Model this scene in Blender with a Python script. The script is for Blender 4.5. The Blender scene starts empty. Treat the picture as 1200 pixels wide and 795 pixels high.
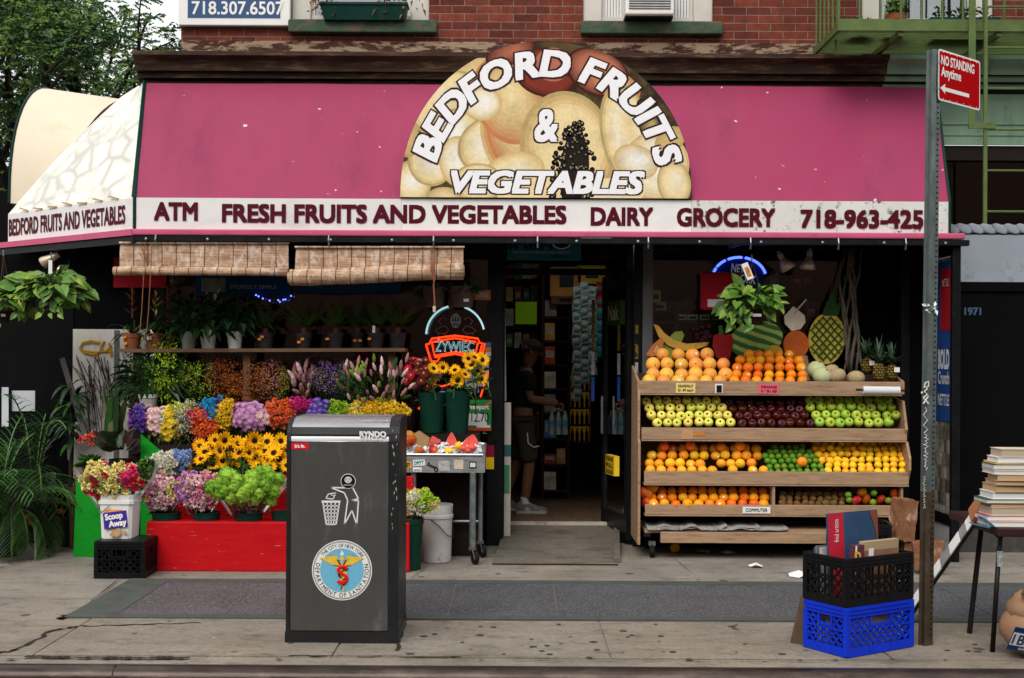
import bpy, bmesh, math, random
from mathutils import Vector, Matrix, noise
R = math.radians
PI = math.pi
random.seed(11)
scn = bpy.context.scene
COL = scn.collection

# ------------------------------------------------------------------ camera, sky, sun, exposure
FPX, CX, HY, EYE = 1450.0, 600.0, 420.0, 1.65      # focal length in photo pixels, principal point, eye height
TILT = 0.0052
cam_d = bpy.data.cameras.new('camera')
cam = bpy.data.objects.new('camera', cam_d); COL.objects.link(cam)
cam_d.sensor_fit = 'HORIZONTAL'; cam_d.sensor_width = 36.0; cam_d.lens = FPX / 1200 * 36
cam_d.shift_y = (HY - 397.5) / 1200
cam_d.clip_start = 0.1; cam_d.clip_end = 2000
cam.matrix_world = Matrix.Translation((0, 0, EYE)) @ Matrix.Rotation(R(90), 4, 'X') @ Matrix.Rotation(TILT, 4, 'Z')
scn.camera = cam

SUN_EL, SUN_AZ = 46, 200          # azimuth clockwise from +Y (the view direction): behind the camera, from the left
w = bpy.data.worlds.new('World'); scn.world = w; w.use_nodes = True
wn = w.node_tree.nodes; wl = w.node_tree.links
bg = wn['Background']
sky = wn.new('ShaderNodeTexSky'); sky.sky_type = 'NISHITA'; sky.sun_disc = False
sky.sun_elevation = R(SUN_EL); sky.sun_rotation = R(SUN_AZ)
sky.air_density = 1.0; sky.dust_density = 6.0; sky.ozone_density = 1.0
# overcast: an even cloud deck, brighter overhead, with the Nishita sky showing faintly through
tcw = wn.new('ShaderNodeTexCoord'); sepw = wn.new('ShaderNodeSeparateXYZ'); wl.new(tcw.outputs['Generated'], sepw.inputs[0])
deck = wn.new('ShaderNodeMapRange'); deck.inputs['From Min'].default_value = 0; deck.inputs['From Max'].default_value = 1; deck.inputs['To Min'].default_value = 4.6; deck.inputs['To Max'].default_value = 7.4
wl.new(sepw.outputs[2], deck.inputs['Value'])
cn = wn.new('ShaderNodeTexNoise'); cn.inputs['Scale'].default_value = 3.2; cn.inputs['Detail'].default_value = 6; wl.new(tcw.outputs['Generated'], cn.inputs['Vector'])
cm = wn.new('ShaderNodeMapRange'); cm.inputs['From Min'].default_value = .3; cm.inputs['From Max'].default_value = .7; cm.inputs['To Min'].default_value = .85; cm.inputs['To Max'].default_value = 1.1; wl.new(cn.outputs['Fac'], cm.inputs['Value'])
dm = wn.new('ShaderNodeMath'); dm.operation = 'MULTIPLY'; wl.new(deck.outputs[0], dm.inputs[0]); wl.new(cm.outputs[0], dm.inputs[1])
cc_ = wn.new('ShaderNodeCombineColor'); wl.new(dm.outputs[0], cc_.inputs[0]); wl.new(dm.outputs[0], cc_.inputs[1]); wl.new(dm.outputs[0], cc_.inputs[2])
mxw = wn.new('ShaderNodeMix'); mxw.data_type = 'RGBA'; mxw.inputs[0].default_value = .9
wl.new(sky.outputs[0], mxw.inputs[6]); wl.new(cc_.outputs[0], mxw.inputs[7]); wl.new(mxw.outputs[2], bg.inputs['Color'])
bg.inputs['Strength'].default_value = 0.15
sl = bpy.data.lights.new('sun', 'SUN'); sl.energy = 1.35; sl.angle = R(32); sl.color = (1.0, 0.96, 0.9)
so = bpy.data.objects.new('sun', sl); COL.objects.link(so)
dv = Vector((math.sin(R(SUN_AZ)) * math.cos(R(SUN_EL)), math.cos(R(SUN_AZ)) * math.cos(R(SUN_EL)), math.sin(R(SUN_EL))))
so.rotation_euler = dv.to_track_quat('Z', 'Y').to_euler()
so.location = (-4, -6, 14)
scn.view_settings.view_transform = 'Standard'; scn.view_settings.look = 'None'
scn.view_settings.exposure = 0.58; scn.view_settings.gamma = 1.0
scn.render.engine = 'CYCLES'
scn.cycles.max_bounces = 6; scn.cycles.transparent_max_bounces = 12
try:
	scn.cycles.use_denoising = True
except Exception:
	pass

# ------------------------------------------------------------------ photo pixel -> point
def unroll(px, py):
	return px + TILT * (py - HY), py - TILT * (px - CX)
def P(px, py, Y):
	u, v = unroll(px, py)
	return Vector(((u - CX) * Y / FPX, Y, EYE - (v - HY) * Y / FPX))
def G(px, py, z=0.0):
	u, v = unroll(px, py)
	Y = (EYE - z) * FPX / (v - HY)
	return Vector(((u - CX) * Y / FPX, Y, z))

# ------------------------------------------------------------------ materials
MATS = {}
def _nt(name):
	m = bpy.data.materials.new(name); m.use_nodes = True
	return m, m.node_tree.nodes, m.node_tree.links, m.node_tree.nodes['Principled BSDF']
def rgba(c): return (c[0], c[1], c[2], 1.0)
def mix(nodes, links, fac, a, b, mode='MIX'):
	n = nodes.new('ShaderNodeMix'); n.data_type = 'RGBA'; n.blend_type = mode
	for s, v in ((n.inputs[0], fac), (n.inputs[6], a), (n.inputs[7], b)):
		if isinstance(v, (int, float)): s.default_value = v
		elif isinstance(v, tuple): s.default_value = rgba(v)
		else: links.new(v, s)
	return n.outputs[2]
def ramp(nodes, links, src, lo, hi):
	n = nodes.new('ShaderNodeMapRange'); n.clamp = True
	n.inputs['From Min'].default_value = lo; n.inputs['From Max'].default_value = hi
	links.new(src, n.inputs['Value']); return n.outputs[0]
def nz(nodes, links, vec, scale, detail=5, rough=.6, stretch=None):
	if stretch:
		mp = nodes.new('ShaderNodeMapping'); mp.inputs['Scale'].default_value = stretch
		links.new(vec, mp.inputs['Vector']); vec = mp.outputs[0]
	n = nodes.new('ShaderNodeTexNoise'); n.inputs['Scale'].default_value = scale
	n.inputs['Detail'].default_value = detail; n.inputs['Roughness'].default_value = rough
	links.new(vec, n.inputs['Vector']); return n.outputs['Fac']
def deep(c): return tuple(x ** 1.2 for x in c)
def M(name, col, rough=.6, var=.18, scale=9., bump=0., metal=0., spec=.13, dirt=None, dirt_lo=.55, dirt_hi=.7, dirt_scale=5.,
      stretch=None, rnd=0., emit=0., coat=0., trans=0., bscale=None, specks=None):
	"""Surface with two scales of colour variation, optional stains or painted highlights (dirt), light specks, bump and a change per object."""
	if name in MATS: return MATS[name]
	m, n, l, b = _nt(name); col = deep(col); dirt = deep(dirt) if dirt else None
	tc = n.new('ShaderNodeTexCoord').outputs['Object']
	f1 = nz(n, l, tc, scale, 6, .62, stretch)
	f1 = ramp(n, l, f1, .28, .72)
	c = mix(n, l, f1, tuple(x * (1 - var) for x in col), tuple(min(1, x * (1 + var)) for x in col))
	if dirt:
		f2 = ramp(n, l, nz(n, l, tc, dirt_scale, 8, .68, stretch), dirt_lo, dirt_hi)
		c = mix(n, l, f2, c, dirt)
	if specks:
		f3 = ramp(n, l, nz(n, l, tc, specks[1], 2, .5), specks[2], specks[2] + .03)
		c = mix(n, l, f3, c, specks[0])
	if rnd:
		oi = n.new('ShaderNodeObjectInfo')
		h = n.new('ShaderNodeHueSaturation'); l.new(c, h.inputs['Color'])
		mh = n.new('ShaderNodeMapRange'); mh.inputs['To Min'].default_value = .5 - rnd * .06; mh.inputs['To Max'].default_value = .5 + rnd * .06
		l.new(oi.outputs['Random'], mh.inputs['Value']); l.new(mh.outputs[0], h.inputs['Hue'])
		mul = n.new('ShaderNodeMath'); mul.operation = 'MULTIPLY'; mul.inputs[1].default_value = 7.31; l.new(oi.outputs['Random'], mul.inputs[0])
		fr = n.new('ShaderNodeMath'); fr.operation = 'FRACT'; l.new(mul.outputs[0], fr.inputs[0])
		mv = n.new('ShaderNodeMapRange'); mv.inputs['To Min'].default_value = 1 - rnd * .35; mv.inputs['To Max'].default_value = 1 + rnd * .25
		l.new(fr.outputs[0], mv.inputs['Value']); l.new(mv.outputs[0], h.inputs['Value'])
		c = h.outputs[0]
	l.new(c, b.inputs['Base Color'])
	rv = n.new('ShaderNodeMapRange'); rv.inputs['To Min'].default_value = max(0.03, rough - .1); rv.inputs['To Max'].default_value = min(1, rough + .1)
	l.new(f1, rv.inputs['Value']); l.new(rv.outputs[0], b.inputs['Roughness'])
	b.inputs['Metallic'].default_value = metal; b.inputs['Specular IOR Level'].default_value = spec
	b.inputs['Coat Weight'].default_value = coat; b.inputs['Coat Roughness'].default_value = .12
	if emit:
		b.inputs['Emission Color'].default_value = rgba(col); b.inputs['Emission Strength'].default_value = emit
	if bump:
		bn = n.new('ShaderNodeBump'); bn.inputs['Strength'].default_value = min(1, bump); bn.inputs['Distance'].default_value = .01
		l.new(nz(n, l, tc, bscale or scale * 4, 5, .65, stretch), bn.inputs['Height']); l.new(bn.outputs[0], b.inputs['Normal'])
	MATS[name] = m; return m

def glass_mat(name, tint=(.9, .95, .95), alpha=.12, rough=.03):
	"""thin pane: mostly see-through with a mirror coat that grows at grazing angles"""
	if name in MATS: return MATS[name]
	m, n, l, b = _nt(name)
	n.remove(b)
	out = n['Material Output']
	t = n.new('ShaderNodeBsdfTransparent'); t.inputs[0].default_value = rgba(tint)
	g = n.new('ShaderNodeBsdfGlossy'); g.inputs['Roughness'].default_value = rough; g.inputs[0].default_value = (1, 1, 1, 1)
	fr = n.new('ShaderNodeFresnel'); fr.inputs[0].default_value = 1.45 if rough < .2 else 1.15
	a = n.new('ShaderNodeMath'); a.operation = 'ADD'; a.inputs[1].default_value = alpha; l.new(fr.outputs[0], a.inputs[0])
	mx = n.new('ShaderNodeMixShader'); l.new(a.outputs[0], mx.inputs[0]); l.new(t.outputs[0], mx.inputs[1]); l.new(g.outputs[0], mx.inputs[2])
	l.new(mx.outputs[0], out.inputs[0]); MATS[name] = m; return m

def brick_mat(name, c1, c2, mortar, bw=.216, bh=.071, mw=.0045, plane='xz', dirt=None, bump=.5, off=(0, 0, 0), var=.35, rough=.85):
	if name in MATS: return MATS[name]
	m, n, l, b = _nt(name)
	tc = n.new('ShaderNodeTexCoord').outputs['Object']
	sp = n.new('ShaderNodeSeparateXYZ'); l.new(tc, sp.inputs[0]); cb = n.new('ShaderNodeCombineXYZ')
	ax = {'xz': ('X', 'Z'), 'yz': ('Y', 'Z'), 'xy': ('X', 'Y')}[plane]
	l.new(sp.outputs[ax[0]], cb.inputs[0]); l.new(sp.outputs[ax[1]], cb.inputs[1])
	wob = nz(n, l, tc, 5, 4);
	wv = n.new('ShaderNodeVectorMath'); wv.operation = 'SCALE'; wv.inputs['Scale'].default_value = .006
	cw = n.new('ShaderNodeCombineXYZ'); l.new(wob, cw.inputs[0]); l.new(wob, cw.inputs[1]); l.new(cw.outputs[0], wv.inputs[0])
	av = n.new('ShaderNodeVectorMath'); l.new(cb.outputs[0], av.inputs[0]); l.new(wv.outputs[0], av.inputs[1])
	bt = n.new('ShaderNodeTexBrick'); l.new(av.outputs[0], bt.inputs['Vector'])
	for k, v in (('Scale', 1.), ('Brick Width', bw), ('Row Height', bh), ('Mortar Size', mw), ('Mortar Smooth', .3), ('Bias', 0.)): bt.inputs[k].default_value = v
	bt.inputs['Color1'].default_value = rgba(c1); bt.inputs['Color2'].default_value = rgba(c2); bt.inputs['Mortar'].default_value = rgba(mortar)
	f = ramp(n, l, nz(n, l, tc, 14, 7, .7), .3, .75)
	c = mix(n, l, f, (1 - var,) * 3, (1 + var * .6,) * 3)
	c = mix(n, l, 1.0, bt.outputs['Color'], c, 'MULTIPLY')
	if dirt:
		c = mix(n, l, ramp(n, l, nz(n, l, tc, 2.2, 8, .7), .5, .72), c, dirt)
	l.new(c, b.inputs['Base Color']); b.inputs['Roughness'].default_value = rough; b.inputs['Specular IOR Level'].default_value = .12
	bn = n.new('ShaderNodeBump'); bn.inputs['Strength'].default_value = bump; bn.inputs['Distance'].default_value = .012
	inv = n.new('ShaderNodeMath'); inv.operation = 'SUBTRACT'; inv.inputs[0].default_value = 1; l.new(bt.outputs['Fac'], inv.inputs[1])
	ad = n.new('ShaderNodeMath'); ad.operation = 'MULTIPLY_ADD'; ad.inputs[1].default_value = .5; l.new(f, ad.inputs[0]); l.new(inv.outputs[0], ad.inputs[2])
	l.new(ad.outputs[0], bn.inputs['Height']); l.new(bn.outputs[0], b.inputs['Normal'])
	MATS[name] = m; return m

# ------------------------------------------------------------------ mesh collector
GLY = {}
def glyph(body, bold, shear):
	k = (body, bold, shear)
	if k in GLY: return GLY[k]
	cu = bpy.data.curves.new('lettering', 'FONT'); cu.body = body; cu.size = 1; cu.offset = bold; cu.shear = shear; cu.resolution_u = 3
	o = bpy.data.objects.new('lettering', cu); COL.objects.link(o)
	dg = bpy.context.evaluated_depsgraph_get()
	me = bpy.data.meshes.new_from_object(o.evaluated_get(dg))
	vs = [v.co.copy() for v in me.vertices]; fs = [tuple(p.vertices) for p in me.polygons]
	bpy.data.objects.remove(o); bpy.data.curves.remove(cu); bpy.data.meshes.remove(me)
	GLY[k] = (vs, fs); return GLY[k]
CAPH = None
def cap_height():
	global CAPH
	if CAPH is None:
		vs, _ = glyph('H', 0, 0); CAPH = max(v.y for v in vs) - min(v.y for v in vs)
	return CAPH

def frontal(p):            # local x -> +X, local y -> +Z, local z -> towards the street (-Y)
	return Matrix.Translation(p) @ Matrix.Rotation(R(90), 4, 'X')

class MB:
	def __init__(s): s.v = []; s.f = []; s.mi = []; s.mats = []
	def mid(s, m):
		if m not in s.mats: s.mats.append(m)
		return s.mats.index(m)
	def add(s, vs, fs, m):
		o = len(s.v); s.v.extend(Vector(v) for v in vs); k = s.mid(m)
		for f in fs: s.f.append(tuple(i + o for i in f)); s.mi.append(k)
		return s
	def box(s, x0, x1, y0, y1, z0, z1, m, T=None):
		vs = [Vector((x, y, z)) for z in (z0, z1) for y in (y0, y1) for x in (x0, x1)]
		if T is not None: vs = [T @ v for v in vs]
		return s.add(vs, [(0, 2, 3, 1), (4, 5, 7, 6), (0, 1, 5, 4), (2, 6, 7, 3), (0, 4, 6, 2), (1, 3, 7, 5)], m)
	def cbox(s, x0, x1, y0, y1, z0, z1, m, b=.01, T=None):
		"""box with chamfered edges"""
		b = min(b, (x1 - x0) * .45, (y1 - y0) * .45, (z1 - z0) * .45)
		bm = bmesh.new(); bmesh.ops.create_cube(bm, size=1)
		for v in bm.verts: v.co = Vector(((x0 + x1) / 2 + v.co.x * (x1 - x0), (y0 + y1) / 2 + v.co.y * (y1 - y0), (z0 + z1) / 2 + v.co.z * (z1 - z0)))
		bmesh.ops.bevel(bm, geom=bm.edges[:], offset=b, segments=2, affect='EDGES', profile=.5)
		bm.verts.index_update()
		vs = [v.co.copy() if T is None else T @ v.co for v in bm.verts]; fs = [tuple(v.index for v in f.verts) for f in bm.faces]
		bm.free(); return s.add(vs, fs, m)
	def quad(s, a, b, c, d, m): return s.add([a, b, c, d], [(0, 1, 2, 3)], m)
	def poly(s, pts, m): return s.add(pts, [tuple(range(len(pts)))], m)
	def slab(s, pts, dvec, m):
		"""polygon swept along dvec"""
		n = len(pts); dvec = Vector(dvec); a = [Vector(p) for p in pts]; b = [p + dvec for p in a]
		fs = [tuple(range(n)), tuple(range(2 * n - 1, n - 1, -1))] + [(i, n + i, n + (i + 1) % n, (i + 1) % n) for i in range(n)]
		return s.add(a + b, fs, m)
	def tube(s, pts, r, m, seg=8, caps=True, closed=False):
		pts = [Vector(p) for p in pts]; n = len(pts)
		rs = r if isinstance(r, (list, tuple)) else [r] * n
		rings = []; ref = None
		for i, p in enumerate(pts):
			if closed: t = pts[(i + 1) % n] - pts[i - 1]
			else: t = pts[min(i + 1, n - 1)] - pts[max(i - 1, 0)]
			if t.length < 1e-9: t = Vector((0, 0, 1))
			t.normalize()
			if ref is None: ref = t.orthogonal()
			u = ref - t * ref.dot(t)
			if u.length < 1e-6: u = t.orthogonal()
			u.normalize(); ref = u; v = t.cross(u)
			rings.append([p + (u * math.cos(2 * PI * k / seg) + v * math.sin(2 * PI * k / seg)) * rs[i] for k in range(seg)])
		vs = [q for rg in rings for q in rg]; fs = []
		for i in range(n if closed else n - 1):
			j = (i + 1) % n
			for k in range(seg):
				fs.append((i * seg + k, i * seg + (k + 1) % seg, j * seg + (k + 1) % seg, j * seg + k))
		if caps and not closed:
			fs.append(tuple(range(seg - 1, -1, -1))); fs.append(tuple((n - 1) * seg + k for k in range(seg)))
		return s.add(vs, fs, m)
	def bar(s, a, b, wx, wz, m, up=(0, 0, 1)):
		"""rectangular bar from a to b"""
		a = Vector(a); b = Vector(b); t = (b - a).normalized(); u = Vector(up); x = t.cross(u)
		if x.length < 1e-5: x = t.orthogonal()
		x.normalize(); u = x.cross(t).normalized()
		x *= wx / 2; u *= wz / 2
		vs = [a - x - u, a + x - u, a + x + u, a - x + u, b - x - u, b + x - u, b + x + u, b - x + u]
		return s.add(vs, [(0, 3, 2, 1), (4, 5, 6, 7), (0, 1, 5, 4), (1, 2, 6, 5), (2, 3, 7, 6), (3, 0, 4, 7)], m)
	def lathe(s, prof, c, m, seg=20, T=None, sx=1., sy=1.):
		c = Vector(c); vs = []; fs = []; n = len(prof)
		for r, z in prof:
			for k in range(seg):
				a = 2 * PI * k / seg; p = Vector((r * math.cos(a) * sx, r * math.sin(a) * sy, z))
				vs.append((T @ p if T is not None else p) + c)
		for i in range(n - 1):
			for k in range(seg):
				fs.append((i * seg + k, i * seg + (k + 1) % seg, (i + 1) * seg + (k + 1) % seg, (i + 1) * seg + k))
		if prof[0][0] > 1e-4: fs.append(tuple(range(seg - 1, -1, -1)))
		if prof[-1][0] > 1e-4: fs.append(tuple((n - 1) * seg + k for k in range(seg)))
		return s.add(vs, fs, m)
	def ball(s, c, r, m, seg=14, rings=9, sc=(1, 1, 1), T=None, lump=0., lf=3.):
		c = Vector(c); vs = []; fs = []
		for i in range(rings + 1):
			th = PI * i / rings
			for k in range(seg):
				a = 2 * PI * k / seg
				p = Vector((math.sin(th) * math.cos(a), math.sin(th) * math.sin(a), math.cos(th)))
				q = r * (1 + (lump * noise.noise(p * lf + c * 3) if lump else 0))
				p = Vector((p.x * sc[0], p.y * sc[1], p.z * sc[2])) * q
				vs.append((T @ p if T is not None else p) + c)
		for i in range(rings):
			for k in range(seg):
				fs.append((i * seg + k, (i + 1) * seg + k, (i + 1) * seg + (k + 1) % seg, i * seg + (k + 1) % seg))
		return s.add(vs, fs, m)
	def disc(s, T, rx, rz, m, n=40, a0=0, a1=2 * PI, r0=0.):
		"""flat disc / ring in the local xy plane of T"""
		if r0 <= 0:
			pts = [T @ Vector((rx * math.cos(a0 + (a1 - a0) * k / n), rz * math.sin(a0 + (a1 - a0) * k / n), 0)) for k in range(n if a1 - a0 > 6.28 else n + 1)]
			return s.poly(pts, m)
		o = []; i_ = []
		for k in range(n + 1):
			a = a0 + (a1 - a0) * k / n
			o.append(T @ Vector((rx * math.cos(a), rz * math.sin(a), 0))); i_.append(T @ Vector((rx * r0 * math.cos(a), rz * r0 * math.sin(a), 0)))
		for k in range(n): s.quad(i_[k], o[k], o[k + 1], i_[k + 1], m)
		return s
	def leaf(s, b, d, L, W, m, up=(0, 0, 1), droop=.2, fold=.15):
		b = Vector(b); d = Vector(d).normalized(); u = Vector(up); x = d.cross(u)
		if x.length < 1e-4: x = d.orthogonal()
		x.normalize(); n = x.cross(d).normalized()
		mid = b + d * L * .45 + n * L * .04
		tip = b + d * L - Vector((0, 0, 1)) * droop * L
		return s.add([b, mid + x * W / 2 + n * fold * W, tip, mid - x * W / 2 + n * fold * W], [(0, 1, 2), (0, 2, 3)], m)
	def strap(s, b, d, L, W, m, droop=.5, n=5, side=None, taper=True, w0=.6):
		b = Vector(b); d = Vector(d).normalized(); p = b.copy(); dd = d.copy(); rows = []
		x = side if side is not None else d.cross(Vector((0, 0, 1)))
		if x.length < 1e-4: x = Vector((1, 0, 0))
		x = x.normalized()
		for i in range(n + 1):
			t = i / n; ww = W * (w0 + (1 - w0) * math.sin(min(1, t * 2.2) * PI / 2)) * (max(.02, 1 - t ** 3) if taper else 1)
			rows.append((p - x * ww / 2, p + x * ww / 2))
			dd = (dd + Vector((0, 0, -1)) * droop / n * (1 + t)).normalized(); p = p + dd * L / n
		vs = [q for r in rows for q in r]
		return s.add(vs, [(2 * i, 2 * i + 1, 2 * i + 3, 2 * i + 2) for i in range(n)], m)
	def text(s, body, T, h, m, wd=None, bold=.02, shear=0., align='C'):
		"""flat lettering with capital height h, squeezed to width wd, in the local xy plane of T (x along, y up)"""
		fat = max(0, bold); vs, fs = glyph(body, min(0, bold), shear)
		if not vs: return s
		x0 = min(v.x for v in vs); x1 = max(v.x for v in vs); sc = h / cap_height(); sx = sc if wd is None else wd / (x1 - x0 + 2 * fat)
		ox = {'C': (x0 + x1) / 2, 'L': x0, 'R': x1}[align]
		q = fat * .8; pts = [(0, 0)] + ([(-q, -q), (q, -q), (-q, q), (q, q)] if fat > 0 else []) + ([(-q, 0), (q, 0), (0, -q), (0, q)] if fat > .05 else [])
		for i, (dx, dy) in enumerate(pts):          # heavier strokes: shifted layers, each a hair above the last
			s.add([T @ Vector(((v.x - ox + dx) * sx, (v.y + dy) * sc - h / 2, i * h * .0004)) for v in vs], fs, m)
		return s
	def arc(s, body, T, rx, ry, a0, a1, h, m, bold=.02, wf=1., inward=False, shear=0.):
		"""letters set along an ellipse from angle a0 to a1 (degrees); inward: feet of the letters point outwards"""
		ws = []
		for ch in body:
			if ch == ' ': ws.append(.3); continue
			vs, _ = glyph(ch, 0, 0); ws.append(max(v.x for v in vs) - min(v.x for v in vs) + .1)
		tot = sum(ws); t = 0
		for ch, wi in zip(body, ws):
			a = R(a0 + (a1 - a0) * (t + wi / 2) / tot); t += wi
			if ch == ' ': continue
			rot = (math.atan2(math.sin(a) * rx, math.cos(a) * ry)) - PI / 2 + (PI if inward else 0)
			L = T @ Matrix.Translation((rx * math.cos(a), ry * math.sin(a), 0)) @ Matrix.Rotation(rot, 4, 'Z')
			vs, _ = glyph(ch, min(0, bold), shear); gw = (max(v.x for v in vs) - min(v.x for v in vs) + 2 * max(0, bold)) * h / cap_height() * wf
			s.text(ch, L, h, m, wd=gw, bold=bold, shear=shear)
		return s
	def build(s, name, parent=None, smooth=False, loc=None, rotz=0., angle=None):
		"""one mesh object; vertices were given in the parent's space before it was moved (or in world space with loc as its origin)"""
		me = bpy.data.meshes.new(name)
		inv = None
		if loc is not None: inv = (Matrix.Translation(loc) @ Matrix.Rotation(rotz, 4, 'Z')).inverted()
		elif parent is not None: inv = (Matrix.Translation(parent.location) @ Matrix.Rotation(parent.rotation_euler.z, 4, 'Z')).inverted()
		if parent is not None and parent.parent is not None and loc is None:
			pp = parent.parent
			inv = (Matrix.Translation(pp.location) @ Matrix.Rotation(pp.rotation_euler.z, 4, 'Z')).inverted()
		me.from_pydata([tuple(v if inv is None else inv @ v) for v in s.v], [], s.f)
		for m in s.mats: me.materials.append(m)
		me.polygons.foreach_set('material_index', s.mi)
		me.update()
		if smooth:
			me.polygons.foreach_set('use_smooth', [True] * len(me.polygons))
			if angle:
				bm = bmesh.new(); bm.from_mesh(me); bmesh.ops.remove_doubles(bm, verts=bm.verts, dist=1e-5)
				for e in bm.edges:
					if len(e.link_faces) == 2 and e.calc_face_angle(0) > R(angle): e.smooth = False
				bm.to_mesh(me); bm.free()
		o = bpy.data.objects.new(name, me); COL.objects.link(o)
		if loc is not None and parent is None: o.location = loc; o.rotation_euler.z = rotz
		if parent is not None: o.parent = parent
		return o

def tag(o, label=None, cat=None, group=None, kind=None):
	if label: o['label'] = label
	if cat: o['category'] = cat
	if group: o['group'] = group
	if kind: o['kind'] = kind
	return o
def thing(name, label, cat, loc=(0, 0, 0), rotz=0., group=None):
	o = bpy.data.objects.new(name, None); COL.objects.link(o); o.empty_display_size = .1
	o.location = loc; o.rotation_euler.z = rotz
	return tag(o, label, cat, group)
def dup(root, loc, rot=None, label=None, scale=None, group=None):
	c = root.copy(); COL.objects.link(c); c.location = loc
	if rot is not None: c.rotation_euler = rot
	if scale is not None: c.scale = (scale,) * 3
	if label: c['label'] = label
	if group: c['group'] = group
	for ch in list(root.children):
		d = ch.copy(); COL.objects.link(d); d.parent = c
		for g in list(ch.children):
			e = g.copy(); COL.objects.link(e); e.parent = d
	return c
rr = random.uniform
def rdir(zlo=-1, zhi=1):
	z = rr(zlo, zhi); a = rr(0, 2 * PI); q = math.sqrt(max(0, 1 - z * z)); return Vector((q * math.cos(a), q * math.sin(a), z))

# common materials
WHITE = M('white_paint', (.78, .78, .76), .5, .06, 6)
PAPER = M('white_paper', (.75, .75, .73), .8, .05, 12)
BLACK = M('black_paint', (.012, .012, .013), .45, .3, 14)
INK = M('black_ink', (.015, .013, .013), .6, .1, 10)
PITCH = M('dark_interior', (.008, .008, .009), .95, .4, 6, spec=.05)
DARKM = M('dark_metal', (.025, .027, .03), .4, .3, 10, metal=.3)
STEEL = M('stainless_steel', (.42, .43, .44), .34, .18, 6, metal=.85, stretch=(1, 1, 6))
GALV = M('galvanised_steel', (.26, .30, .31), .42, .28, 22, metal=.7, dirt=(.16, .12, .08), dirt_lo=.6, dirt_hi=.75)
RUBBER = M('black_rubber', (.02, .02, .02), .7, .2)
REDP = M('red_print', (.55, .02, .02), .5, .08)
YELP = M('yellow_print', (.8, .55, .04), .5, .08)
BLUEP = M('blue_print', (.03, .10, .35), .5, .08)
PLY = M('stand_wood', (.40, .28, .185), .7, .22, 5, stretch=(1, 6, 9), dirt=(.20, .11, .06), dirt_lo=.52, dirt_hi=.78, dirt_scale=4, bump=.15)
# ------------------------------------------------------------------ the setting
YF, YA = 10.9, 10.1          # facade plane and the awning's front plane
def ground_mat(name, col, col2, joints=None, gum=True, crack=True):
	m, n, l, b = _nt(name)
	tc = n.new('ShaderNodeTexCoord').outputs['Object']
	f1 = ramp(n, l, nz(n, l, tc, 1.3, 8, .66), .3, .7)
	c = mix(n, l, f1, col, col2)
	f2 = ramp(n, l, nz(n, l, tc, 38, 6, .8), .3, .7)
	c = mix(n, l, f2, c, tuple(x * .72 for x in col2), 'MIX') if False else mix(n, l, 1.0, c, mix(n, l, f2, (.7, .7, .7), (1.2, 1.2, 1.2)), 'MULTIPLY')
	f4 = ramp(n, l, nz(n, l, tc, 3.1, 9, .8, (1, 2.2, 1)), .5, .72)
	c = mix(n, l, f4, c, tuple(x * .42 for x in col)); f5 = ramp(n, l, nz(n, l, tc, .8, 6, .7), .42, .62); c = mix(n, l, f5, c, mix(n, l, 1.0, c, (1.06, 1.0, .93), 'MULTIPLY'))
	if gum:
		for sc, thr, colr in ((2.6, .055, (.035, .035, .036)), (4.1, .06, (.06, .058, .055)), (5.5, .04, (.5, .5, .48))):
			v = n.new('ShaderNodeTexVoronoi'); v.inputs['Scale'].default_value = sc; v.inputs['Randomness'].default_value = 1
			wv = n.new('ShaderNodeVectorMath'); wv.inputs[1].default_value = (1, .8, 0); l.new(tc, wv.inputs[0]); l.new(wv.outputs[0], v.inputs['Vector'])
			q = n.new('ShaderNodeMath'); q.operation = 'LESS_THAN'; q.inputs[1].default_value = thr * (1.6 if sc < 3 else 1.3)
			l.new(v.outputs['Distance'], q.inputs[0]);
			sel = n.new('ShaderNodeMath'); sel.operation = 'GREATER_THAN'; sel.inputs[1].default_value = .5 if sc < 5 else .93
			sx = n.new('ShaderNodeSeparateColor'); l.new(v.outputs['Color'], sx.inputs[0]); l.new(sx.outputs[0], sel.inputs[0])
			mu = n.new('ShaderNodeMath'); mu.operation = 'MULTIPLY'; l.new(q.outputs[0], mu.inputs[0]); l.new(sel.outputs[0], mu.inputs[1])
			m8 = n.new('ShaderNodeMath'); m8.operation = 'MULTIPLY'; m8.inputs[1].default_value = .8; l.new(mu.outputs[0], m8.inputs[0])
			c = mix(n, l, m8.outputs[0], c, colr)
	l.new(c, b.inputs['Base Color']); b.inputs['Roughness'].default_value = .82; b.inputs['Specular IOR Level'].default_value = .15
	bn = n.new('ShaderNodeBump'); bn.inputs['Strength'].default_value = .35; bn.inputs['Distance'].default_value = .006
	l.new(nz(n, l, tc, 60, 6, .7), bn.inputs['Height']); l.new(bn.outputs[0], b.inputs['Normal'])
	MATS[name] = m; return m
CONC = ground_mat('sidewalk_concrete', (.165, .148, .126), (.27, .25, .222))
CONC2 = ground_mat('front_slab_concrete', (.16, .14, .115), (.27, .242, .205))
ASPH = M('asphalt', (.05, .05, .052), .85, .3, 30, bump=.5, specks=((.12, .12, .12), 90, .68))
CRACK = M('crack_dirt', (.05, .042, .033), .95, .3, 20)
SLATE = M('bluestone_border', (.105, .113, .106), .75, .25, 5, dirt=(.08, .09, .085), specks=((.3, .3, .3), 60, .72))
GRAN = M('granite_pavers', (.085, .088, .094), .7, .3, 2.2, specks=((.15, .15, .16), 130, .55), dirt=(.09, .08, .085), dirt_lo=.5, dirt_hi=.7, dirt_scale=1.1, bump=.2)
GRAN2 = M('granite_pavers_reddish', (.105, .09, .094), .7, .3, 2.2, specks=((.16, .15, .16), 130, .55), bump=.2)
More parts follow.
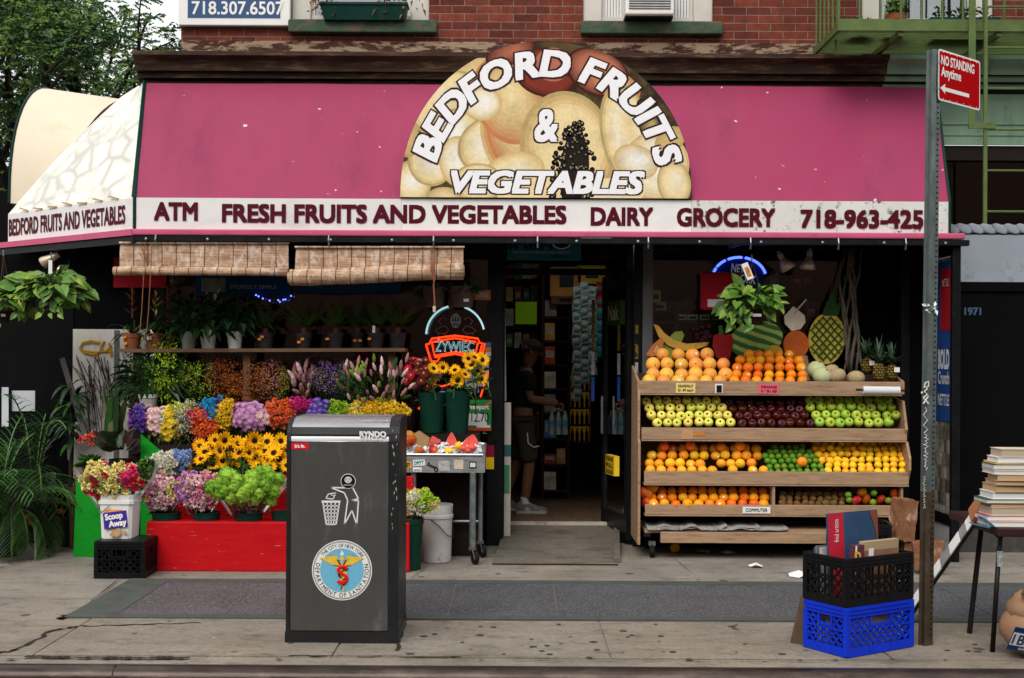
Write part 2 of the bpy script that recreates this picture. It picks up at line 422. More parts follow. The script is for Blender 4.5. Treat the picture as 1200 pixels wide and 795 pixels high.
JOINT = M('joint_sand', (.22, .18, .14), .9, .25, 15)
KSTEEL = M('kerb_steel', (.085, .068, .062), .36, .45, 3.5, metal=.75, stretch=(1, 4, 4), dirt=(.20, .16, .14), dirt_lo=.5, dirt_hi=.8, dirt_scale=2, bump=.12)

g = MB()
g.quad((-60, -30, -.14), (60, -30, -.14), (60, 6.5, -.14), (-60, 6.5, -.14), ASPH); g.build('road').__setitem__('kind', 'structure')
g = MB(); g.quad((-400, 13.2, -.03), (400, 13.2, -.03), (400, 900, -.03), (-400, 900, -.03), ASPH); tag(g.build('ground'), kind='structure')
sw = MB()
YK = 6.63
sw.quad((-40, YK, 0), (40, YK, 0), (40, 13.2, 0), (-40, 13.2, 0), CONC)
# front slabs between the strip and the kerb, each slightly out of level
xs = [-8, -5.2, -2.62, -.98, .55, 2.1, 3.7, 5.3, 8]
for i in range(len(xs) - 1):
	dz = rr(.004, .011)
	sw.box(xs[i] + .006, xs[i + 1] - .006, YK + .16, 7.74, -.05, dz, CONC2)
def wander(pts, w, jag, m=CRACK, z=.013, n=9):
	"""a jagged dark crack as a thin ribbon lying on the slabs"""
	q = []
	for a, b in zip(pts[:-1], pts[1:]):
		a = Vector(a); b = Vector(b)
		for k in range(n):
			t = k / n; p = a.lerp(b, t); q.append(p + Vector((rr(-jag, jag), rr(-jag, jag), 0)))
	q.append(Vector(pts[-1]))
	for i in range(len(q) - 1):
		d = (q[i + 1] - q[i]); s_ = Vector((-d.y, d.x, 0)); s_ = s_.normalized() if s_.length > 1e-6 else Vector((0, 1, 0))
		w0 = w * rr(.4, 1.3)
		sw.quad(q[i] - s_ * w0 + Vector((0, 0, z)), q[i + 1] - s_ * w0 + Vector((0, 0, z)), q[i + 1] + s_ * w0 + Vector((0, 0, z)), q[i] + s_ * w0 + Vector((0, 0, z)), m)
wander([G(0, 768), G(25, 762), G(60, 741), G(95, 736), G(150, 735), G(235, 732)], .012, .02)
wander([G(30, 772), G(90, 773), G(160, 774), G(222, 773)], .022, .012)
wander([G(340, 771), G(420, 771), G(540, 772)], .007, .01)
wander([G(465, 765), G(470, 740)], .010, .008)
wander([G(68, 728), G(85, 722), G(100, 716)], .02, .03)
wander([G(600, 775), G(800, 776), G(1100, 777)], .004, .006)
wander([G(140, 680), G(100, 712)], .006, .004)
wander([G(790, 655), G(810, 672)], .004, .003, JOINT)
wander([G(500, 665), G(480, 680)], .004, .003, JOINT)
wander([G(0, 668), G(60, 650), G(90, 640)], .006, .006)
GUM = M('old_gum', (.11, .105, .098), .8, .3, 30); GUML = M('pale_gum', (.42, .41, .39), .8, .2, 30)
for k in range(85):
	px, py = (rr(480, 1180), rr(733, 776)) if k % 3 else (rr(0, 1190), rr(640, 776)); q = G(px, py); r_ = rr(.008, .026) * (.6 if k % 11 == 0 else 1)
	if q.y > 9.1 and rr(0, 1) < .3 or 7.7 < q.y < 9.15: continue
	a0 = rr(0, 6); sw.poly([q + Vector((r_ * rr(.8, 1.15) * math.cos(6.28 * j / 9 + a0), r_ * rr(.6, .9) * math.sin(6.28 * j / 9 + a0), .0125 if q.y < 7.74 else .0035)) for j in range(9)], GUML if k % 11 == 0 else GUM)
tag(sw.build('sidewalk'), kind='structure')
# stone strip with a bluestone border
st = MB(); y0, y1, xL, xR = 7.76, 9.12, -2.80, 12
zt = .014
st.box(xL, xR, y0, y0 + .10, -.03, zt, SLATE); st.box(xL, xR, y1 - .13, y1, -.03, zt, SLATE)
st.box(xL, xL + .30, y0 + .101, y1 - .131, -.03, zt, SLATE)
x = xL + .302; k = 0
while x < xR:
	wd = rr(.66, .74)
	st.box(x, x + wd - .008, y0 + .102, y1 - .132, -.03, zt - .002 + rr(-.0015, .0015), GRAN2 if x < -1.3 else GRAN)
	st.box(x + wd - .0075, x + wd - .0005, y0 + .102, y1 - .132, -.03, zt - .005, JOINT); x += wd; k += 1
tag(st.build('stone_strip'), kind='structure')
# steel faced kerb
kb = MB()
prof = [(-.02, -.14), (-.02, -.05), (-.012, -.02), (.01, -.004), (.04, .008), (.075, .006), (.10, -.02)]
for xa, xb in ((-9, -2.1), (-2.092, 9)):
	vs = [Vector((x_, 6.53 + a, b)) for x_ in (xa, xb) for a, b in prof]; n_ = len(prof)
	kb.add(vs, [(i, i + 1, n_ + i + 1, n_ + i) for i in range(n_ - 1)], KSTEEL)
tag(kb.build('kerb', smooth=True), kind='structure')
kb = MB(); kb.box(-9, 9, 6.632, YK + .16, -.1, .002, CONC2); tag(kb.build('kerb_strip'), kind='structure')
# store floor and dark room behind the front
FLOOR = brick_mat('shop_floor_tiles', (.16, .10, .06), (.13, .085, .055), (.05, .04, .03), bw=.4, bh=.4, mw=.006, plane='xy', bump=.1, rough=.4)
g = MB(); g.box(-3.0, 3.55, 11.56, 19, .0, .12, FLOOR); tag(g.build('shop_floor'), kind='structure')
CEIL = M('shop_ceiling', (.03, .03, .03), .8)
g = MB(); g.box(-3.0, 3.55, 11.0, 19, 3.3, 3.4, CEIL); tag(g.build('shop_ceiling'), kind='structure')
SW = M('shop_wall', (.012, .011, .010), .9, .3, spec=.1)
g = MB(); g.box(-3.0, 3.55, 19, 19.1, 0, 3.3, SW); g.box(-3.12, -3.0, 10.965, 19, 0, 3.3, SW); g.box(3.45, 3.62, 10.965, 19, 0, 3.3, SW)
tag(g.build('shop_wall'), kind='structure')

# ------------------------------------------------------------------ the brick building
bld = thing('brick_building', 'old red brick building with rusty brown and green cornice above the shop', 'building', (0, YF, 0))
BR = brick_mat('red_brick', (.21, .050, .030), (.10, .023, .017), (.22, .185, .155), dirt=(.085, .03, .022), mw=.0036)
XL, XR = -2.93, 10.0
ZC = 4.28
# wall with openings for the two windows
wins = [(340, 503, 512, 12), (683, 836, 846, 16)]
wb = MB()
segx = [XL, P(341, 20, YF).x, P(503, 20, YF).x, P(683, 20, YF).x, P(836, 20, YF).x, P(1010, 20, YF).x, P(1165, 20, YF).x, XR]
zs = P(500, 26, YF).z
wb.box(XL, XR, YF, YF + .3, ZC - .6, zs, BR)
for i in (0, 2, 4, 6): wb.box(segx[i], segx[i + 1], YF, YF + .3, zs, zs + 1.9, BR)
wb.box(XL, XR, YF, YF + .3, zs + 1.9, 9.5, BR)
BRS = brick_mat('red_brick_side', (.22, .06, .04), (.14, .04, .028), (.25, .22, .2), plane='yz', mw=.004)
wb.box(XL, XL + .3, YF + .301, 20, ZC - .6, 9.5, BRS)
wb.build('brick_wall', bld)
# worn mortar band over the cornice
WORN = M('worn_mortar', (.30, .22, .17), .9, .3, 6, dirt=(.13, .055, .042), dirt_lo=.47, dirt_hi=.55, dirt_scale=9, stretch=(1, 1, 3), bump=.7)
MORT = M('crumbling_render', (.10, .05, .04), .9, .45, 12, dirt=(.38, .29, .21), dirt_lo=.47, dirt_hi=.54, dirt_scale=4.5, stretch=(1, 1, 3.5), bump=1., bscale=25)
wb = MB(); wb.box(XL + .004, 3.0, YF - .02, YF - .001, ZC - .12, ZC + .15, MORT); wb.build('render_band', bld)
# cornice profile swept along x, brown then green
RUST = M('rusty_brown_metal', (.07, .045, .032), .6, .55, 3, stretch=(1.2, 3, 8), dirt=(.19, .13, .085), dirt_lo=.52, dirt_hi=.68, dirt_scale=3, metal=.1)
DKBROWN = M('dark_brown_metal', (.03, .024, .02), .7, .4, 4, stretch=(1, 2, 6), dirt=(.07, .05, .035))
GREENC = M('pale_green_paint', (.32, .47, .35), .65, .15, 3, dirt=(.12, .17, .13), dirt_lo=.56, dirt_hi=.8, dirt_scale=4, stretch=(1.5, 1, .6))
cp = [(-.30, 4.27), (-.30, 4.235), (-.24, 4.205), (-.22, 4.15), (-.215, 4.12), (-.16, 4.118), (-.16, 4.07), (-.10, 4.06), (-.10, 4.02), (-.03, 3.99), (-.03, 3.93)]
def cornice(xa, xb, m, m2, name, prof, top=True):
	c = MB(); n_ = len(prof)
	vs = [Vector((x_, YF + a, b)) for x_ in (xa, xb) for a, b in prof]
	for i in range(n_ - 1): c.add([vs[i], vs[i + 1], vs[n_ + i + 1], vs[n_ + i]], [(0, 1, 2, 3)], m2 if i in (4, 6, 8) else m)  # the downward-facing steps take the darker metal colour
	c.poly([Vector((xa, YF + a, b)) for a, b in prof] + [Vector((xa, YF, prof[-1][1])), Vector((xa, YF, prof[0][1]))], m)
	c.quad(vs[0], vs[n_], Vector((xb, YF + .0, prof[0][1] + .012)), Vector((xa, YF + .0, prof[0][1] + .012)), m)
	return c.build(name, bld)
cornice(-3.27, 3.22, RUST, DKBROWN, 'rusty_cornice', cp)
cornice(3.225, XR, GREENC, DKBROWN, 'green_cornice', cp)
wb = MB(); wb.box(-3.2, 3.22, YF - .05, YF + .25, 3.0, 4.0, DKBROWN); wb.build('lintel_beam', bld)
# windows on the upper floor
VINYL = M('cream_window_frame', (.62, .60, .55), .5, .08, 5, dirt=(.3, .27, .22), dirt_lo=.66, dirt_hi=.8)
SILL = M('green_stone_sill', (.075, .125, .085), .8, .35, 5, dirt=(.17, .13, .11), dirt_lo=.5, dirt_hi=.62, dirt_scale=7, stretch=(1, 1, 2), bump=.3)
GL = glass_mat('window_glass', (.75, .8, .82), .16)
ROOMD = M('dim_room', (.10, .10, .10), .9, .3, 2)
PLEAT = M('white_side_panel', (.72, .72, .70), .5, .05)
for i, (pa, pb) in enumerate(((341, 503), (683, 836), (1010, 1165))):
	x0, x1 = P(pa, 20, YF).x, P(pb, 20, YF).x; z0 = P((pa + pb) / 2, 26, YF).z
	f = MB()
	for a, b in ((x0, x0 + .17), (x1 - .17, x1)): f.cbox(a, b, YF + .03, YF + .16, zs, zs + 1.9, VINYL, .012)
	f.box(x0 + .171, x1 - .171, YF + .06, YF + .16, zs, zs + .07, VINYL); f.box(x0 + .171, x1 - .171, YF + .06, YF + .16, zs + 1.0, zs + 1.06, VINYL)
	f.box(x0 + .171, x0 + .2, YF + .08, YF + .15, zs + .071, zs + .999, VINYL); f.box(x1 - .2, x1 - .171, YF + .08, YF + .15, zs + .071, zs + .999, VINYL)
	wo = f.build('window', bld)
	s_ = MB(); s_.cbox(x0 - .02 if i else x0 - .01, x1 + .07, YF - .09, YF + .05, zs - .115, zs - .002, SILL, .012); s_.build('window_sill', bld)
	p = MB(); p.box(x0 + .2, x1 - .2, YF + .11, YF + .116, zs + .07, zs + 1.9, GL); p.build('pane', wo)
	p = MB(); p.box(x0 - .1, x1 + .1, YF + .9, YF + .95, zs - .2, zs + 2, ROOMD); p.build('room_back', wo)
	if i == 1:
		p = MB(); k = x0 + .2
		while k < x1 - .21: p.box(k, k + .02, YF + .092, YF + .1, zs + .071, zs + .5, PLEAT); k += .026
		p.build('side_panel', wo)
# air conditioner
ac = thing('air_conditioner', 'white window air conditioner on the green sill above the sign', 'air conditioner', P(762, 18, YF - .1))
VENT = M('vent_grey', (.25, .25, .25), .5, .2, 20)
b = MB(); x0, x1 = P(733, 10, YF - .25).x, P(790, 10, YF - .25).x; zb = P(762, 17, YF - .25).z
b.cbox(x0, x1, YF - .25, YF + .25, zb, zb + .38, WHITE, .015); b.build('casing', ac)
b = MB(); b.box(x0 + .03, x1 - .03, YF - .254, YF - .251, zb + .045, zb + .36, VENT)
for k in range(14): b.box(x0 + .03, x1 - .03, YF - .262, YF - .2541, zb + .05 + k * .022, zb + .058 + k * .022, M('fin_grey', (.5, .5, .5), .5))
b.build('grille', ac)
b = MB(); b.box(x0, x1, YF - .2, YF + .2, zb - .012, zb - .001, DARKM); b.build('base_tray', ac)
# planter on the sill of the left window, with dead stalks
pl = thing('planter_box', 'dark green trough planter with dry brown plants on the window sill', 'planter', P(425, 20, YF - .08))
x0, x1 = P(376, 20, YF - .12).x, P(477, 20, YF - .12).x; zb = P(425, 24, YF - .12).z
DGRN = M('dark_green_plastic', (.008, .055, .045), .45, .15, 8)
b = MB(); b.slab([(x0 + .03, YF - .14, zb), (x1 - .03, YF - .14, zb), (x1, YF - .16, zb + .125), (x0, YF - .16, zb + .125)], (0, .16, 0), DGRN)
b.box(x0 - .01, x1 + .01, YF - .17, YF + .01, zb + .126, zb + .146, DGRN); b.build('trough', pl)
b = MB(); DRY = M('dry_leaves', (.28, .14, .06), .9, .4, 12)
for (cx_, n_) in ((x0 - .02, 60), (x1 - .18, 60), (x1 + .02, 15)):
	for k in range(n_):
		p = Vector((cx_ + rr(-.08, .16), YF - .1 + rr(-.09, .06), zb + .14 + rr(0, .14) - (rr(0, .15) if k % 3 == 0 else 0)))
		b.leaf(p, rdir(), rr(.03, .08), rr(.012, .03), DRY, droop=.3)
b.build('dry_plants', pl)
# phone sign on the left of the wall
ps = thing('phone_sign', 'blue phone number sign in a white frame, high on the brick wall', 'sign', P(273, 10, YF - .05))
a, c = P(209, 30, YF - .06), P(340, 30, YF - .06)
SBLUE = M('sign_blue', (.07, .13, .26), .5, .08, 4)
b = MB(); b.cbox(a.x, c.x, YF - .07, YF - .005, a.z, a.z + .62, WHITE, .008); b.build('frame', ps)
b = MB(); b.box(a.x + .085, c.x - .085, YF - .074, YF - .0705, a.z + .065, a.z + .56, SBLUE)
b.text('718.307.6507', frontal(P(278.5, 9.5, YF - .0765)), P(0, 2, YF).z - P(0, 16.5, YF).z, WHITE, wd=P(332, 0, YF).x - P(225, 0, YF).x, bold=.02); b.build('face', ps)

# neighbouring storefront on the right
ns = thing('neighbouring_shopfront', 'closed black shopfront with grey panel under pale green fascia', 'shopfront', (5.5, YF, 0))
x0 = 3.62
NGREY = M('grey_panel_paint', (.36, .40, .45), .6, .08, 3, dirt=(.2, .22, .24))
b = MB(); b.box(3.3, XR, YF - .04, YF - .002, 3.62, 3.928, GREENC); b.box(3.3, XR, YF - .07, YF - .041, 3.62, 3.64, GREENC); b.box(3.3, XR, YF - .055, YF - .041, 3.72, 3.735, GREENC)
b.box(3.3, XR, YF - .06, YF - .041, 3.54, 3.618, GREENC); b.build('green_fascia', ns)
BROWNB = M('brown_black_board', (.035, .028, .026), .6, .3, 4)
b = MB(); b.box(3.3, XR, YF - .03, YF, 3.41, 3.538, BROWNB); b.build('black_band', ns)
TRG = glass_mat('transom_glass', (.25, .3, .2), .05)
b = MB(); b.box(x0, XR, YF + .03, YF + .036, 2.85, 3.41, TRG); b.build('transom_pane', ns)
b = MB(); b.box(x0, XR, YF + .5, YF + .55, 2.3, 3.5, M('transom_dark', (.018, .022, .012), .9, .6, 3)); b.build('transom_back', ns)
b = MB();
for k in range(60):
	xx = x0 + .02 + k * .105
	b.ball((xx, YF - .06, P(1160, 269, YF).z), .05, NGREY, 12, 8, (1.5, .13, .7), Matrix.Rotation(.5, 3, 'Y'))
b.box(x0, XR, YF - .06, YF, P(1160, 269, YF).z - .035, P(1160, 269, YF).z + .035, NGREY)
b.build('rope_moulding', ns, smooth=True)
zt_, zb_ = P(1160, 276, YF).z, P(1160, 331, YF).z
b = MB(); b.box(x0, XR, YF - .05, YF - .001, zb_, zt_, NGREY); b.build('grey_panel', ns)
SHB = M('black_shutter_paint', (.005, .005, .006), .8, .3, 5, spec=.08)
b = MB(); b.box(x0 + .12, XR, YF - .02, YF + .02, .32, zb_ - .001, SHB)
for k in range(3): b.box(4.75 + k * 1.2, 4.80 + k * 1.2, YF - .04, YF - .0205, .32, zb_ - .08, SHB)
b.box(x0 + .12, XR, YF - .045, YF - .0205, zb_ - .08, zb_ - .002, SHB); b.build('shutter', ns)
b = MB(); b.text('1971', frontal((P(1140, 365, YF - .023))), .06, M('number_print', (.09, .15, .24), .6), wd=.15, bold=.05); b.build('house_number', ns)
NSTEP = M('dark_step_stone', (.085, .08, .075), .8, .25, 6, dirt=(.15, .14, .12))
b = MB(); b.box(x0 + .12, XR, YF - .25, YF, .0, .17, NSTEP); b.box(x0 + .12, XR, YF - .05, YF, .171, .319, NSTEP); b.build('step', ns)

# side wall panel with posters at the right end of the awning
sp = thing('poster_wall', 'narrow black framed side wall plastered with blue and red posters', 'wall', (3.6, 10.5, 0))
XW = 3.60
NAVY = M('poster_navy', (.03, .09, .27), .55, .15, 4)
PRED = M('poster_red', (.38, .02, .03), .55, .12, 4)
COLL = brick_mat('scrap_collage', (.42, .40, .34), (.05, .045, .04), (.18, .15, .10), bw=.07, bh=.11, mw=.004, plane='yz', dirt=(.10, .10, .06), bump=.0, var=.7)
b = MB(); b.box(3.5, 3.8, YF + .0, YF + .1, 0, 3.2, PITCH)
b.cbox(XW, XW + .07, YA + .02, YA + .075, 0, 2.62, BLACK, .008); b.cbox(XW, XW + .08, YF - .1, YF - .005, 0, 2.9, BLACK, .008)
b.box(XW + .02, XW + .06, YA + .076, YF - .101, .28, .37, BLACK); b.box(XW + .02, XW + .06, YA + .076, YF - .101, 2.52, 2.62, BLACK); b.build('frame', sp)
b = MB(); b.box(XW + .03, XW + .05, YA + .077, YF - .102, .0, .279, M('pale_grey_panel', (.42, .43, .43), .7, .1, 4, dirt=(.2, .19, .18))); b.build('lower_panel', sp)
b = MB(); b.box(XW + .03, XW + .05, YA + .077, YF - .102, .371, 2.51, COLL); b.build('panel', sp)
YTX = Matrix.Rotation(R(-90), 4, 'Z') @ Matrix.Rotation(R(90), 4, 'X')      # lettering that faces -X
def side(y, z, dx=0): return Matrix.Translation((XW + .026 - dx, y, z)) @ YTX
b = MB(); b.box(XW + .024, XW + .029, YA + .085, YA + .52, 1.14, 2.48, NAVY)
b.box(XW + .021, XW + .0235, YA + .12, YA + .36, 1.9, 2.42, PRED)
LT = M('poster_white', (.62, .64, .66), .6, .1)
b.text('BOLD', side(YA + .28, 1.66, .005), .15, LT, wd=.27, bold=.05); b.text('Crunch', side(YA + .28, 1.505, .005), .10, LT, wd=.27, bold=.03)
b.text('NETTLE', side(YA + .28, 1.32, .005), .09, LT, wd=.27, bold=.03); b.text('NETTLE', side(YA + .24, 2.3, .008), .06, LT, wd=.15, bold=.0)
b.build('poster', sp)
b = MB(); b.box(XW + .024, XW + .029, YA + .525, YF - .105, 1.2, 2.3, NAVY); b.build('poster', sp)
b = MB(); b.box(XW - .02, XW - .0, YA + .5, YF - .01, 2.3, 2.75, M('dark_red_board', (.05, .006, .01), .7)); b.build('red_board', sp)

# fire escape
fe = thing('fire_escape', 'olive green iron fire escape balcony with ladder at top right', 'fire escape', (4.2, YF - .5, 4.4))
OLV = M('olive_green_paint', (.14, .19, .075), .55, .2, 8, dirt=(.05, .06, .03), dirt_lo=.6, dirt_hi=.75, bump=.15)
Ye = YF - .85; x0 = P(982, 28, Ye).x; zd = P(982, 30, Ye).z
b = MB()
b.box(x0, 8, Ye, Ye + .02, zd - .04, zd + .055, OLV); b.box(x0, x0 + .02, Ye + .021, YF - .005, zd - .04, zd + .02, OLV)
b.box(x0, 8, YF - .03, YF - .006, zd - .04, zd + .02, OLV)
for k in range(16): b.box(x0 + .02, 8, Ye + .05 + k * .05, Ye + .056 + k * .05, zd - .03, zd - .0, OLV)
for k in range(7): b.box(x0 + .5 + k * .8, x0 + .54 + k * .8, Ye + .021, YF - .031, zd - .075, zd - .031, OLV)
b.build('platform', fe)
b = MB()
k = x0 + .01
while k < 8:
	b.tube([(k, Ye + .01, zd + .05), (k, Ye + .01, zd + 1.0)], .011, OLV, 6); k += .168
for k in range(6): b.tube([(x0 + .01, Ye + .06 + k * .14, zd), (x0 + .01, Ye + .06 + k * .14, zd + 1.0)], .01, OLV, 6)
b.bar((x0, Ye + .01, zd + 1.0), (8, Ye + .01, zd + 1.0), .04, .03, OLV); b.bar((x0 + .01, Ye, zd + 1.0), (x0 + .01, YF - .02, zd + 1.0), .04, .03, OLV)
b.tube([(x0 + .06, Ye + .3, zd - .04), (x0 + .06, Ye + .3, zd - .16), (x0 + .28, Ye + .3, zd - .16)], .012, OLV, 6)
b.bar((P(1055, 0, Ye).x, Ye + .25, zd), (P(1095, 0, Ye).x, Ye + .6, zd + 1.2), .16, .02, OLV); b.build('railing', fe)
b = MB(); Yl = Ye - .06
for px, wd, pyb in ((1139, .055, 150), (1155, .028, 262)):
	b.bar((P(px, 40, Yl).x, Yl, 5.4), (P(px, 100, Yl).x, Yl, P(px, pyb, Yl).z), wd, .012 if px < 1150 else .02, OLV, up=(0, 1, 0))
xa = P(1155, 100, Yl).x
for k in range(10): b.tube([(xa, Yl, P(1155, 248 - 48 * k, Yl).z), (xa + .42, Yl, P(1155, 248 - 48 * k, Yl).z)], .009, OLV, 6)
b.bar((xa + .42, Yl, 5.4), (xa + .42, Yl, P(1155, 262, Yl).z), .028, .02, OLV, up=(0, 1, 0))
b.bar((P(1139, 148, Yl).x - .03, Yl - .01, P(1139, 148, Yl).z), (P(1166, 148, Yl).x, Yl - .01, P(1166, 148, Yl).z), .012, .045, OLV, up=(0, 0, 1))
b.build('ladder', fe)
# things on the fire escape
TERR = M('terracotta', (.33, .115, .055), .75, .2, 8, dirt=(.25, .12, .08), rnd=.2)
for px0, px1, h, lab in ((990, 1024, .09, 'wide shallow terracotta bowl standing on the fire escape'), (1038, 1062, .17, 'taller terracotta pot with a green plant on the fire escape')):
	c_ = P((px0 + px1) / 2, 20, Ye + .3); r_ = (px1 - px0) / 2 / FPX * (Ye + .3)
	t = thing('flower_pot', lab, 'flower pot', (c_.x, Ye + .3, zd), group='pots on the fire escape')
	b = MB(); b.lathe([(r_ * .7, zd + .002), (r_ * .9, zd + h * .7), (r_, zd + h * .7), (r_, zd + h), (r_ * .9, zd + h), (r_ * .85, zd + h * .8)], (c_.x, Ye + .3, 0), TERR, 20); b.build('pot', t, smooth=True, angle=40)
	b = MB()
	for k in range(50): b.leaf((c_.x + rr(-r_, r_) * .7, Ye + .3 + rr(-r_, r_) * .7, zd + h * .85 + rr(0, .12 if h > .1 else .02)), rdir(0, 1), rr(.05, .1), .03, M('leaf_mid', (.05, .13, .03), .5, .3, 20))
	b.build('foliage', t)
tp = P(1128, 20, Ye + .35)
t = thing('planter_box', 'teal trough planter standing behind the fire escape railing', 'planter', (tp.x, Ye + .35, zd))
TEAL = M('teal_plastic', (.01, .09, .09), .5)
b = MB(); b.slab([(tp.x - .26, Ye + .3, zd + .003), (tp.x + .26, Ye + .3, zd + .003), (tp.x + .29, Ye + .28, zd + .15), (tp.x - .29, Ye + .28, zd + .15)], (0, .16, 0), TEAL); b.build('trough', t)
b = MB()
for k in range(60): b.leaf((tp.x + rr(-.25, .25), Ye + .36 + rr(-.05, .05), zd + .14 + rr(0, .1)), rdir(0, 1), rr(.05, .1), .03, MATS['leaf_mid'])
b.build('foliage', t)

# the row of buildings on the other side of the street, behind the camera: it shades the shop front
ob = MB()
OBR = brick_mat('far_side_brick', (.20, .09, .06), (.14, .07, .05), (.2, .18, .16))
ob.box(-45, 45, -16, -8.5, -.14, 7.0, OBR)
tag(ob.build('street_terrace', loc=(0, -9, 0)), 'row of brick houses along the far side of the street', 'building')
# ------------------------------------------------------------------ the awnings
PINK = M('pink_awning_vinyl', (.38, .062, .148), .5, .15, 1.6, dirt=(.29, .058, .125), dirt_lo=.4, dirt_hi=.7, dirt_scale=1.6, stretch=(1.8, 1, .7), specks=((.6, .52, .53), 13, .735), bump=.12, bscale=3)
PINKB = M('pink_trim_vinyl', (.55, .14, .24), .5, .12, 3, stretch=(1, 2, 2), dirt=(.40, .08, .15), dirt_lo=.55, dirt_hi=.75)
VAL = M('white_valance_vinyl', (.74, .73, .72), .5, .05, 2, dirt=(.50, .49, .46), dirt_lo=.55, dirt_hi=.85, dirt_scale=2.5, stretch=(.6, 1, 1.5))
MOLD = M('mouldy_white_vinyl', (.68, .68, .65), .55, .08, 3, dirt=(.10, .105, .09), dirt_lo=.56, dirt_hi=.64, dirt_scale=13)
MAROON = M('maroon_lettering', (.115, .004, .022), .5, .08)
EDGEG = M('dark_green_piping', (.005, .05, .04), .5, .1)
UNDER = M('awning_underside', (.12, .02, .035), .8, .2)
aw = thing('awning', 'long pink sloped awning with white lettered front band over the shop', 'awning', (0, YA, 2.6))
xl, xr = -3.08, 3.56
zb, zv, zt = 2.688, 2.945, 4.02        # bottom of the band, bottom of the slope, top of the slope
YT = YF - .17
b = MB()
NX, NZ = 80, 16
vs = []
for j in range(NZ + 1):
	for i in range(NX + 1):
		t = j / NZ; x = (xl + (xr - xl) * i / NX) * (1 - t) + (-3.19 + (3.66 + 3.19) * i / NX) * t
		sag = .03 * math.sin(PI * t) * (1 - abs(math.cos(PI * i / NX * 5)) ** .6) + .008 * noise.noise(Vector((x * 1.3, t * 2.2, 0)))
		vs.append(Vector((x, YA + (YT - YA) * t + sag, zv + (zt - zv) * t - sag * .4)))
b.add(vs, [(j * (NX + 1) + i, j * (NX + 1) + i + 1, (j + 1) * (NX + 1) + i + 1, (j + 1) * (NX + 1) + i) for j in range(NZ) for i in range(NX)], PINK)
b.poly([(xr, YA, zv), (3.66, YT, zt), (3.62, YT + .1, zv - .3), (xr, YA, zb + .02)], PINK)
b.build('canopy', aw, smooth=True)
b = MB();
b.tube([(xl - .005, YA - .005, zb), (xl - .005, YA - .005, zv), (-3.195, YT, zt)], .014, EDGEG, 6); b.build('piping', aw); b = MB(); b.tube([(xr + .005, YA - .005, zb), (xr + .005, YA - .005, zv), (3.665, YT, zt)], .012, EDGEG, 6); b.build('piping', aw)
b = MB(); xm1, xm2 = P(471, 250, YA).x, P(810, 250, YA).x
b.box(xl, xm1 - .002, YA - .004, YA + .002, zb, zv, VAL); b.box(xm1, xm2, YA - .007, YA + .002, zb, zv + .002, WHITE); b.box(xm2 + .002, xr, YA - .004, YA + .002, zb, zv, MOLD)
for word, a0, a1, yc in (('ATM', 180, 232, 248), ('FRESH FRUITS AND VEGETABLES', 260, 664, 251), ('DAIRY', 692, 766, 254), ('GROCERY', 793, 909, 255), ('718-963-4257', 938, 1098, 257)):
	c_ = P((a0 + a1) / 2, yc, YA - .011)
	b.text(word, frontal(c_), .136, MAROON, wd=(a1 - a0) * YA / FPX, bold=.048)
b.build('lettered_band', aw)
b = MB(); b.cbox(xl - .02, xr + .12, YA - .05, YA + .02, zb - .052, zb - .002, PINKB, .012); b.build('pink_trim', aw)
b = MB(); b.cbox(xl - .02, xr + .16, YA - .035, YA + .03, zb - .104, zb - .056, DARKM, .006)
for k in range(14):
	xx = xl + .1 + k * .5; b.lathe([(0, 0), (.012, .003), (.012, .012), (0, .016)], (xx, YA - .035, zb - .085), GALV, 8, Matrix.Rotation(R(90), 3, 'X'))
b.build('front_bar', aw)
b = MB();
for xx in (xl + .02, -1.5, .3, 1.9, xr - .02): b.bar((xx, YA + .03, zb - .08), (xx, YF - .05, zb - .05), .03, .03, DARKM)
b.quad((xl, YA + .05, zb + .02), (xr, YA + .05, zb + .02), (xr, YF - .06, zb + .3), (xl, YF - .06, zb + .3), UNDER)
b.build('underside_frame', aw)
# hooks on the bar
for px in (182, 385, 508, 630, 760, 880, 983, 1062):
	b = MB(); p = P(px, 285, YA - .06); b.tube([(p.x, YA - .045, zb - .05), (p.x, YA - .06, zb - .09), (p.x, YA - .04, zb - .14)], .007, GALV, 6); b.build('hook', aw)

# corner awning, cream fabric with a faded print
def cobble():
	m, n, l, bs = _nt('faded_cream_print')
	tc = n.new('ShaderNodeTexCoord').outputs['Object']
	wv = n.new('ShaderNodeVectorMath'); wv.operation = 'MULTIPLY'; wv.inputs[1].default_value = (3.2, 3.0, 4.6); l.new(tc, wv.inputs[0])
	v = n.new('ShaderNodeTexVoronoi'); v.feature = 'DISTANCE_TO_EDGE'; v.inputs['Scale'].default_value = 1.0; dsp = n.new('ShaderNodeTexNoise'); dsp.inputs['Scale'].default_value = 5; l.new(tc, dsp.inputs['Vector']); ad_ = n.new('ShaderNodeVectorMath'); ad_.operation = 'MULTIPLY_ADD'; ad_.inputs[1].default_value = (.3, .3, .3); l.new(dsp.outputs['Color'], ad_.inputs[0]); l.new(wv.outputs[0], ad_.inputs[2]); l.new(ad_.outputs[0], v.inputs['Vector'])
	f = ramp(n, l, v.outputs['Distance'], .015, .17); f2 = ramp(n, l, nz(n, l, tc, 2.2, 6), .46, .62)
	mx = n.new('ShaderNodeMath'); mx.operation = 'MAXIMUM'; l.new(f, mx.inputs[0]); l.new(f2, mx.inputs[1])
	c = mix(n, l, mx.outputs[0], (.50, .50, .46), (.80, .775, .69))
	c = mix(n, l, ramp(n, l, nz(n, l, tc, 2, 8, .7), .62, .8), c, (.50, .42, .28))
	l.new(c, bs.inputs['Base Color']); bs.inputs['Roughness'].default_value = .6; bs.inputs['Specular IOR Level'].default_value = .1
	return m
COB = cobble()
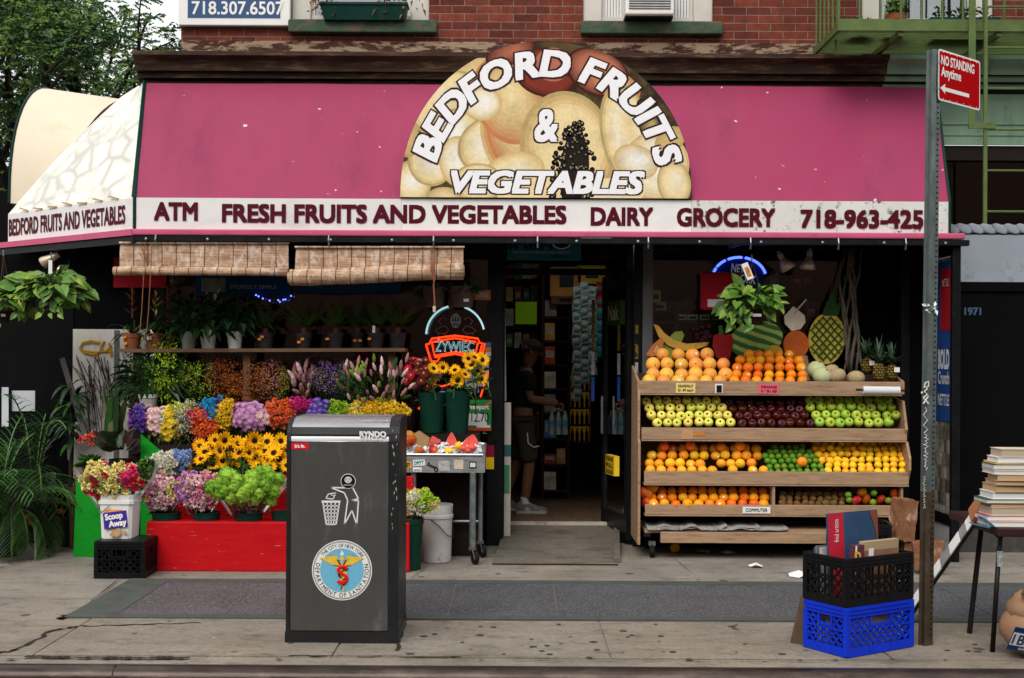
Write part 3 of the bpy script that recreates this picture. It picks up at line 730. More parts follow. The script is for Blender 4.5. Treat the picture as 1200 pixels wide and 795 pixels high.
CREAM = M('cream_fabric', (.74, .66, .54), .7, .06, 1.5, dirt=(.60, .47, .33), dirt_lo=.55, dirt_hi=.8, dirt_scale=1.2)
ca = thing('awning', 'cream corner awning with faded print and white lettered band, left of the pink awning', 'awning', (-3.9, 10.7, 2.6))
A0 = Vector((xl - .02, YA, 0)); A1 = Vector((P(10, 265, 11.3).x, 11.3, 0))
def az(z, t, off=0):                       # point on the corner's front plane
	p = A0.lerp(A1, t); d = (A1 - A0).normalized(); nrm = Vector((d.y, -d.x, 0)); nrm = nrm if nrm.y < 0 else -nrm
	return Vector((p.x, p.y, z)) + nrm * off
b = MB(); n_ = 12
TR, TL = Vector((-3.20, YT, zt + .01)), Vector((-3.58, 11.3, zt + .0))
vs = []
for j in range(n_ + 1):
	for i in range(n_ + 1):
		s_, t = i / n_, j / n_
		lo = az(zv, s_); hi = TR.lerp(TL, s_)
		p = lo.lerp(hi, t); bul = math.sin(PI * t) * .05 * (.3 + .4 * s_)
		vs.append(p + Vector((-.3, -.2, .9)) * bul)
b.add(vs, [(j * (n_ + 1) + i, j * (n_ + 1) + i + 1, (j + 1) * (n_ + 1) + i + 1, (j + 1) * (n_ + 1) + i) for j in range(n_) for i in range(n_)], COB)
b.build('canopy', ca, smooth=True)
d_ = (A1 - A0).normalized(); ang = math.atan2(-d_.y, -d_.x)
b = MB(); b.slab([az(zb, 0, .004), az(zb, 1, .004), az(zv, 1, .004), az(zv, 0, .004)], az(0, 0, -.006) - az(0, 0), VAL)
T = Matrix.Translation(az(2.815, .52, .009)) @ Matrix.Rotation(ang, 4, 'Z') @ Matrix.Rotation(R(90), 4, 'X')
b.text('BEDFORD FRUITS AND VEGETABLES', T, .14, MAROON, wd=(A1 - A0).length * .94, bold=.035); b.build('lettered_band', ca)
b = MB(); b.bar(az(zb - .03, -.02, .02), az(zb - .03, 1.25, .02), .05, .05, PINKB); b.build('pink_trim', ca)
b = MB(); b.bar(az(zb - .09, -.02, .0), az(zb - .09, 1.25, .0), .05, .055, DARKM)
for k in range(4): b.bar(az(zb - .05, .15 + k * .28, -.02), Vector((-3.3 - k * .2, 11.3 + k * .3, zb + .02)), .03, .03, DARKM)
b.build('front_bar', ca)
b = MB(); b.tube([az(zv + .01, 0, .005) + (TR - az(zv, 0)) * t for t in (0, .5, 1)], .010, EDGEG, 6); b.build('torn_piping', ca)
for k in range(7): b = MB(); p = az(zv + .005, .1 + k * .12, .01); b.bar(p, p + Vector((-.1, .07, .015 + rr(-.01, .02))), .012, .012, M('torn_tape', (.5, .36, .2), .8)); b.build('tape_strip', ca)
b = MB(); q = [A1 + Vector((0, 0, z)) for z in (zb, zv)]
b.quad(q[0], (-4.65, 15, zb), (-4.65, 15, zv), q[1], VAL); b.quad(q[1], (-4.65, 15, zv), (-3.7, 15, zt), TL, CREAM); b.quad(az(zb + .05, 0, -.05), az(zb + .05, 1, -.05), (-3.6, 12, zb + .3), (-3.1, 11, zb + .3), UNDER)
b.build('side_canopy', ca)
# barrel sign box on the side street part of the awning
bs_ = thing('awning_hood', 'cream half barrel hood with dark green edge standing over the corner awning', 'awning', (-4.4, 12.3, 3.1))
b = MB(); seg = 24; rows = []
for i in range(seg + 1):
	a = PI * i / seg; yy = 12.35 - math.cos(a) * 1.0; h = math.sin(a) ** .85
	rows.append((Vector((-4.62, yy, 3.05 + 1.25 * h)), Vector((-4.62 + .35 + .45 * h, yy, 3.02 + 1.17 * h))))
vs = [p for r in rows for p in r]
b.add(vs, [(2 * i, 2 * i + 1, 2 * i + 3, 2 * i + 2) for i in range(seg)], CREAM); b.build('hood', bs_, smooth=True)
b = MB(); b.poly([r[0] - Vector((.004, 0, 0)) for r in rows], M('sign_back_cream', (.68, .6, .42), .6)); b.build('sign_face', bs_)
b = MB(); b.tube([r[0] for r in rows], .014, EDGEG, 6); b.build('piping', bs_)

# the big half-round sign on the front
sg = thing('shop_sign', 'half round fruit picture sign with big white lettering above the pink awning band', 'sign', (P(640, 234, YA).x, YA, zv))
YS = YA - .03
cx_, cz_ = P(640, 235, YS).x, zv + .012
rx, rz = 171 * YS / FPX, 184 * YS / FPX
def ell(ax, az_, rx_, rz_, rot=0, n=36):
	return [(ax + rx_ * math.cos(t) * math.cos(rot) - rz_ * math.sin(t) * math.sin(rot), az_ + rx_ * math.cos(t) * math.sin(rot) + rz_ * math.sin(t) * math.cos(rot)) for t in (2 * PI * k / n for k in range(n))]
OUT = [(cx_ + rx * math.cos(PI * k / 60), cz_ + rz * (math.sin(PI * k / 60) ** .92)) for k in range(61)]
def clip(poly, conv):
	out = list(poly)
	for i in range(len(conv)):
		a, c = conv[i], conv[(i + 1) % len(conv)]
		def ins(p): return (c[0] - a[0]) * (p[1] - a[1]) - (c[1] - a[1]) * (p[0] - a[0]) >= 0
		src, out = out, []
		for k in range(len(src)):
			p, q = src[k - 1], src[k]
			if ins(q) != ins(p):
				d1 = (c[0] - a[0]) * (p[1] - a[1]) - (c[1] - a[1]) * (p[0] - a[0]); d2 = (c[0] - a[0]) * (q[1] - a[1]) - (c[1] - a[1]) * (q[0] - a[0]); t = d1 / (d1 - d2)
				out.append((p[0] + (q[0] - p[0]) * t, p[1] + (q[1] - p[1]) * t))
			if ins(q): out.append(q)
		if not out: return []
	return out
b = MB()
b.slab([(x, YS, z) for x, z in OUT], (0, .02, 0), EDGEG)
sm = lambda x, z: (x, z)
back = [(x, YS + .0205, z) for x, z in OUT]
depth = [min(.72, max(.02, (z - zv) * .55)) for x, z in OUT]
b.build('backing', sg)
b = MB()
vs = []
for (x, y, z), d in zip(back, depth): vs += [Vector((x, y, z)), Vector((x, YA + .02 + (YT - YA) * min(1, max(0, (z - zv) / (zt - zv))), z))]
b.add(vs, [(2 * i, 2 * i + 1, 2 * i + 3, 2 * i + 2) for i in range(60)], CREAM); b.build('hood', sg, smooth=True)
# printed picture: layered flat shapes, each a fraction of a millimetre over the other
pcol = {'ground': (.13, .085, .035), 'pale': (.82, .68, .40), 'cream': (.82, .75, .57), 'white': (.86, .84, .78),
      'rim': (.52, .40, .19), 'tan': (.66, .49, .24), 'peach': (.58, .26, .12), 'red': (.26, .05, .03), 'redl': (.50, .19, .12), 'redd': (.10, .02, .015),
      'seed': (.015, .012, .01), 'seedl': (.36, .30, .2), 'dark': (.03, .02, .015)}
lay = [0]
def put(poly, m, fix=None):
	q = clip(poly, OUT)
	if len(q) >= 3:
		lay[0] += fix is None; b.poly([(x, YS - .001 - (lay[0] if fix is None else lay[0] + fix) * .000012, z) for x, z in q], m)
def S(px, py): p = P(px, py, YS); return p.x, p.z
def fruit(px, py, w_, h_, rot, tones, fix=None):
	x, z = S(px, py); k = YS / FPX
	cl = [pcol[t] for t in tones]; n = 1 if len(cl) == 1 else 10; w_ *= .9; h_ *= .9
	for i in range(n):
		f = i / max(1, n - 1); g_ = f ** .75 * (len(cl) - 1); a_ = min(int(g_), len(cl) - 1); c2 = cl[min(a_ + 1, len(cl) - 1)]; q = g_ - a_
		c3 = tuple(round(u + (v - u) * q, 2) for u, v in zip(cl[a_], c2)); s_ = 1 - .82 * f
		put(ell(x + .10 * f * w_ * k, z + .16 * f * h_ * k, w_ * k * s_, h_ * k * s_, R(rot)), M('sign_print_%d_%d_%d' % tuple(u * 100 for u in c3), c3, .45, .10, 30, dirt=tuple(u * .72 for u in c3), dirt_lo=.48, dirt_hi=.8, dirt_scale=5.5), fix)
b = MB()
put([(x, z) for x, z in [(cx_ + (p[0] - cx_) * .993, cz_ + .002 + (p[1] - cz_) * .993) for p in OUT]], M('sign_print_ground', pcol['ground'], .45, .3, 8, dirt=(.04, .028, .018), dirt_lo=.45, dirt_hi=.6, dirt_scale=6))
for a in [(560, 100, 40, 34, 30, ('tan', 'pale')), (575, 118, 34, 28, -10, ('rim', 'pale', 'cream')), (520, 120, 36, 50, -50, ('rim', 'pale', 'pale', 'cream')), (482, 215, 26, 30, 0, ('rim', 'pale', 'white')), (505, 190, 30, 32, 20, ('rim', 'pale', 'cream', 'white')),
          (478, 165, 16, 22, 0, ('rim', 'tan')), (530, 160, 42, 30, 50, ('rim', 'pale', 'cream', 'white')), (538, 190, 26, 34, 10, ('tan', 'cream', 'white')), (570, 170, 40, 34, 40, ('rim', 'pale', 'cream', 'white')), (600, 160, 40, 62, 15, ('tan', 'peach', 'tan', 'pale')),
          (595, 118, 44, 60, 25, ('peach', 'tan', 'pale')), (565, 122, 26, 22, 0, ('tan', 'cream', 'white')),
          (640, 85, 42, 32, -10, ('redd', 'red', 'red', 'red')), (648, 76, 24, 22, 0, ('redl', 'redl')), (598, 62, 34, 16, 20, ('redd', 'redl')), (700, 85, 44, 30, -25, ('redd', 'redl', 'peach')), (722, 100, 34, 18, -25, ('peach', 'tan')),
          (665, 175, 62, 76, 10, ('rim', 'tan', 'pale', 'pale', 'pale')), (735, 160, 34, 70, 12, ('rim', 'pale', 'cream', 'pale')), (762, 150, 14, 40, 20, ('dark', 'rim')), (768, 195, 44, 46, -20, ('tan', 'cream', 'white')), (790, 215, 22, 30, 10, ('rim', 'pale', 'cream')),
          (745, 190, 30, 22, -20, ('tan', 'white')), (785, 165, 22, 16, 40, ('rim', 'tan')), (600, 205, 44, 28, 20, ('tan', 'pale', 'cream')), (560, 215, 34, 26, 0, ('rim', 'pale', 'cream', 'white')), (635, 225, 60, 22, 0, ('pale',)), (520, 232, 22, 14, 0, ('rim', 'pale')),
          (720, 225, 40, 18, 0, ('pale', 'cream')), (673, 200, 19, 52, -4, ('dark',))]: fruit(*a)
for k in range(140):
	t = rr(0, 1); yy = 142 + t * 92; xx = 675 - t * 8 + rr(-1, 1) * (5 + 21 * math.sin(min(1, t * 1.7) * PI / 2))
	r_ = rr(2.4, 4.2); fruit(xx, yy, r_, r_ * rr(.8, 1.1), 0, ('seed',), 1 + k % 4)
	if k % 3: fruit(xx + rr(-1, 1), yy - 1, r_ * rr(.2, .45), r_ * .3, 0, ('seedl',), 5 + k % 4)
b.build('fruit_picture', sg)
SL = M('sign_letter_white', (.84, .84, .86), .45, .03); SO = M('sign_letter_outline', (.055, .02, .02), .45, .05)
b = MB(); k = YS / FPX
cz2 = S(640, 222)
for m_, bo, off in ((SO, .10, .0058), (SL, .05, .0074)):
	T = frontal((cx_, YS - off, cz2[1]))
	b.arc('BEDFORD FRUITS', T, 147 * k, 147 * k, 166.5, 11.5, 28.5 * k, m_, bold=bo, wf=1.16, shear=.12)
	b.text('&', frontal((S(640, 145)[0], YS - off, S(640, 147)[1])), 36 * k, m_, wd=(28 if bo < .1 else 32) * k, bold=bo * .7, shear=.1)
	for i, (ch, wd_) in enumerate((('VEGETABLES', 228),)):
		b.text(ch, frontal((S(642, 214)[0], YS - off, S(642, 214)[1])), 24 * k, m_, wd=(wd_ if bo < .1 else wd_ + 4) * k, bold=bo, shear=.22)
b.build('lettering', sg)

# bamboo blinds hanging from the bar
def bamboo():
	m, n, l, bs = _nt('bamboo_slats')
	tc = n.new('ShaderNodeTexCoord').outputs['Object']; sp = n.new('ShaderNodeSeparateXYZ'); l.new(tc, sp.inputs[0])
	w1 = nz(n, l, tc, 1, 4, .8, (2.5, 1, 85)); w2 = nz(n, l, tc, 1, 6, .75, (14, 8, 10))
	c = mix(n, l, ramp(n, l, w1, .35, .65), (.18, .09, .05), (.58, .38, .24)); c = mix(n, l, ramp(n, l, w2, .48, .68), c, (.68, .58, .50))
	fx = n.new('ShaderNodeMath'); fx.operation = 'MULTIPLY'; fx.inputs[1].default_value = 8.6; l.new(sp.outputs['X'], fx.inputs[0])
	fr = n.new('ShaderNodeMath'); fr.operation = 'FRACT'; l.new(fx.outputs[0], fr.inputs[0]); lt = n.new('ShaderNodeMath'); lt.operation = 'LESS_THAN'; lt.inputs[1].default_value = .06; l.new(fr.outputs[0], lt.inputs[0])
	c = mix(n, l, lt.outputs[0], c, (.05, .03, .02)); l.new(c, bs.inputs['Base Color']); bs.inputs['Roughness'].default_value = .6; bs.inputs['Specular IOR Level'].default_value = .15
	bn = n.new('ShaderNodeBump'); bn.inputs['Strength'].default_value = .8; bn.inputs['Distance'].default_value = .004; l.new(w1, bn.inputs['Height']); l.new(bn.outputs[0], bs.inputs['Normal'])
	return m
BAM = bamboo()
CORD = M('brown_cord', (.30, .13, .07), .8, .2)
def blind(label, px0, px1, py0, pyl, pyr, roll, YB, rolled):
	t = thing('bamboo_blind', label, 'blind', P((px0 + px1) / 2, py0, YB), group='bamboo blinds under the awning bar')
	a, c, d, e = P(px0, py0, YB), P(px1, py0, YB), P(px1, pyr, YB), P(px0 - 2, pyl, YB)
	b = MB(); n = 22; vs = []
	for i in range(n + 1):
		f = i / n; top = a.lerp(c, f); bot = e.lerp(d, f)
		for j in range(4): q = top.lerp(bot, j / 3); vs.append(q + Vector((0, .012 * math.sin(f * 9) * j / 3 + (rr(-.002, .002)), 0)))
	b.add(vs, [(i * 4 + j, i * 4 + j + 1, (i + 1) * 4 + j + 1, (i + 1) * 4 + j) for i in range(n) for j in range(3)], BAM); b.build('slat_panel', t)
	b = MB(); b.tube([a + Vector((-.01, -.015, 0)), c + Vector((.01, -.015, 0))], .009, BAM, 8); b.build('head_rail', t)
	b = MB()
	ends = [e + Vector((-.03, -.03, 0)), d + Vector((.0, -.03, 0))]
	b.tube([ends[0].lerp(ends[1], k / 8) + Vector((0, 0, rr(-.003, .003))) for k in range(9)], [roll * rr(.93, 1.05) for k in range(9)], BAM, 14)
	if rolled: b.tube([ends[0] + Vector((-.015, 0, 0)), ends[1] + Vector((.01, 0, 0))], roll * .7, BAM, 12)
	b.build('rolled_bottom', t, smooth=True)
	return t, a, c, d, e
t, a, c, d, e = blind('left bamboo blind, short and level, hanging beside the corner awning', 141, 338, 285, 318, 319, .035, YA + .0, False)
b = MB()
for px in (170, 178):
	p0 = P(px, 286, YA - .03); b.tube([p0, P(px - 2, 330, YA - .06), P(px - 4, 365, YA - .05), P(px - 6, 388, YA - .05)], .004, CORD, 5)
b.tube([P(166, 290, YA - .02), P(176, 322, YA - .05)], .005, CORD, 5); b.build('cord', t)
t, a, c, d, e = blind('right bamboo blind with its thick lower roll hanging askew', 347, 543, 290, 326, 318, .068, YA + .0, True)
b = MB()
for dx in (-2, 0, 2): b.tube([P(507 + dx, 292, YA - .02), P(507 + dx, 315, YA - .11), P(509, 332, YA - .11)], .005, CORD, 5)
b.tube([P(508, 332, YA - .1), P(510, 365, YA - .08)], .007, CORD, 6); b.lathe([(.012, 0), (.014, .04), (.008, .05)], P(509, 366, YA - .08), M('cord_pull', (.6, .5, .4), .6), 8); b.build('cord', t)

# floodlights under the awning
LAMPM = M('lamp_bronze', (.55, .45, .37), .35, .15, 8, metal=.4); LAMPW = M('lamp_holder', (.45, .42, .38), .5)
for (px, py, tilt, lab) in ((921, 310, -32, 'bare reflector bulb under the awning, the left of the two above the pineapple'), (947, 309, 8, 'bare reflector bulb under the awning, the right of the two above the pineapple')):
	p = P(px, py, 10.5); t = thing('spotlight', lab, 'spotlight', p, group='reflector bulbs under the awning')
	Tm = Matrix.Rotation(R(tilt), 3, 'Y')
	b = MB(); b.lathe([(.0, -.052), (.062, -.05), (.068, -.035), (.055, 0), (.03, .045), (.026, .055)], p, LAMPM, 18, Tm); b.build('bulb', t, smooth=True)
	b = MB(); b.lathe([(.024, .05), (.026, .10), (.016, .11), (.012, .13)], p, LAMPW, 12, Tm); b.build('lamp_holder', t, smooth=True, angle=40)
for (px, py, tilt, lab) in ((60, 303, 60, 'bronze spotlight under the corner awning above the hanging plant'), (80, 321, 110, 'small bronze spotlight behind the hanging plant under the corner awning')):
	p = P(px, py, 10.9); t = thing('spotlight', lab, 'spotlight', p, group='spotlights under the corner awning')
	Tm = Matrix.Rotation(R(tilt), 3, 'Y')
	b = MB(); b.lathe([(.05, -.09), (.055, -.07), (.035, .0), (.03, .08), (.0, .085)], p, LAMPM, 16, Tm); b.build('lamp_head', t, smooth=True, angle=50)
	b = MB(); b.tube([p, p + Vector((.0, .05, .16))], .012, DARKM, 6); b.build('arm', t)
# ------------------------------------------------------------------ shop front: glazing, door, interior
FRAME = M('black_door_frame', (.016, .017, .018), .4, .3, 14, dirt=(.09, .09, .09), dirt_lo=.68, dirt_hi=.75, dirt_scale=25)
SHOPGL = glass_mat('shop_window_glass', (.82, .86, .86), .02)
sf = thing('grocery_storefront', 'black framed glazed shop front of the grocery beneath the awning', 'shopfront', (0, YF, 0))
xd0, xd1 = P(590, 450, YF).x, P(742, 450, YF).x           # door opening
b = MB()
b.cbox(P(571, 450, YF).x, xd0, YF - .03, YF + .06, 0, 2.98, FRAME, .006); b.cbox(xd1, xd1 + .07, YF - .03, YF + .06, 0, 2.98, FRAME, .006)
b.box(xd0, xd1, YF + .5, YF + .56, 2.42, 2.48, FRAME); b.box(-3.15, P(571, 450, YF).x, YF - .01, YF + .05, 2.55, 2.63, FRAME)
b.cbox(-3.15, -3.05, YF - .03, YF + .06, 0, 2.98, FRAME, .006); b.cbox(3.42, 3.5, YF - .03, YF + .06, 0, 2.98, FRAME, .006); b.box(2.98, 3.03, YF - .02, YF + .05, 1.2, 2.98, FRAME)
b.build('frame', sf)
GREYP = M('grey_post', (.16, .165, .17), .6, .2, 8, stretch=(1, 1, .3))
b = MB(); b.cbox(xd1 + .075, xd1 + .17, YF - .02, YF + .04, 1.0, 2.98, GREYP, .01); b.build('grey_post', sf)
b = MB(); b.box(xd1 + .17, 2.98, YF + .0, YF + .008, 1.25, 2.95, SHOPGL); b.build('window_pane', sf)
b = MB(); b.box(-3.05, P(571, 450, YF).x, YF + .0, YF + .008, .9, 2.55, SHOPGL); b.build('window_pane', sf)
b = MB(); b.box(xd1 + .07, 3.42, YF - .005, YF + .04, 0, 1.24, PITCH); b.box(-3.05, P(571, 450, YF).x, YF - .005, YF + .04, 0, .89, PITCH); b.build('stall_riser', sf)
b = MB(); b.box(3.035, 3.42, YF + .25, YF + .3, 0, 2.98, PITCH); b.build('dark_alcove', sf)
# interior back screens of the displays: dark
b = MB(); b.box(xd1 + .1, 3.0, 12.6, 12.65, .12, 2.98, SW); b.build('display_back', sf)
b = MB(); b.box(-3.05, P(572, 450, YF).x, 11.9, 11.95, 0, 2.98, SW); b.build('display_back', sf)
STONE = M('worn_threshold', (.50, .46, .40), .7, .2, 10, dirt=(.2, .18, .15))
b = MB(); b.box(xd0 + .03, xd1 - .16, 11.5, 11.558, .08, .128, STONE); b.build('threshold', sf)
b = MB(); b.cbox(xd0 + .0, xd0 + .01, YF + .065, 11.5, .05, 2.42, FRAME, .003); b.build('door_return', sf)
b = MB(); b.box(xd0, xd1, YF + .52, YF + .53, 2.49, 2.98, SHOPGL); b.build('transom_pane', sf)
# entrance ramp
RAMPM = ground_mat('ramp_concrete', (.10, .09, .076), (.17, .155, .132))
rp = MB(); f0, f1 = G(577, 662), G(723, 660);
rp.add([(f0.x, f0.y, .004), (f1.x, f1.y, .004), (xd1 - .09, 11.5, .10), (xd0 + .02, 11.5, .10), (f0.x, f0.y, -.02), (f1.x, f1.y, -.02), (xd1 - .09, 11.5, -.02), (xd0 + .02, 11.5, -.02)],
       [(0, 1, 2, 3), (0, 4, 5, 1), (1, 5, 6, 2), (0, 3, 7, 4)], RAMPM); rp.bar((f1.x, f1.y, .02), (xd1 - .09, 11.49, .112), .05, .03, RAMPM); rp.box(f0.x, f1.x, f0.y - .012, f0.y - .002, -.01, .012, CRACK); tag(rp.build('entrance_ramp'), kind='structure')
# the open door, swung inwards on the right
dr = thing('glass_door', 'open black framed glass door with stickers right of the entrance', 'door', (xd1 - .02, YF + .02, 0))
h = Vector((xd1 - .03, YF + .02, 0)); e = Vector((xd1 - .20, 11.72, 0)); dd = (e - h).normalized()
b = MB(); nn = Vector((-dd.y, dd.x, 0))
def seg_(a, c, z0, z1, th, m, bb): bb.slab([h + dd * a + nn * th + Vector((0, 0, z0)), h + dd * c + nn * th + Vector((0, 0, z0)), h + dd * c + nn * th + Vector((0, 0, z1)), h + dd * a + nn * th + Vector((0, 0, z1))], -nn * th * 2, m)
seg_(0, .07, .05, 2.42, .025, FRAME, b); seg_(.73, .8, .05, 2.42, .025, FRAME, b); seg_(.071, .729, .05, .25, .024, FRAME, b); seg_(.071, .729, 2.3, 2.42, .024, FRAME, b); b.build('door_frame', dr)
b = MB(); seg_(.071, .729, .251, 2.299, .005, glass_mat('door_glass', (.2, .22, .22), .1), b); b.build('door_pane', dr)
b = MB(); b.tube([h + dd * .66 + nn * .06 + Vector((0, 0, .95)), h + dd * .66 + nn * .06 + Vector((0, 0, 1.3))], .012, STEEL, 8); b.build('door_handle', dr)
def dsign(a, c, z0, z1, m, txt=None, tm=INK, th=.03, lines=None):
	bb = MB(); seg_(a, c, z0, z1, th, m, bb)
	if lines:
		for k, tx in enumerate(lines):
			zc = z1 - (z1 - z0) * (k + .5) / len(lines); p = h + dd * (a + c) / 2 + nn * (th + .003) + Vector((0, 0, zc))
			T = Matrix(((-dd.x, 0, nn.x, p.x), (-dd.y, 0, nn.y, p.y), (0, 1, 0, p.z), (0, 0, 0, 1)))
			bb.text(tx, T, (z1 - z0) / len(lines) * .6, tm, wd=(c - a) * .8, bold=.02)
	return bb
dsign(.36, .64, .58, .76, YELP, lines=['PLEASE', 'PULL', 'DOOR']).build('sticker', dr);
NAK = M('dark_sticker_green', (.04, .09, .02), .5)
dsign(.2, .6, 1.96, 2.18, NAK, lines=['Nak'], tm=M('sticker_cream', (.5, .45, .3), .6)).build('sticker', dr)
STY = M('sticker_strip_yellow', (.30, .2, .03), .6, .5, 40, dirt=(.05, .04, .03), dirt_lo=.5, dirt_hi=.55, dirt_scale=40); STK = M('sticker_strip_white', (.4, .4, .38), .6, .3, 30)
b = MB();
for k, (z0, z1, m) in enumerate(((1.28, 1.4, STY), (1.46, 1.62, STK), (1.63, 1.78, STY), (1.0, 1.27, STK), (1.85, 1.95, STY))): b.box(xd1 + .012, xd1 + .04, YF - .034, YF - .031, z0 + .02, z1, m)
b.build('sticker', sf)
b = MB()
for k, (z0, z1, m) in enumerate(((1.72, 2.2, STY), (1.5, 1.7, STK), (1.25, 1.48, BLUEP))): b.box(.745, .775, 11.6, 11.61, z0, z1, m)
b.build('sticker_strip', dr)
# white upright panel with stickers at the left of the door
wp = thing('white_side_panel', 'worn white upright board with stickers at the left of the shop door', 'board', P(593, 605, YF + .12))
b = MB(); a, c = P(588, 605, YF + .1), P(599, 472, YF + .1); b.cbox(a.x, c.x, YF + .1, YF + .14, .04, c.z, M('worn_white_board', (.50, .46, .42), .7, .12, 6, dirt=(.25, .2, .16), dirt_lo=.6, dirt_hi=.7), .006); b.build('board', wp)
b = MB(); b.box(a.x + .01, c.x - .01, YF + .094, YF + .098, .45, .7, M('green_sticker', (.08, .25, .12), .6)); b.box(a.x, c.x, YF + .094, YF + .098, .78, .88, M('teal_sticker', (.05, .15, .15), .6)); b.build('sticker', wp)
b = MB(); b.tube([P(592, 470, YF + .12), P(590, 330, YF + .12)], .012, M('white_pipe', (.4, .37, .33), .6), 8); b.build('pipe', wp)

# teal sign over the door
ts = thing('tobacco_sign', 'teal hanging sign with black lettering over the shop door', 'sign', P(637, 298, 10.7))
TEALS = M('teal_sign', (.02, .16, .19), .5, .08)
a, c = P(594, 305, 10.7), P(681, 278, 10.7)
b = MB(); b.cbox(a.x, c.x, 10.7, 10.72, a.z, c.z, TEALS, .004)
b.text('SPIRIT', frontal((P(622, 286, 10.697))), .085, INK, wd=.46, bold=.04); b.text('100% ADDITIVE-FREE NATURAL TOBACCO', frontal(P(635, 296, 10.697)), .022, M('sign_silver', (.35, .42, .42), .5), wd=.5, bold=.01)
b.text('NATURAL', frontal(P(613, 301, 10.697)), .02, M('sign_orange', (.35, .16, .05), .5), wd=.1, bold=.02); b.text('AMERICAN', frontal(P(655, 301, 10.697)), .02, INK, wd=.14, bold=.02); b.build('face', ts)
b = MB(); b.disc(frontal(P(658, 284, 10.696)), .085, .06, WHITE, 24); b.disc(frontal(P(658, 284, 10.694)), .075, .052, INK, 24); b.build('emblem', ts)
b = MB();
for px in (605, 670): b.tube([P(px, 279, 10.71), P(px, 262, 10.71)], .004, DARKM, 5)
b.build('hanging_wire', ts)

# shelving seen through the door, with packs, and a lit cooler at the back
WOODD = M('dark_shelf_wood', (.06, .032, .02), .6, .3, 6, stretch=(1, 6, 8))
lp = thing('ceiling_light', 'lit white strip light on the ceiling inside the shop door', 'ceiling light', (.75, 12.3, 2.9))
b = MB(); b.cbox(.45, 1.0, 12.2, 12.4, 2.86, 2.92, WHITE, .01); b.build('casing', lp)
b = MB(); b.tube([(.47, 12.3, 2.835), (.98, 12.3, 2.835)], .018, M('lamp_tube', (.9, .9, .85), .4, 0, emit=2.0), 8); b.build('tube', lp)
al = bpy.data.lights.new('strip_light', 'AREA'); al.shape = 'RECTANGLE'; al.size = .5; al.size_y = .1; al.energy = 2.0; al.color = (1, .95, .85); ao = bpy.data.objects.new('strip_light', al); COL.objects.link(ao); ao.location = (.72, 12.3, 2.8)
for k in range(16):
	px, py, Y = 597 + (k % 4) * 10, 318 + (k // 4) * 27, 13.9; p = P(px, py, Y); wd, hh = rr(.07, .1), rr(.14, .22); cc, cn = [((.5, .08, .05), 'red'), ((.6, .5, .2), 'mustard'), ((.55, .54, .5), 'pale'), ((.12, .3, .2), 'green')][(k * 3 + k // 4) % 4]
	b = MB(); b.cbox(p.x - wd / 2, p.x + wd / 2, Y, Y + .15, p.z - hh / 2, p.z + hh / 2, M('tall_pack_' + cn, cc, .6, .3, 9), .005); b.box(p.x - wd * .35, p.x + wd * .35, Y - .004, Y - .0005, p.z - hh * .2, p.z + hh * .15, MATS.get('pack_label') or M('pack_label', (.5, .47, .4), .5, .3, 20)); tag(b.build('packet', loc=p), cn + ' tall packet on the wall rack behind the person', 'packet', 'tall packets on the wall rack')
rk_ = thing('wall_rack', 'dark wall rack of tall packets behind the person in the shop', 'rack', P(612, 400, 13.9)); b = MB()
for k in range(4): zz = P(612, 318 + 27 * k, 13.9).z - .125; b.box(P(591, 0, 13.9).x, P(634, 0, 13.9).x, 13.88, 14.1, zz, zz + .012, WOODD)
b.build('board', rk_)
sh = thing('shelf_unit', 'dark wooden shelf unit inside the shop seen through the door', 'shelf', P(662, 590, 13.4))
xs0, xs1 = P(634, 500, 13.4).x, P(668, 500, 13.4).x
b = MB(); b.box(xs0, xs0 + .03, 13.4, 13.75, .12, 2.6, WOODD); b.box(xs1 - .03, xs1, 13.4, 13.75, .12, 2.6, WOODD); b.build('side_panel', sh)
lev = [.2, .48, .76, 1.04, 1.3, 1.56, 1.82, 2.08]
for z in lev:
	b = MB(); b.box(xs0 + .031, xs1 - .031, 13.4, 13.75, z, z + .025, WOODD); b.build('shelf', sh)
cols = [((.6, .58, .5), 'pale'), ((.5, .1, .06), 'red'), ((.12, .25, .5), 'blue'), ((.6, .36, .12), 'brown'), ((.3, .3, .27), 'grey')]
for li, z in enumerate(lev):
	x = xs0 + .035; i = 0
	while x < xs1 - .1:
		wd = rr(.10, .14); hh = rr(.1, .2); cc, cn = cols[(li + i * 2 + (li // 3)) % 5]
		if x + wd > xs1 - .035: break
		b = MB(); b.cbox(x, x + wd - .008, 13.41, 13.6, z + .026, z + .026 + hh, M('pack_' + cn, cc, .5, .3, 12), .004)
		b.box(x + .015, x + wd - .022, 13.406, 13.4095, z + .04 + hh * .3, z + .03 + hh * .75, M('pack_label', (.5, .47, .4), .5, .3, 20))
		tag(b.build('packet', loc=(x + wd / 2, 13.5, z + .026)), cn + ' packet standing on the dark shelf unit inside the doorway, shelf %s' % ['at the bottom', 'second from the floor', 'third from the floor', 'fourth from the floor', 'fifth from the floor', 'sixth from the floor', 'second from the top', 'at the top'][li], 'packet', 'packets on the shelf inside the shop')
		x += wd; i += 1
cl = thing('drinks_cooler', 'lit yellow drinks cooler deep inside the shop', 'cooler', P(679, 520, 15.5))
xc0, xc1 = P(668, 500, 15.5).x, P(692, 500, 15.5).x; zc0, zc1 = P(680, 520, 15.5).z, P(680, 440, 15.5).z
b = MB(); b.box(xc0 - .05, xc0, 15.4, 15.9, .12, 2.2, DARKM); b.box(xc1, xc1 + .05, 15.4, 15.9, .12, 2.2, DARKM); b.box(xc0, xc1, 15.4, 15.9, zc1, 2.2, DARKM); b.box(xc0, xc1, 15.4, 15.9, .12, zc0, DARKM); b.build('cabinet', cl)
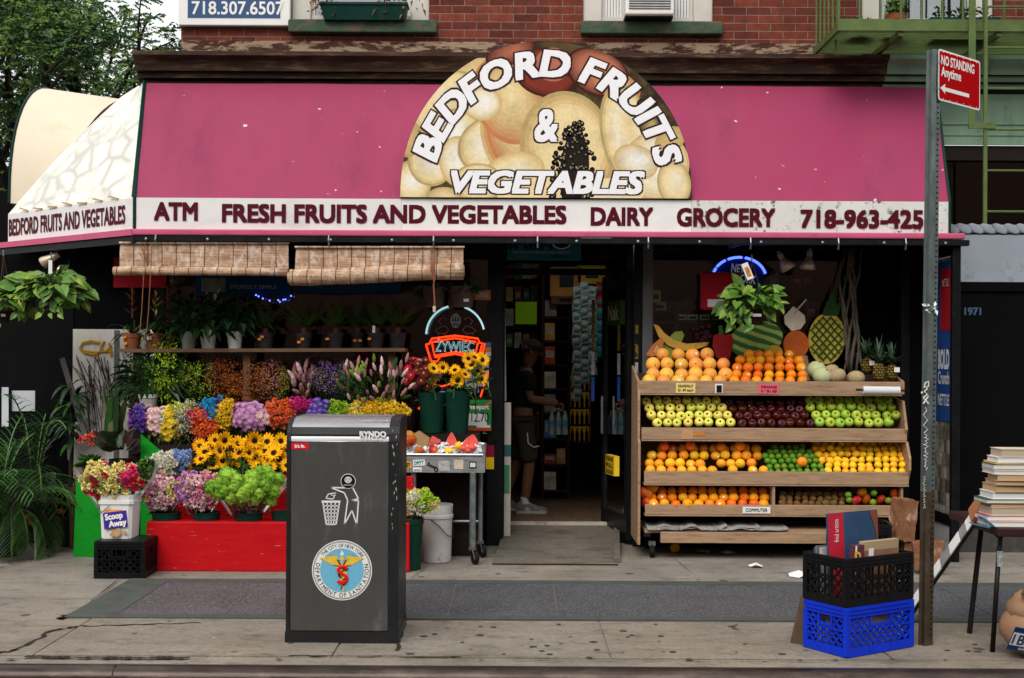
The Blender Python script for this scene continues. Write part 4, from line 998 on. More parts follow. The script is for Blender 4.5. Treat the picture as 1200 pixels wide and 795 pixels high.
b = MB(); b.box(xc0, xc1, 15.85, 15.89, zc0, zc1, M('cooler_light', (.30, .17, .02), .6, .5, 4, emit=.12)); b.build('lit_back', cl)
for k in range(4):
	z = zc0 + (zc1 - zc0) * k / 4
	b = MB(); b.box(xc0 + .001, xc1 - .001, 15.5, 15.84, z, z + .015, M('cooler_shelf', (.5, .4, .15), .5)); b.build('shelf', cl)
	for j in range(4):
		x = xc0 + .035 + j * .06
		b = MB(); b.lathe([(.022, z + .016), (.022, z + .12), (.009, z + .16), (.009, z + .19)], (x, 15.6, 0), M(['bottle_amber', 'bottle_green'][(j + k) % 2], [(.14, .06, .01), (.03, .09, .02)][(j + k) % 2], .2, .2), 10)
		tag(b.build('bottle', smooth=True, loc=(x, 15.6, z)), 'small bottle standing in the lit cooler at the back', 'bottle', 'bottles in the cooler')
# strips of snack bags hanging beside the shelf
sn = []
SNK = M('snack_bag_white', (.42, .44, .41), .5, .35, 14, dirt=(.05, .2, .25), dirt_lo=.5, dirt_hi=.6, dirt_scale=22)
SNT = M('snack_bag_teal', (.08, .28, .32), .5, .3, 14); SNR = M('snack_bag_red', (.28, .03, .02), .5, .3, 14)
b0 = MB(); b0.ball((0, 0, 0), .05, SNK, 10, 6, (1, .35, .85)); bag = {}
for nm, mt in (('white', SNK), ('teal', SNT), ('red', SNR)):
	b0 = MB(); b0.cbox(-.05, .05, -.02, .02, -.052, .052, mt, .016); b0.box(-.05, .05, -.003, .003, .052, .066, mt); b0.box(-.05, .05, -.003, .003, -.066, -.052, mt); b0.box(-.03, .03, -.0225, -.0203, -.02, .015, M('snack_print', (.06, .2, .28), .5, .5, 40)); bag[nm] = b0
first = {}
for c_ in range(4):
	for r_ in range(9 - c_):
		px = 676 + c_ * 9; py = 338 + r_ * 15 + (0 if c_ % 2 else 5); nm = 'white' if c_ < 3 else ('red' if r_ < 2 else 'teal'); p = P(px, py, 13.0 + c_ * .02)
		lab = {'white': 'white and teal snack bag hanging in strips inside the door', 'teal': 'teal snack bag hanging in a strip next to the white bags', 'red': 'red snack bag hanging above the teal bags inside'}[nm]
		if nm not in first: o = bag[nm].build('snack_bag'); first[nm] = o; o.location = p; tag(o, lab, 'snack bag', 'snack bags hanging inside the shop')
		else: o = dup(first[nm], p)
		o.rotation_euler = (rr(-.2, .2), rr(-.2, .2), rr(-.4, .4))
tv = thing('screen', 'small glowing green screen inside the shop doorway', 'screen', P(616, 368, 13))
b = MB(); a, c = P(604, 380, 13), P(629, 354, 13); b.box(a.x - .02, c.x + .02, 13.005, 13.06, a.z - .02, c.z + .02, BLACK); b.build('casing', tv)
b = MB(); b.box(a.x, c.x, 13.0, 13.004, a.z, c.z, M('screen_green', (.12, .22, .008), .5, .4, 3, emit=.14)); b.build('display', tv)
for px, py, wd, hh, cc, lab in ((663, 330, .34, .32, (.5, .28, .1), 'brown carton with dark print on top of shelves inside the shop'), (693, 322, .3, .2, (.6, .45, .08), 'mustard yellow carton high up inside the shop'), (662, 352, .3, .09, (.2, .11, .07), 'flat brown carton below the brown carton inside')):
	p = P(px, py, 13.3); b = MB(); b.cbox(p.x - wd / 2, p.x + wd / 2, 13.3, 13.7, p.z - hh / 2, p.z + hh / 2, M('carton_%d' % px, cc, .8, .2, 5), .008); b.box(p.x - wd * .2, p.x + wd * .25, 13.296, 13.2995, p.z - hh * .2, p.z + hh * .25, DARKM)
	tag(b.build('carton', loc=p), lab, 'carton', 'cartons inside the shop')
# ------------------------------------------------------------------ fruit stand on the right
CARD = M('cardboard', (.36, .235, .14), .85, .14, 6, dirt=(.25, .15, .09), dirt_lo=.6, dirt_hi=.75)
SKIN = dict(rough=.42, spec=.5)
FR = {
 'grapefruit': (M('grapefruit_skin', (.86, .46, .10), .42, .12, 12, spec=.3, bump=.12, bscale=240, rnd=.4, dirt=(.82, .36, .08), dirt_lo=.58, dirt_hi=.8, dirt_scale=9), .062),
 'orange': (M('orange_skin', (.90, .33, .012), .4, .1, 12, spec=.3, bump=.12, bscale=260, rnd=.45), .043),
 'navel_orange': (M('pale_orange_skin', (.90, .45, .03), .4, .1, 12, spec=.3, bump=.12, bscale=260, rnd=.4), .043),
 'yellow_apple': (M('yellow_apple_skin', (.80, .72, .16), .35, .12, 18, spec=.3, rnd=.4, dirt=(.62, .66, .13), dirt_lo=.45, dirt_hi=.7, dirt_scale=9, coat=.15), .041),
 'red_apple': (M('red_apple_skin', (.085, .008, .010), .28, .35, 16, rnd=.5, dirt=(.20, .035, .02), dirt_lo=.5, dirt_hi=.72, dirt_scale=14, coat=.3), .041),
 'green_apple': (M('green_apple_skin', (.42, .56, .07), .33, .12, 18, spec=.3, rnd=.4, dirt=(.45, .50, .10), dirt_lo=.5, dirt_hi=.75, dirt_scale=9, coat=.15), .042),
 'lime': (M('lime_skin', (.13, .29, .025), .38, .2, 16, spec=.3, rnd=.5, dirt=(.22, .30, .03), dirt_lo=.5, dirt_hi=.75, dirt_scale=12, bump=.1, bscale=220), .029),
 'lemon': (M('lemon_skin', (.92, .58, .03), .42, .1, 14, spec=.3, rnd=.35, bump=.12, bscale=240), .032),
 'kiwi': (M('kiwi_skin', (.20, .115, .045), .85, .25, 30, rnd=.5, bump=.3, bscale=200), .030),
 'mango': (M('mango_skin', (.60, .22, .02), .4, .2, 6, spec=.3, rnd=.4, dirt=(.42, .035, .015), dirt_lo=.42, dirt_hi=.62, dirt_scale=6), .05),
}
STEMM = M('apple_stem', (.06, .035, .02), .8)
NAV = M('fruit_navel', (.30, .20, .03), .8); STKW = M('fruit_sticker', (.8, .8, .78), .4)
def fruit_mesh(kind, sticker=False):
	m, r = FR[kind]; b = MB()
	if 'apple' in kind:
		prof = [(0, -.70), (.14, -.80), (.34, -.90), (.62, -.80), (.86, -.45), (.98, .0), (1.0, .25), (.94, .52), (.78, .76), (.52, .88), (.30, .86), (.12, .70), (0, .62)]
		b.lathe([(a * r, z * r) for a, z in prof], (0, 0, 0), m, 16)
		b.tube([(0, 0, .55 * r), (.03 * r, 0, .85 * r), (.12 * r, 0, 1.08 * r)], .05 * r, STEMM, 5)
		b.lathe([(0, .66 * r), (.13 * r, .72 * r), (.2 * r, .80 * r)], (0, 0, .004), STEMM if kind != 'green_apple' else NAV, 8)
	elif kind == 'lemon':
		prof = [(0, -1.28), (.16, -1.22), (.3, -1.05), (.72, -.7), (.96, -.25), (1, .1), (.9, .5), (.62, .85), (.3, 1.08), (.16, 1.2), (0, 1.24)]
		b.lathe([(a * r, z * r) for a, z in prof], (0, 0, 0), m, 14)
	elif kind == 'kiwi': b.ball((0, 0, 0), r, m, 12, 8, (.92, .92, 1.2))
	elif kind == 'mango': b.ball((0, 0, 0), r, m, 16, 10, (1, .82, 1.2), lump=.1, lf=1.2)
	else:
		prof = [(math.sin(PI * k / 10), -math.cos(PI * k / 10) * .95) for k in range(11)]; prof[0] = (0, -.93); prof[-1] = (0, .90); prof[-2] = (prof[-2][0], prof[-2][1] * .985)
		b.lathe([(a * r, z * r) for a, z in prof], (0, 0, 0), m, 16)
		b.lathe([(.0, -.955 * r), (.1 * r, -.94 * r)], (0, 0, -.001), NAV, 8)
	if sticker: b.disc(Matrix.Translation((0, -r * 1.003, 0)) @ Matrix.Rotation(R(90), 4, 'X'), r * .24, r * .19, STKW, 10)
	return b
fr_first = {}; fr_cyc = {}
def put_fruit(kind, p, label, group, scale=1., rot=None):
	variant = fr_cyc.get(kind, 0) % 6 == 2; fr_cyc[kind] = fr_cyc.get(kind, 0) + 1
	key = (kind, variant); nm = 'orange' if kind == 'navel_orange' else kind
	if rot is None:
		rot = (rr(-1.9, -.9), rr(-.5, .5), rr(-.6, .6)) if variant is False and rr(0, 1) < .7 else (rr(-.3, .3), rr(-.4, .4), rr(-.5, .5))
		if 'apple' in kind: rot = (rr(.5, 1.5), rr(-.5, .5), rr(-.5, .5))
		if kind in ('lemon', 'kiwi', 'mango'): rot = (rr(0, 6), rr(0, 6), rr(0, 6))
	if key not in fr_first:
		o = fruit_mesh(kind, variant and kind not in ('kiwi', 'lime', 'lemon', 'mango')).build(nm, smooth=True); fr_first[key] = o; o.location = p; o.rotation_euler = rot; o.scale = (scale,) * 3
		return tag(o, label, 'fruit', group)
	return dup(fr_first[key], p, rot, label, scale, group)
def pile(kind, label, group, rows, Yf, dy, skip=0., scale=1., jz=.35):
	"""rows: (px0, px1, py) from the front of the tray upwards; each row lies further back"""
	r = FR[kind][1] * scale
	for k, (a, c, py) in enumerate(rows):
		Y = Yf + dy * k; step = 2 * r * 1.02 * FPX / Y; n = max(1, int(round((c - a) / step)))
		for i in range(n):
			if rr(0, 1) < skip: continue
			px = a + (c - a) * (i + .5) / n
			p = P(px + rr(-.8, .8), py + rr(-jz, jz) * 2, Y + rr(-.008, .008))
			put_fruit(kind, p, label, group, scale * rr(.93, 1.05))

YB = 10.18           # front boards
stand = thing('fruit_stand', 'stepped wooden fruit stand on castors with four tiers of sloping trays', 'fruit stand', (P(905, 640, YB).x, YB, 0))
boards = [(749, 1057, 447, 462, YB + .10), (752, 1063, 502, 516, YB + .05), (755, 1065, 553, 568, YB), (756, 1056, 592, 604, YB + .02)]
for (a, c, py0, py1, Y) in boards:
	A = P(a, py0, Y); C = P(c, py1, Y); zc1 = P((a + c) / 2, py0, Y).z; zc0 = P((a + c) / 2, py1, Y).z
	b = MB(); b.cbox(A.x, C.x, Y, Y + .022, zc0, zc1, PLY, .004); b.box(A.x, C.x, Y + .001, Y + .16, zc0 - .012, zc0 - .001, PLY)
	b.build('front_board', stand)
# tray floors slope up to the back; dark backs
tops = [(750, 1057, 460, YB + .12, 400), (752, 1063, 514, YB + .07, 463), (756, 1065, 566, YB + .02, 517), (756, 1056, 603, YB + .04, 569)]
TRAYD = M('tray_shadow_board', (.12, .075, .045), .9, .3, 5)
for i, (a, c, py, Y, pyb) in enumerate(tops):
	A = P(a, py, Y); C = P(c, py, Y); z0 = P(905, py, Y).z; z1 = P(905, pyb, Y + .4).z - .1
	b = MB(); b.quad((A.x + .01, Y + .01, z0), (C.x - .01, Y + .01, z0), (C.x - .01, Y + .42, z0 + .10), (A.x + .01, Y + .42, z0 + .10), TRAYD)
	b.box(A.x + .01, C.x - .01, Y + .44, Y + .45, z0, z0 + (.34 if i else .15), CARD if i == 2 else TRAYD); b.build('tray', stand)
def side_board(px, rows, Y0, Y1, m=PLY, w=.02, nm='side_board'):
	b = MB(); x = P(px, 550, (Y0 + Y1) / 2).x
	b.slab([(x, y, z) for y, z in rows], (w, 0, 0), m); b.build(nm, stand)
zr = lambda py, Y=YB: P(905, py, Y).z
side_board(746, [(YB + .03, zr(640)), (YB + .03, zr(520)), (YB + .08, zr(516)), (YB + .08, zr(470)), (YB + .12, zr(448)), (YB + .62, zr(430)), (YB + .62, zr(640))], YB, YB + .3)
x_ = P(1060, 550, YB).x
side_board(1057, [(YB + .12, zr(462)), (YB + .12, zr(447)), (YB + .62, zr(430)), (YB + .62, zr(462))], YB + .1, YB + .12)
side_board(1064, [(YB + .04, zr(566)), (YB - .02, zr(550)), (YB - .02, zr(536)), (YB + .06, zr(518)), (YB + .5, zr(510)), (YB + .5, zr(566))], YB, YB)
side_board(1060, [(YB + .07, zr(514)), (YB + .03, zr(503)), (YB + .12, zr(470)), (YB + .5, zr(465)), (YB + .5, zr(514))], YB + .05, YB + .05)
side_board(1057, [(YB + .03, zr(640)), (YB + .03, zr(568)), (YB + .5, zr(568)), (YB + .5, zr(640))], YB, YB)
side_board(906, [(YB + .015, zr(606)), (YB + .015, zr(568)), (YB + .5, zr(568)), (YB + .5, zr(606))], YB, YB)
b = MB(); b.box(P(756, 630, YB).x, P(1056, 630, YB).x, YB + .03, YB + .6, zr(626), zr(622), PLY); b.cbox(P(774, 630, YB).x, P(968, 630, YB).x, YB - .01, YB + .029, zr(637), zr(624), PLY, .004); b.box(P(756, 630, YB).x, P(1056, 630, YB).x, YB + .6, YB + .61, zr(640), zr(568), PITCH); b.build('base_shelf', stand)
for px, dy_ in ((764, 0), (1046, 0), (766, .5), (1044, .5)):
	p = P(px, 640, YB + .1); b = MB(); T = Matrix.Rotation(R(90), 3, 'Y')
	b.lathe([(.0, -.02), (.05, -.018), (.056, 0), (.05, .018), (0, .02)], (p.x, YB + .1 + dy_, .056), RUBBER, 18, T); b.box(p.x - .028, p.x + .028, YB + .08 + dy_, YB + .12 + dy_, .10, zr(637), GALV); b.build('castor', stand, smooth=True, angle=40)
# fruit
pile('grapefruit', 'orange pink grapefruit heaped in the top tray at its left end', 'grapefruit in the top tray', [(753, 852, 447), (756, 858, 439), (757, 856, 427), (768, 838, 416)], YB + .17, .07, scale=.98)
pile('orange', 'deep orange fruit piled at the middle of the top tray beside the grapefruit', 'oranges in the top tray', [(854, 946, 446.5), (856, 946, 439.5), (858, 944, 431), (862, 942, 423), (872, 930, 416)], YB + .16, .05)
pile('yellow_apple', 'yellow apple in the second tray, left of the red apples', 'yellow apples in the second tray', [(763, 862, 496), (758, 858, 487.5), (755, 852, 478.5), (752, 846, 470.5)], YB + .11, .055)
pile('red_apple', 'dark red apple in the middle of the second tray', 'red apples in the second tray', [(864, 954, 496.5), (860, 948, 488), (853, 942, 480), (848, 944, 472)], YB + .11, .055)
pile('green_apple', 'green apple at the right end of the second tray', 'green apples in the second tray', [(955, 1046, 496), (950, 1056, 487), (944, 1050, 478), (942, 1046, 470)], YB + .11, .055)
pile('navel_orange', 'pale orange in the third tray above the mixed citrus tray', 'oranges in the third tray', [(757, 900, 551.5), (755, 898, 543.5), (757, 894, 534), (770, 892, 526)], YB + .06, .06, skip=.03)
for px, py in ((778, 523), (809, 522.5), (845, 524), (867, 523), (940, 541.5)): put_fruit('orange', P(px, py, YB + .18 if px < 900 else YB + .06), 'deep orange fruit lying on top of the paler oranges in the third tray' if px < 900 else 'single orange among the limes of the third tray', 'loose oranges in the third tray' if px < 900 else None)
pile('lime', 'small green lime in the middle of the third tray', 'limes in the third tray', [(899, 968, 553), (898, 966, 547), (895, 960, 541), (893, 956, 535), (898, 952, 529.5), (903, 945, 524)], YB + .055, .034)
pile('lemon', 'bright yellow lemon at the right end of the third tray', 'lemons in the third tray', [(966, 1062, 552.5), (966, 1062, 546), (958, 1062, 539.5), (954, 1060, 533), (950, 1060, 526.5), (952, 1056, 521)], YB + .055, .042, jz=.6)
pile('orange', 'orange in the lowest tray, left of the kiwi fruit', 'oranges in the lowest tray', [(760, 902, 591), (758, 902, 583.5), (758, 900, 576)], YB + .06, .06, skip=.1)
for px, py in ((758, 589), (757, 578), (764, 571)): put_fruit('mango', P(px, py, YB + .1), 'reddish mango at the far left of the lowest tray', 'mangoes at the left of the lowest tray')
pile('kiwi', 'brown kiwi fruit in the lowest tray right of the wooden divider', 'kiwi fruit in the lowest tray', [(912, 990, 590.5), (912, 992, 585), (914, 990, 579.5), (922, 986, 574)], YB + .06, .05)
for px, py, k in ((1003, 587, 'mango'), (1015, 585, 'mango'), (1032, 586, 'mango'), (1048, 578, 'mango'), (1010, 577, 'mango'), (1050, 589, 'mango')): put_fruit(k, P(px, py, YB + .08 + rr(0, .06)), 'red and yellow mango at the right end of the lowest tray', 'mangoes at the right of the lowest tray', .9)
for px, py in ((994, 580), (995, 586), (1041, 587), (1024, 578), (1023, 589)): put_fruit('lime', P(px, py, YB + .06), 'green lime lying among the mangoes of the lowest tray', 'limes among the mangoes')
# melons
MEL = M('honeydew_rind', (.52, .55, .33), .5, .1, 6, dirt=(.40, .46, .24), dirt_lo=.5, dirt_hi=.7); CAN = M('cantaloupe_rind', (.45, .36, .22), .85, .2, 40, bump=.5, bscale=120)
for px, py, r_, m, lab in ((957, 434, .083, MEL, 'pale green honeydew melon, the one set back behind the front melon'), (963, 441, .08, MEL, 'pale green honeydew melon at the front, against the tray divider'), (981, 441, .066, CAN, 'netted cantaloupe next to the honeydew melons'), (1003, 443, .066, CAN, 'netted cantaloupe beside the pineapples'), (974, 435, .06, CAN, 'netted cantaloupe peeping out behind the other cantaloupes')):
	p = P(px, py, YB + .22 + (.12 if py < 440 else 0)); b = MB(); b.ball((0, 0, 0), r_, m, 20, 12, (1.15 if m is CAN else 1, 1, .92)); b.lathe([(.01, r_ * .9), (.006, r_ * .97)], (0, 0, 0), STEMM, 6)
	o = b.build('melon', smooth=True); o.location = p; o.rotation_euler = (rr(-.6, .6), rr(-.6, .6), 0); tag(o, lab, 'melon', 'melons in the top tray')
b = MB(); dv_ = [P(944, 446, YB + .15), P(938, 417, YB + .3), P(944, 417, YB + .42), P(950, 446, YB + .42)]; b.slab(dv_, (.014, 0, 0), PLY); b.build('tray_divider', stand)
# pineapples
PINE = brick_mat('pineapple_skin', (.34, .20, .035), (.26, .13, .025), (.045, .05, .015), bw=.028, bh=.022, mw=.005, plane='xz', bump=1., var=.4)
CROWN = [M('pineapple_crown_dark', (.045, .09, .055), .5, .3, 12), M('pineapple_crown_pale', (.11, .17, .11), .5, .3, 12)]
for px, py, h_, lab in ((1016, 432, .13, 'pineapple leaning at the left of the three in the top tray'), (1030, 441, .15, 'pineapple with the tallest crown, in front of the three'), (1045, 440, .13, 'pineapple with white price tag at the end of the top tray')):
	p = P(px, py + 6, YB + .2 if px != 1016 else YB + .3); t = thing('pineapple', lab, 'pineapple', p, group='pineapples in the top tray')
	b = MB(); r_ = .052; b.lathe([(0, 0), (.03, .004), (.048, .03), (r_, .07), (.048, h_ * .8), (.03, h_), (0, h_ + .01)], p, PINE, 18); b.build('fruit_body', t, smooth=True)
	b = MB()
	for k in range(46):
		a = rr(0, 6.28); e_ = rr(.35, 1.5); ln = rr(.10, .22) * (1.25 if px == 1030 else .9)
		b.strap(p + Vector((0, 0, h_ - .005 + rr(0, .05))), (math.cos(a) * math.cos(e_), math.sin(a) * math.cos(e_), math.sin(e_)), ln, .018, CROWN[k % 2], .5, 4, w0=1)
	b.build('crown', t)
	if px != 1030: b = MB(); b.box(p.x - .0, p.x + .045, p.y - .07, p.y - .066, p.z + .07, p.z + .11, PAPER); b.build('price_tag', t)
# plastic bag roll on the top board
br = thing('bag_roll', 'roll of clear plastic produce bags on a rod at the right of the top board', 'bag roll', P(1028, 457, YB))
a, c = P(1011, 457.5, YB + .02), P(1054, 458, YB + .02)
b = MB(); b.tube([a, c], .034, M('plastic_roll', (.66, .67, .68), .3, .06, 20, stretch=(30, 1, 1)), 18); b.build('roll', br, smooth=True, angle=40)
b = MB(); b.tube([P(1003, 457, YB + .02), P(1060, 458, YB + .02)], .009, DARKM, 8); b.build('rod', br)
# price cards on the boards
PINKC = M('pink_card', (.75, .16, .22), .7, .05); YELC = M('yellow_card', (.78, .62, .25), .7, .05)
def card(px0, px1, py0, py1, Y, m, lines, lab, rot=0):
	A, C = P(px0, py0, Y), P(px1, py1, Y); c_ = (A + C) / 2; wd, hh = C.x - A.x, A.z - C.z
	T = Matrix.Translation((c_.x, Y, c_.z)) @ Matrix.Rotation(R(90), 4, 'X') @ Matrix.Rotation(rot, 4, 'Z')
	b = MB(); n = 9; pts = []
	for (x0, y0, x1, y1) in ((-wd / 2, -hh / 2, wd / 2, -hh / 2), (wd / 2, -hh / 2, wd / 2, hh / 2), (wd / 2, hh / 2, -wd / 2, hh / 2), (-wd / 2, hh / 2, -wd / 2, -hh / 2)):
		for k in range(n): f = k / n; q = .004 if k % 2 else 0; pts.append(Vector((x0 + (x1 - x0) * f, y0 + (y1 - y0) * f, 0)) * (1 - q * 8))
	b.slab([T @ p for p in pts], (0, .003, 0), m)
	for k, tx in enumerate(lines): b.text(tx, T @ Matrix.Translation((0, hh * (.5 - (k + .5) / len(lines)) * .8, .003)), hh / len(lines) * .5, INK, wd=wd * (.78 if len(tx) > 5 else .5), bold=.02)
	tag(b.build('price_card', loc=(c_.x, Y, c_.z)), lab, 'price card')
card(792, 815, 449, 461, YB + .095, YELC, ['GRAPEFRUIT', '$1.49 each'], 'yellow hand lettered grapefruit price card on the top board')
card(889, 913, 450, 462, YB + .095, PINKC, ['ORANGE', '2 / $1.00'], 'pink hand lettered orange price card on the top board', -.03)
card(870, 903, 594, 602, YB + .012, PAPER, ['COMMUTER'], 'white lettered card fixed on the lowest board')
b = MB(); A, C = P(838, 450, YB + .094), P(847, 461, YB + .094); b.box(A.x, C.x, A.y, A.y + .003, C.z, A.z, PAPER); b.box(A.x + .012, C.x - .008, A.y - .002, A.y - .0005, C.z + .005, A.z - .012, INK); tag(b.build('photo_sticker', loc=(A.x, A.y, C.z)), 'small dark photo sticker on the top board between the price cards', 'sticker')
b = MB(); A, C = P(798, 503, YB + .046), P(812, 515, YB + .046); b.box(A.x, C.x, A.y, A.y + .003, C.z, A.z, M('peach_tape', (.55, .33, .19), .7)); b.box(C.x + .002, C.x + .1, A.y, A.y + .002, C.z + .03, C.z + .055, M('orange_tape', (.62, .25, .05), .5)); b.build('tape_patch', stand)
# papers behind the mangoes
b = MB();
for px, py in ((984, 575), (1004, 572), (1030, 571)): p = P(px, py, YB + .3); b.box(p.x - .09, p.x + .09, p.y, p.y + .002, p.z - .05, p.z + .06, M('grey_flyer', (.38, .38, .37), .8, .3, 30))
tag(b.build('flyer', loc=P(1004, 580, YB + .3)), 'white printed flyers standing behind the mangoes', 'flyer')
# newspapers on the base shelf and litter
NEWS = M('newsprint', (.36, .355, .34), .85, .45, 34, stretch=(1, 1, 8))
for (px0, px1, py, wob, lab) in ((757, 800, 621, .02, 'newspaper lying flat at the left end of the bottom shelf'), (790, 850, 618, .05, 'newspaper folded open with a bent page on the bottom shelf'), (836, 888, 617, .03, 'thick folded newspaper in the middle of the bottom shelf'), (884, 921, 619, .015, 'small newspaper pile at the right of the bottom shelf')):
	A, C = P(px0, py, YB + .08), P(px1, py, YB + .08); b = MB(); n = 10; z_ = zr(622) + .006
	for s_ in range(3):
		vs = []
		for i in range(n + 1):
			f = i / n; zz = z_ + .006 * s_ + wob * 2.6 * max(0, noise.noise(Vector((f * 2.2 + px0, s_ * .25, 0))) + .1) + rr(0, .003)
			vs += [Vector((A.x + (C.x - A.x) * f, YB - .01 + .01 * s_, zz)), Vector((A.x + (C.x - A.x) * f, YB + .3, zz + .01)), Vector((A.x + (C.x - A.x) * f, YB - .01 + .01 * s_, zz - .006))]
		b.add(vs, [(3 * i, 3 * i + 3, 3 * i + 4, 3 * i + 1) for i in range(n)] + [(3 * i, 3 * i + 2, 3 * i + 5, 3 * i + 3) for i in range(n)], NEWS)
	tag(b.build('newspaper', loc=(A.x, YB, z_)), lab, 'newspaper', 'newspapers on the bottom shelf')
def litter(px, py, r_, lab, m=PAPER):
	p = G(px, py); b = MB(); n = 7; pts = [(p + Vector((rr(.6, 1) * r_ * math.cos(6.28 * k / n), rr(.5, 1) * r_ * math.sin(6.28 * k / n), rr(.006, .03)))) for k in range(n)]
	c_ = p + Vector((0, 0, r_ * .55)); b.add(pts + [c_], [(k, (k + 1) % n, n) for k in range(n)], m); tag(b.build('paper_scrap', loc=p), lab, 'litter')
litter(886, 665, .07, 'crumpled white paper scrap on the pavement below the fruit stand'); litter(936, 676, .09, 'white paper sheet on the pavement beside the black crate')
litter(825, 649, .07, 'grey paper scrap under the fruit stand, left of the crumpled sheet', NEWS); litter(852, 650, .08, 'flat paper scrap under the middle of the fruit stand', NEWS)
o = put_fruit('orange', Vector(P(791, 643, YB + .35)), 'lone orange that rolled beneath the fruit stand', None); o.location.z = .043

# painted wooden fruit cut-outs standing behind the stand
YC = 10.82
def cut(poly, m, b, Y=YC, th=.018): b.slab([(P(x, y, Y).x, Y, P(x, y, Y).z) for x, y in poly], (0, th, 0), m)
PB = lambda nm, c_, d=None, ls=.5: M('painted_' + nm, tuple(min(.8, u * 1.7) for u in c_), .6, .2, 8, dirt=d, dirt_lo=ls, dirt_hi=ls + .15, dirt_scale=7)
def pel(cx0, cy0, rx0, ry0, rot=0, n=30): return [(cx0 + rx0 * math.cos(t) * math.cos(rot) - ry0 * math.sin(t) * math.sin(rot), cy0 + rx0 * math.cos(t) * math.sin(rot) + ry0 * math.sin(t) * math.cos(rot)) for t in (2 * PI * k / n for k in range(n))]
t = thing('painted_banana', 'painted wooden cut-out of a long banana above the grapefruit', 'cut-out', P(800, 408, YC))
b = MB(); cut([(766, 380), (772, 382), (778, 390), (790, 399), (805, 403), (831, 401), (829, 405), (812, 411), (798, 411), (783, 405), (772, 395)], PB('banana', (.42, .27, .06), (.30, .18, .05)), b); b.build('board', t)
t = thing('painted_orange_slice', 'painted wooden cut-out of an orange slice at the left of the banana', 'cut-out', P(766, 410, YC - .02))
b = MB(); sl_ = [(756, 413), (774, 395)] + [(774 + 4 * math.sin(k / 8 * PI) + (k / 8) * -6 + 3, 395 + 24 * k / 8) for k in range(1, 9)]
cut([(757, 416), (764, 405), (775, 395.5), (778, 400), (777, 408), (772, 416), (764, 418)], PB('slice', (.35, .14, .05)), b, YC - .03); b.build('board', t)
b = MB();
for a in (0, .5, 1.0, 1.5): cut([(766, 412), (766 + 8 * math.cos(a - 1.1), 412 + 8 * math.sin(a - 1.1)), (766 + 8 * math.cos(a - .75), 412 + 8 * math.sin(a - .75))], PB('slice_flesh', (.48, .30, .16)), b, YC - .036, .004)
b.build('segment', t)
t = thing('painted_grapes', 'painted cut-out of dark purple grapes behind the banana', 'cut-out', P(825, 392, YC + .02))
b = MB()
for k in range(26): b.ball(P(812 + rr(0, 22), 383 + rr(0, 26), YC + .05 + rr(-.01, .01)), .028, PB('grape', (.03, .006, .012)), 10, 7)
b.build('grape_bunch', t, smooth=True)
t = thing('painted_pear', 'painted pale green pear cut-out behind the banana', 'cut-out', P(785, 405, YC + .03)); b = MB(); cut([(779, 420), (776, 408), (782, 398), (791, 389), (799, 388), (802, 393), (798, 402), (797, 420)], PB('pear', (.18, .22, .05)), b, YC + .025); b.build('board', t)
t = thing('painted_pepper', 'painted dark red pepper cut-out with green stalk in the window', 'cut-out', P(846, 405, YC)); b = MB(); cut([(836, 394), (842, 391), (850, 393), (857, 391), (860, 400), (855, 420), (840, 420), (835, 406)], PB('pepper', (.20, .012, .015), (.30, .03, .03)), b); b.build('board', t)
b = MB(); cut([(843, 392), (842, 382), (846, 381), (848, 392)], PB('stalk', (.03, .10, .02)), b, YC - .004); b.build('stalk', t)
def melon_mat():
	m, n, l, bs = _nt('painted_watermelon'); tc = n.new('ShaderNodeTexCoord').outputs['Object']
	mp = n.new('ShaderNodeMapping'); mp.inputs['Rotation'].default_value = (0, R(-18), 0); l.new(tc, mp.inputs[0])
	wv = n.new('ShaderNodeTexWave'); wv.bands_direction = 'Z'; wv.inputs['Scale'].default_value = 4.2; wv.inputs['Distortion'].default_value = 3; wv.inputs['Detail'].default_value = 3; l.new(mp.outputs[0], wv.inputs['Vector'])
	c = mix(n, l, ramp(n, l, wv.outputs['Fac'], .35, .7), (.035, .12, .025), (.30, .40, .10)); l.new(c, bs.inputs['Base Color']); bs.inputs['Roughness'].default_value = .5; bs.inputs['Specular IOR Level'].default_value = .15; return m
t = thing('painted_watermelon', 'painted striped green watermelon cut-out under the hanging plant', 'cut-out', P(886, 398, YC + .01)); b = MB(); cut(pel(886, 398, 32, 21, R(-12)), melon_mat(), b, YC + .01); b.build('board', t)
t = thing('painted_coconut', 'painted octagonal coconut drink cut-out with a straw', 'cut-out', P(932, 375, YC)); b = MB(); cut([(930, 359), (943, 370), (944, 378), (938, 386), (928, 388), (920, 380), (919, 371)], PB('coconut', (.38, .34, .27)), b); b.build('board', t)
b = MB(); b.tube([P(930, 368, YC - .01), P(945, 351, YC - .01)], .007, M('straw', (.55, .52, .48), .5), 6); b.build('straw', t)
t = thing('painted_orange', 'painted dark orange round cut-out below the coconut', 'cut-out', P(933, 404, YC - .005)); b = MB(); cut(pel(933, 404, 15, 16.5), PB('dark_orange', (.32, .085, .02)), b, YC - .008); b.build('board', t)
t = thing('painted_lemon', 'painted yellow lemon cut-out tucked beside the dark orange circle', 'cut-out', P(909, 412, YC - .004)); b = MB(); cut(pel(909, 412, 9, 7, .4), PB('dull_yellow', (.35, .24, .04)), b, YC - .006); b.build('board', t)
t = thing('painted_pineapple', 'large painted pineapple cut-out with dark lattice at the right of the window', 'cut-out', P(969, 400, YC))
b = MB(); ol = pel(969, 397, 21.5, 30, 0.08, 34); cut(ol, PB('pineapple', (.33, .27, .05), (.24, .25, .05)), b); b.build('board', t)
b = MB(); LATD = PB('lattice', (.03, .06, .015))
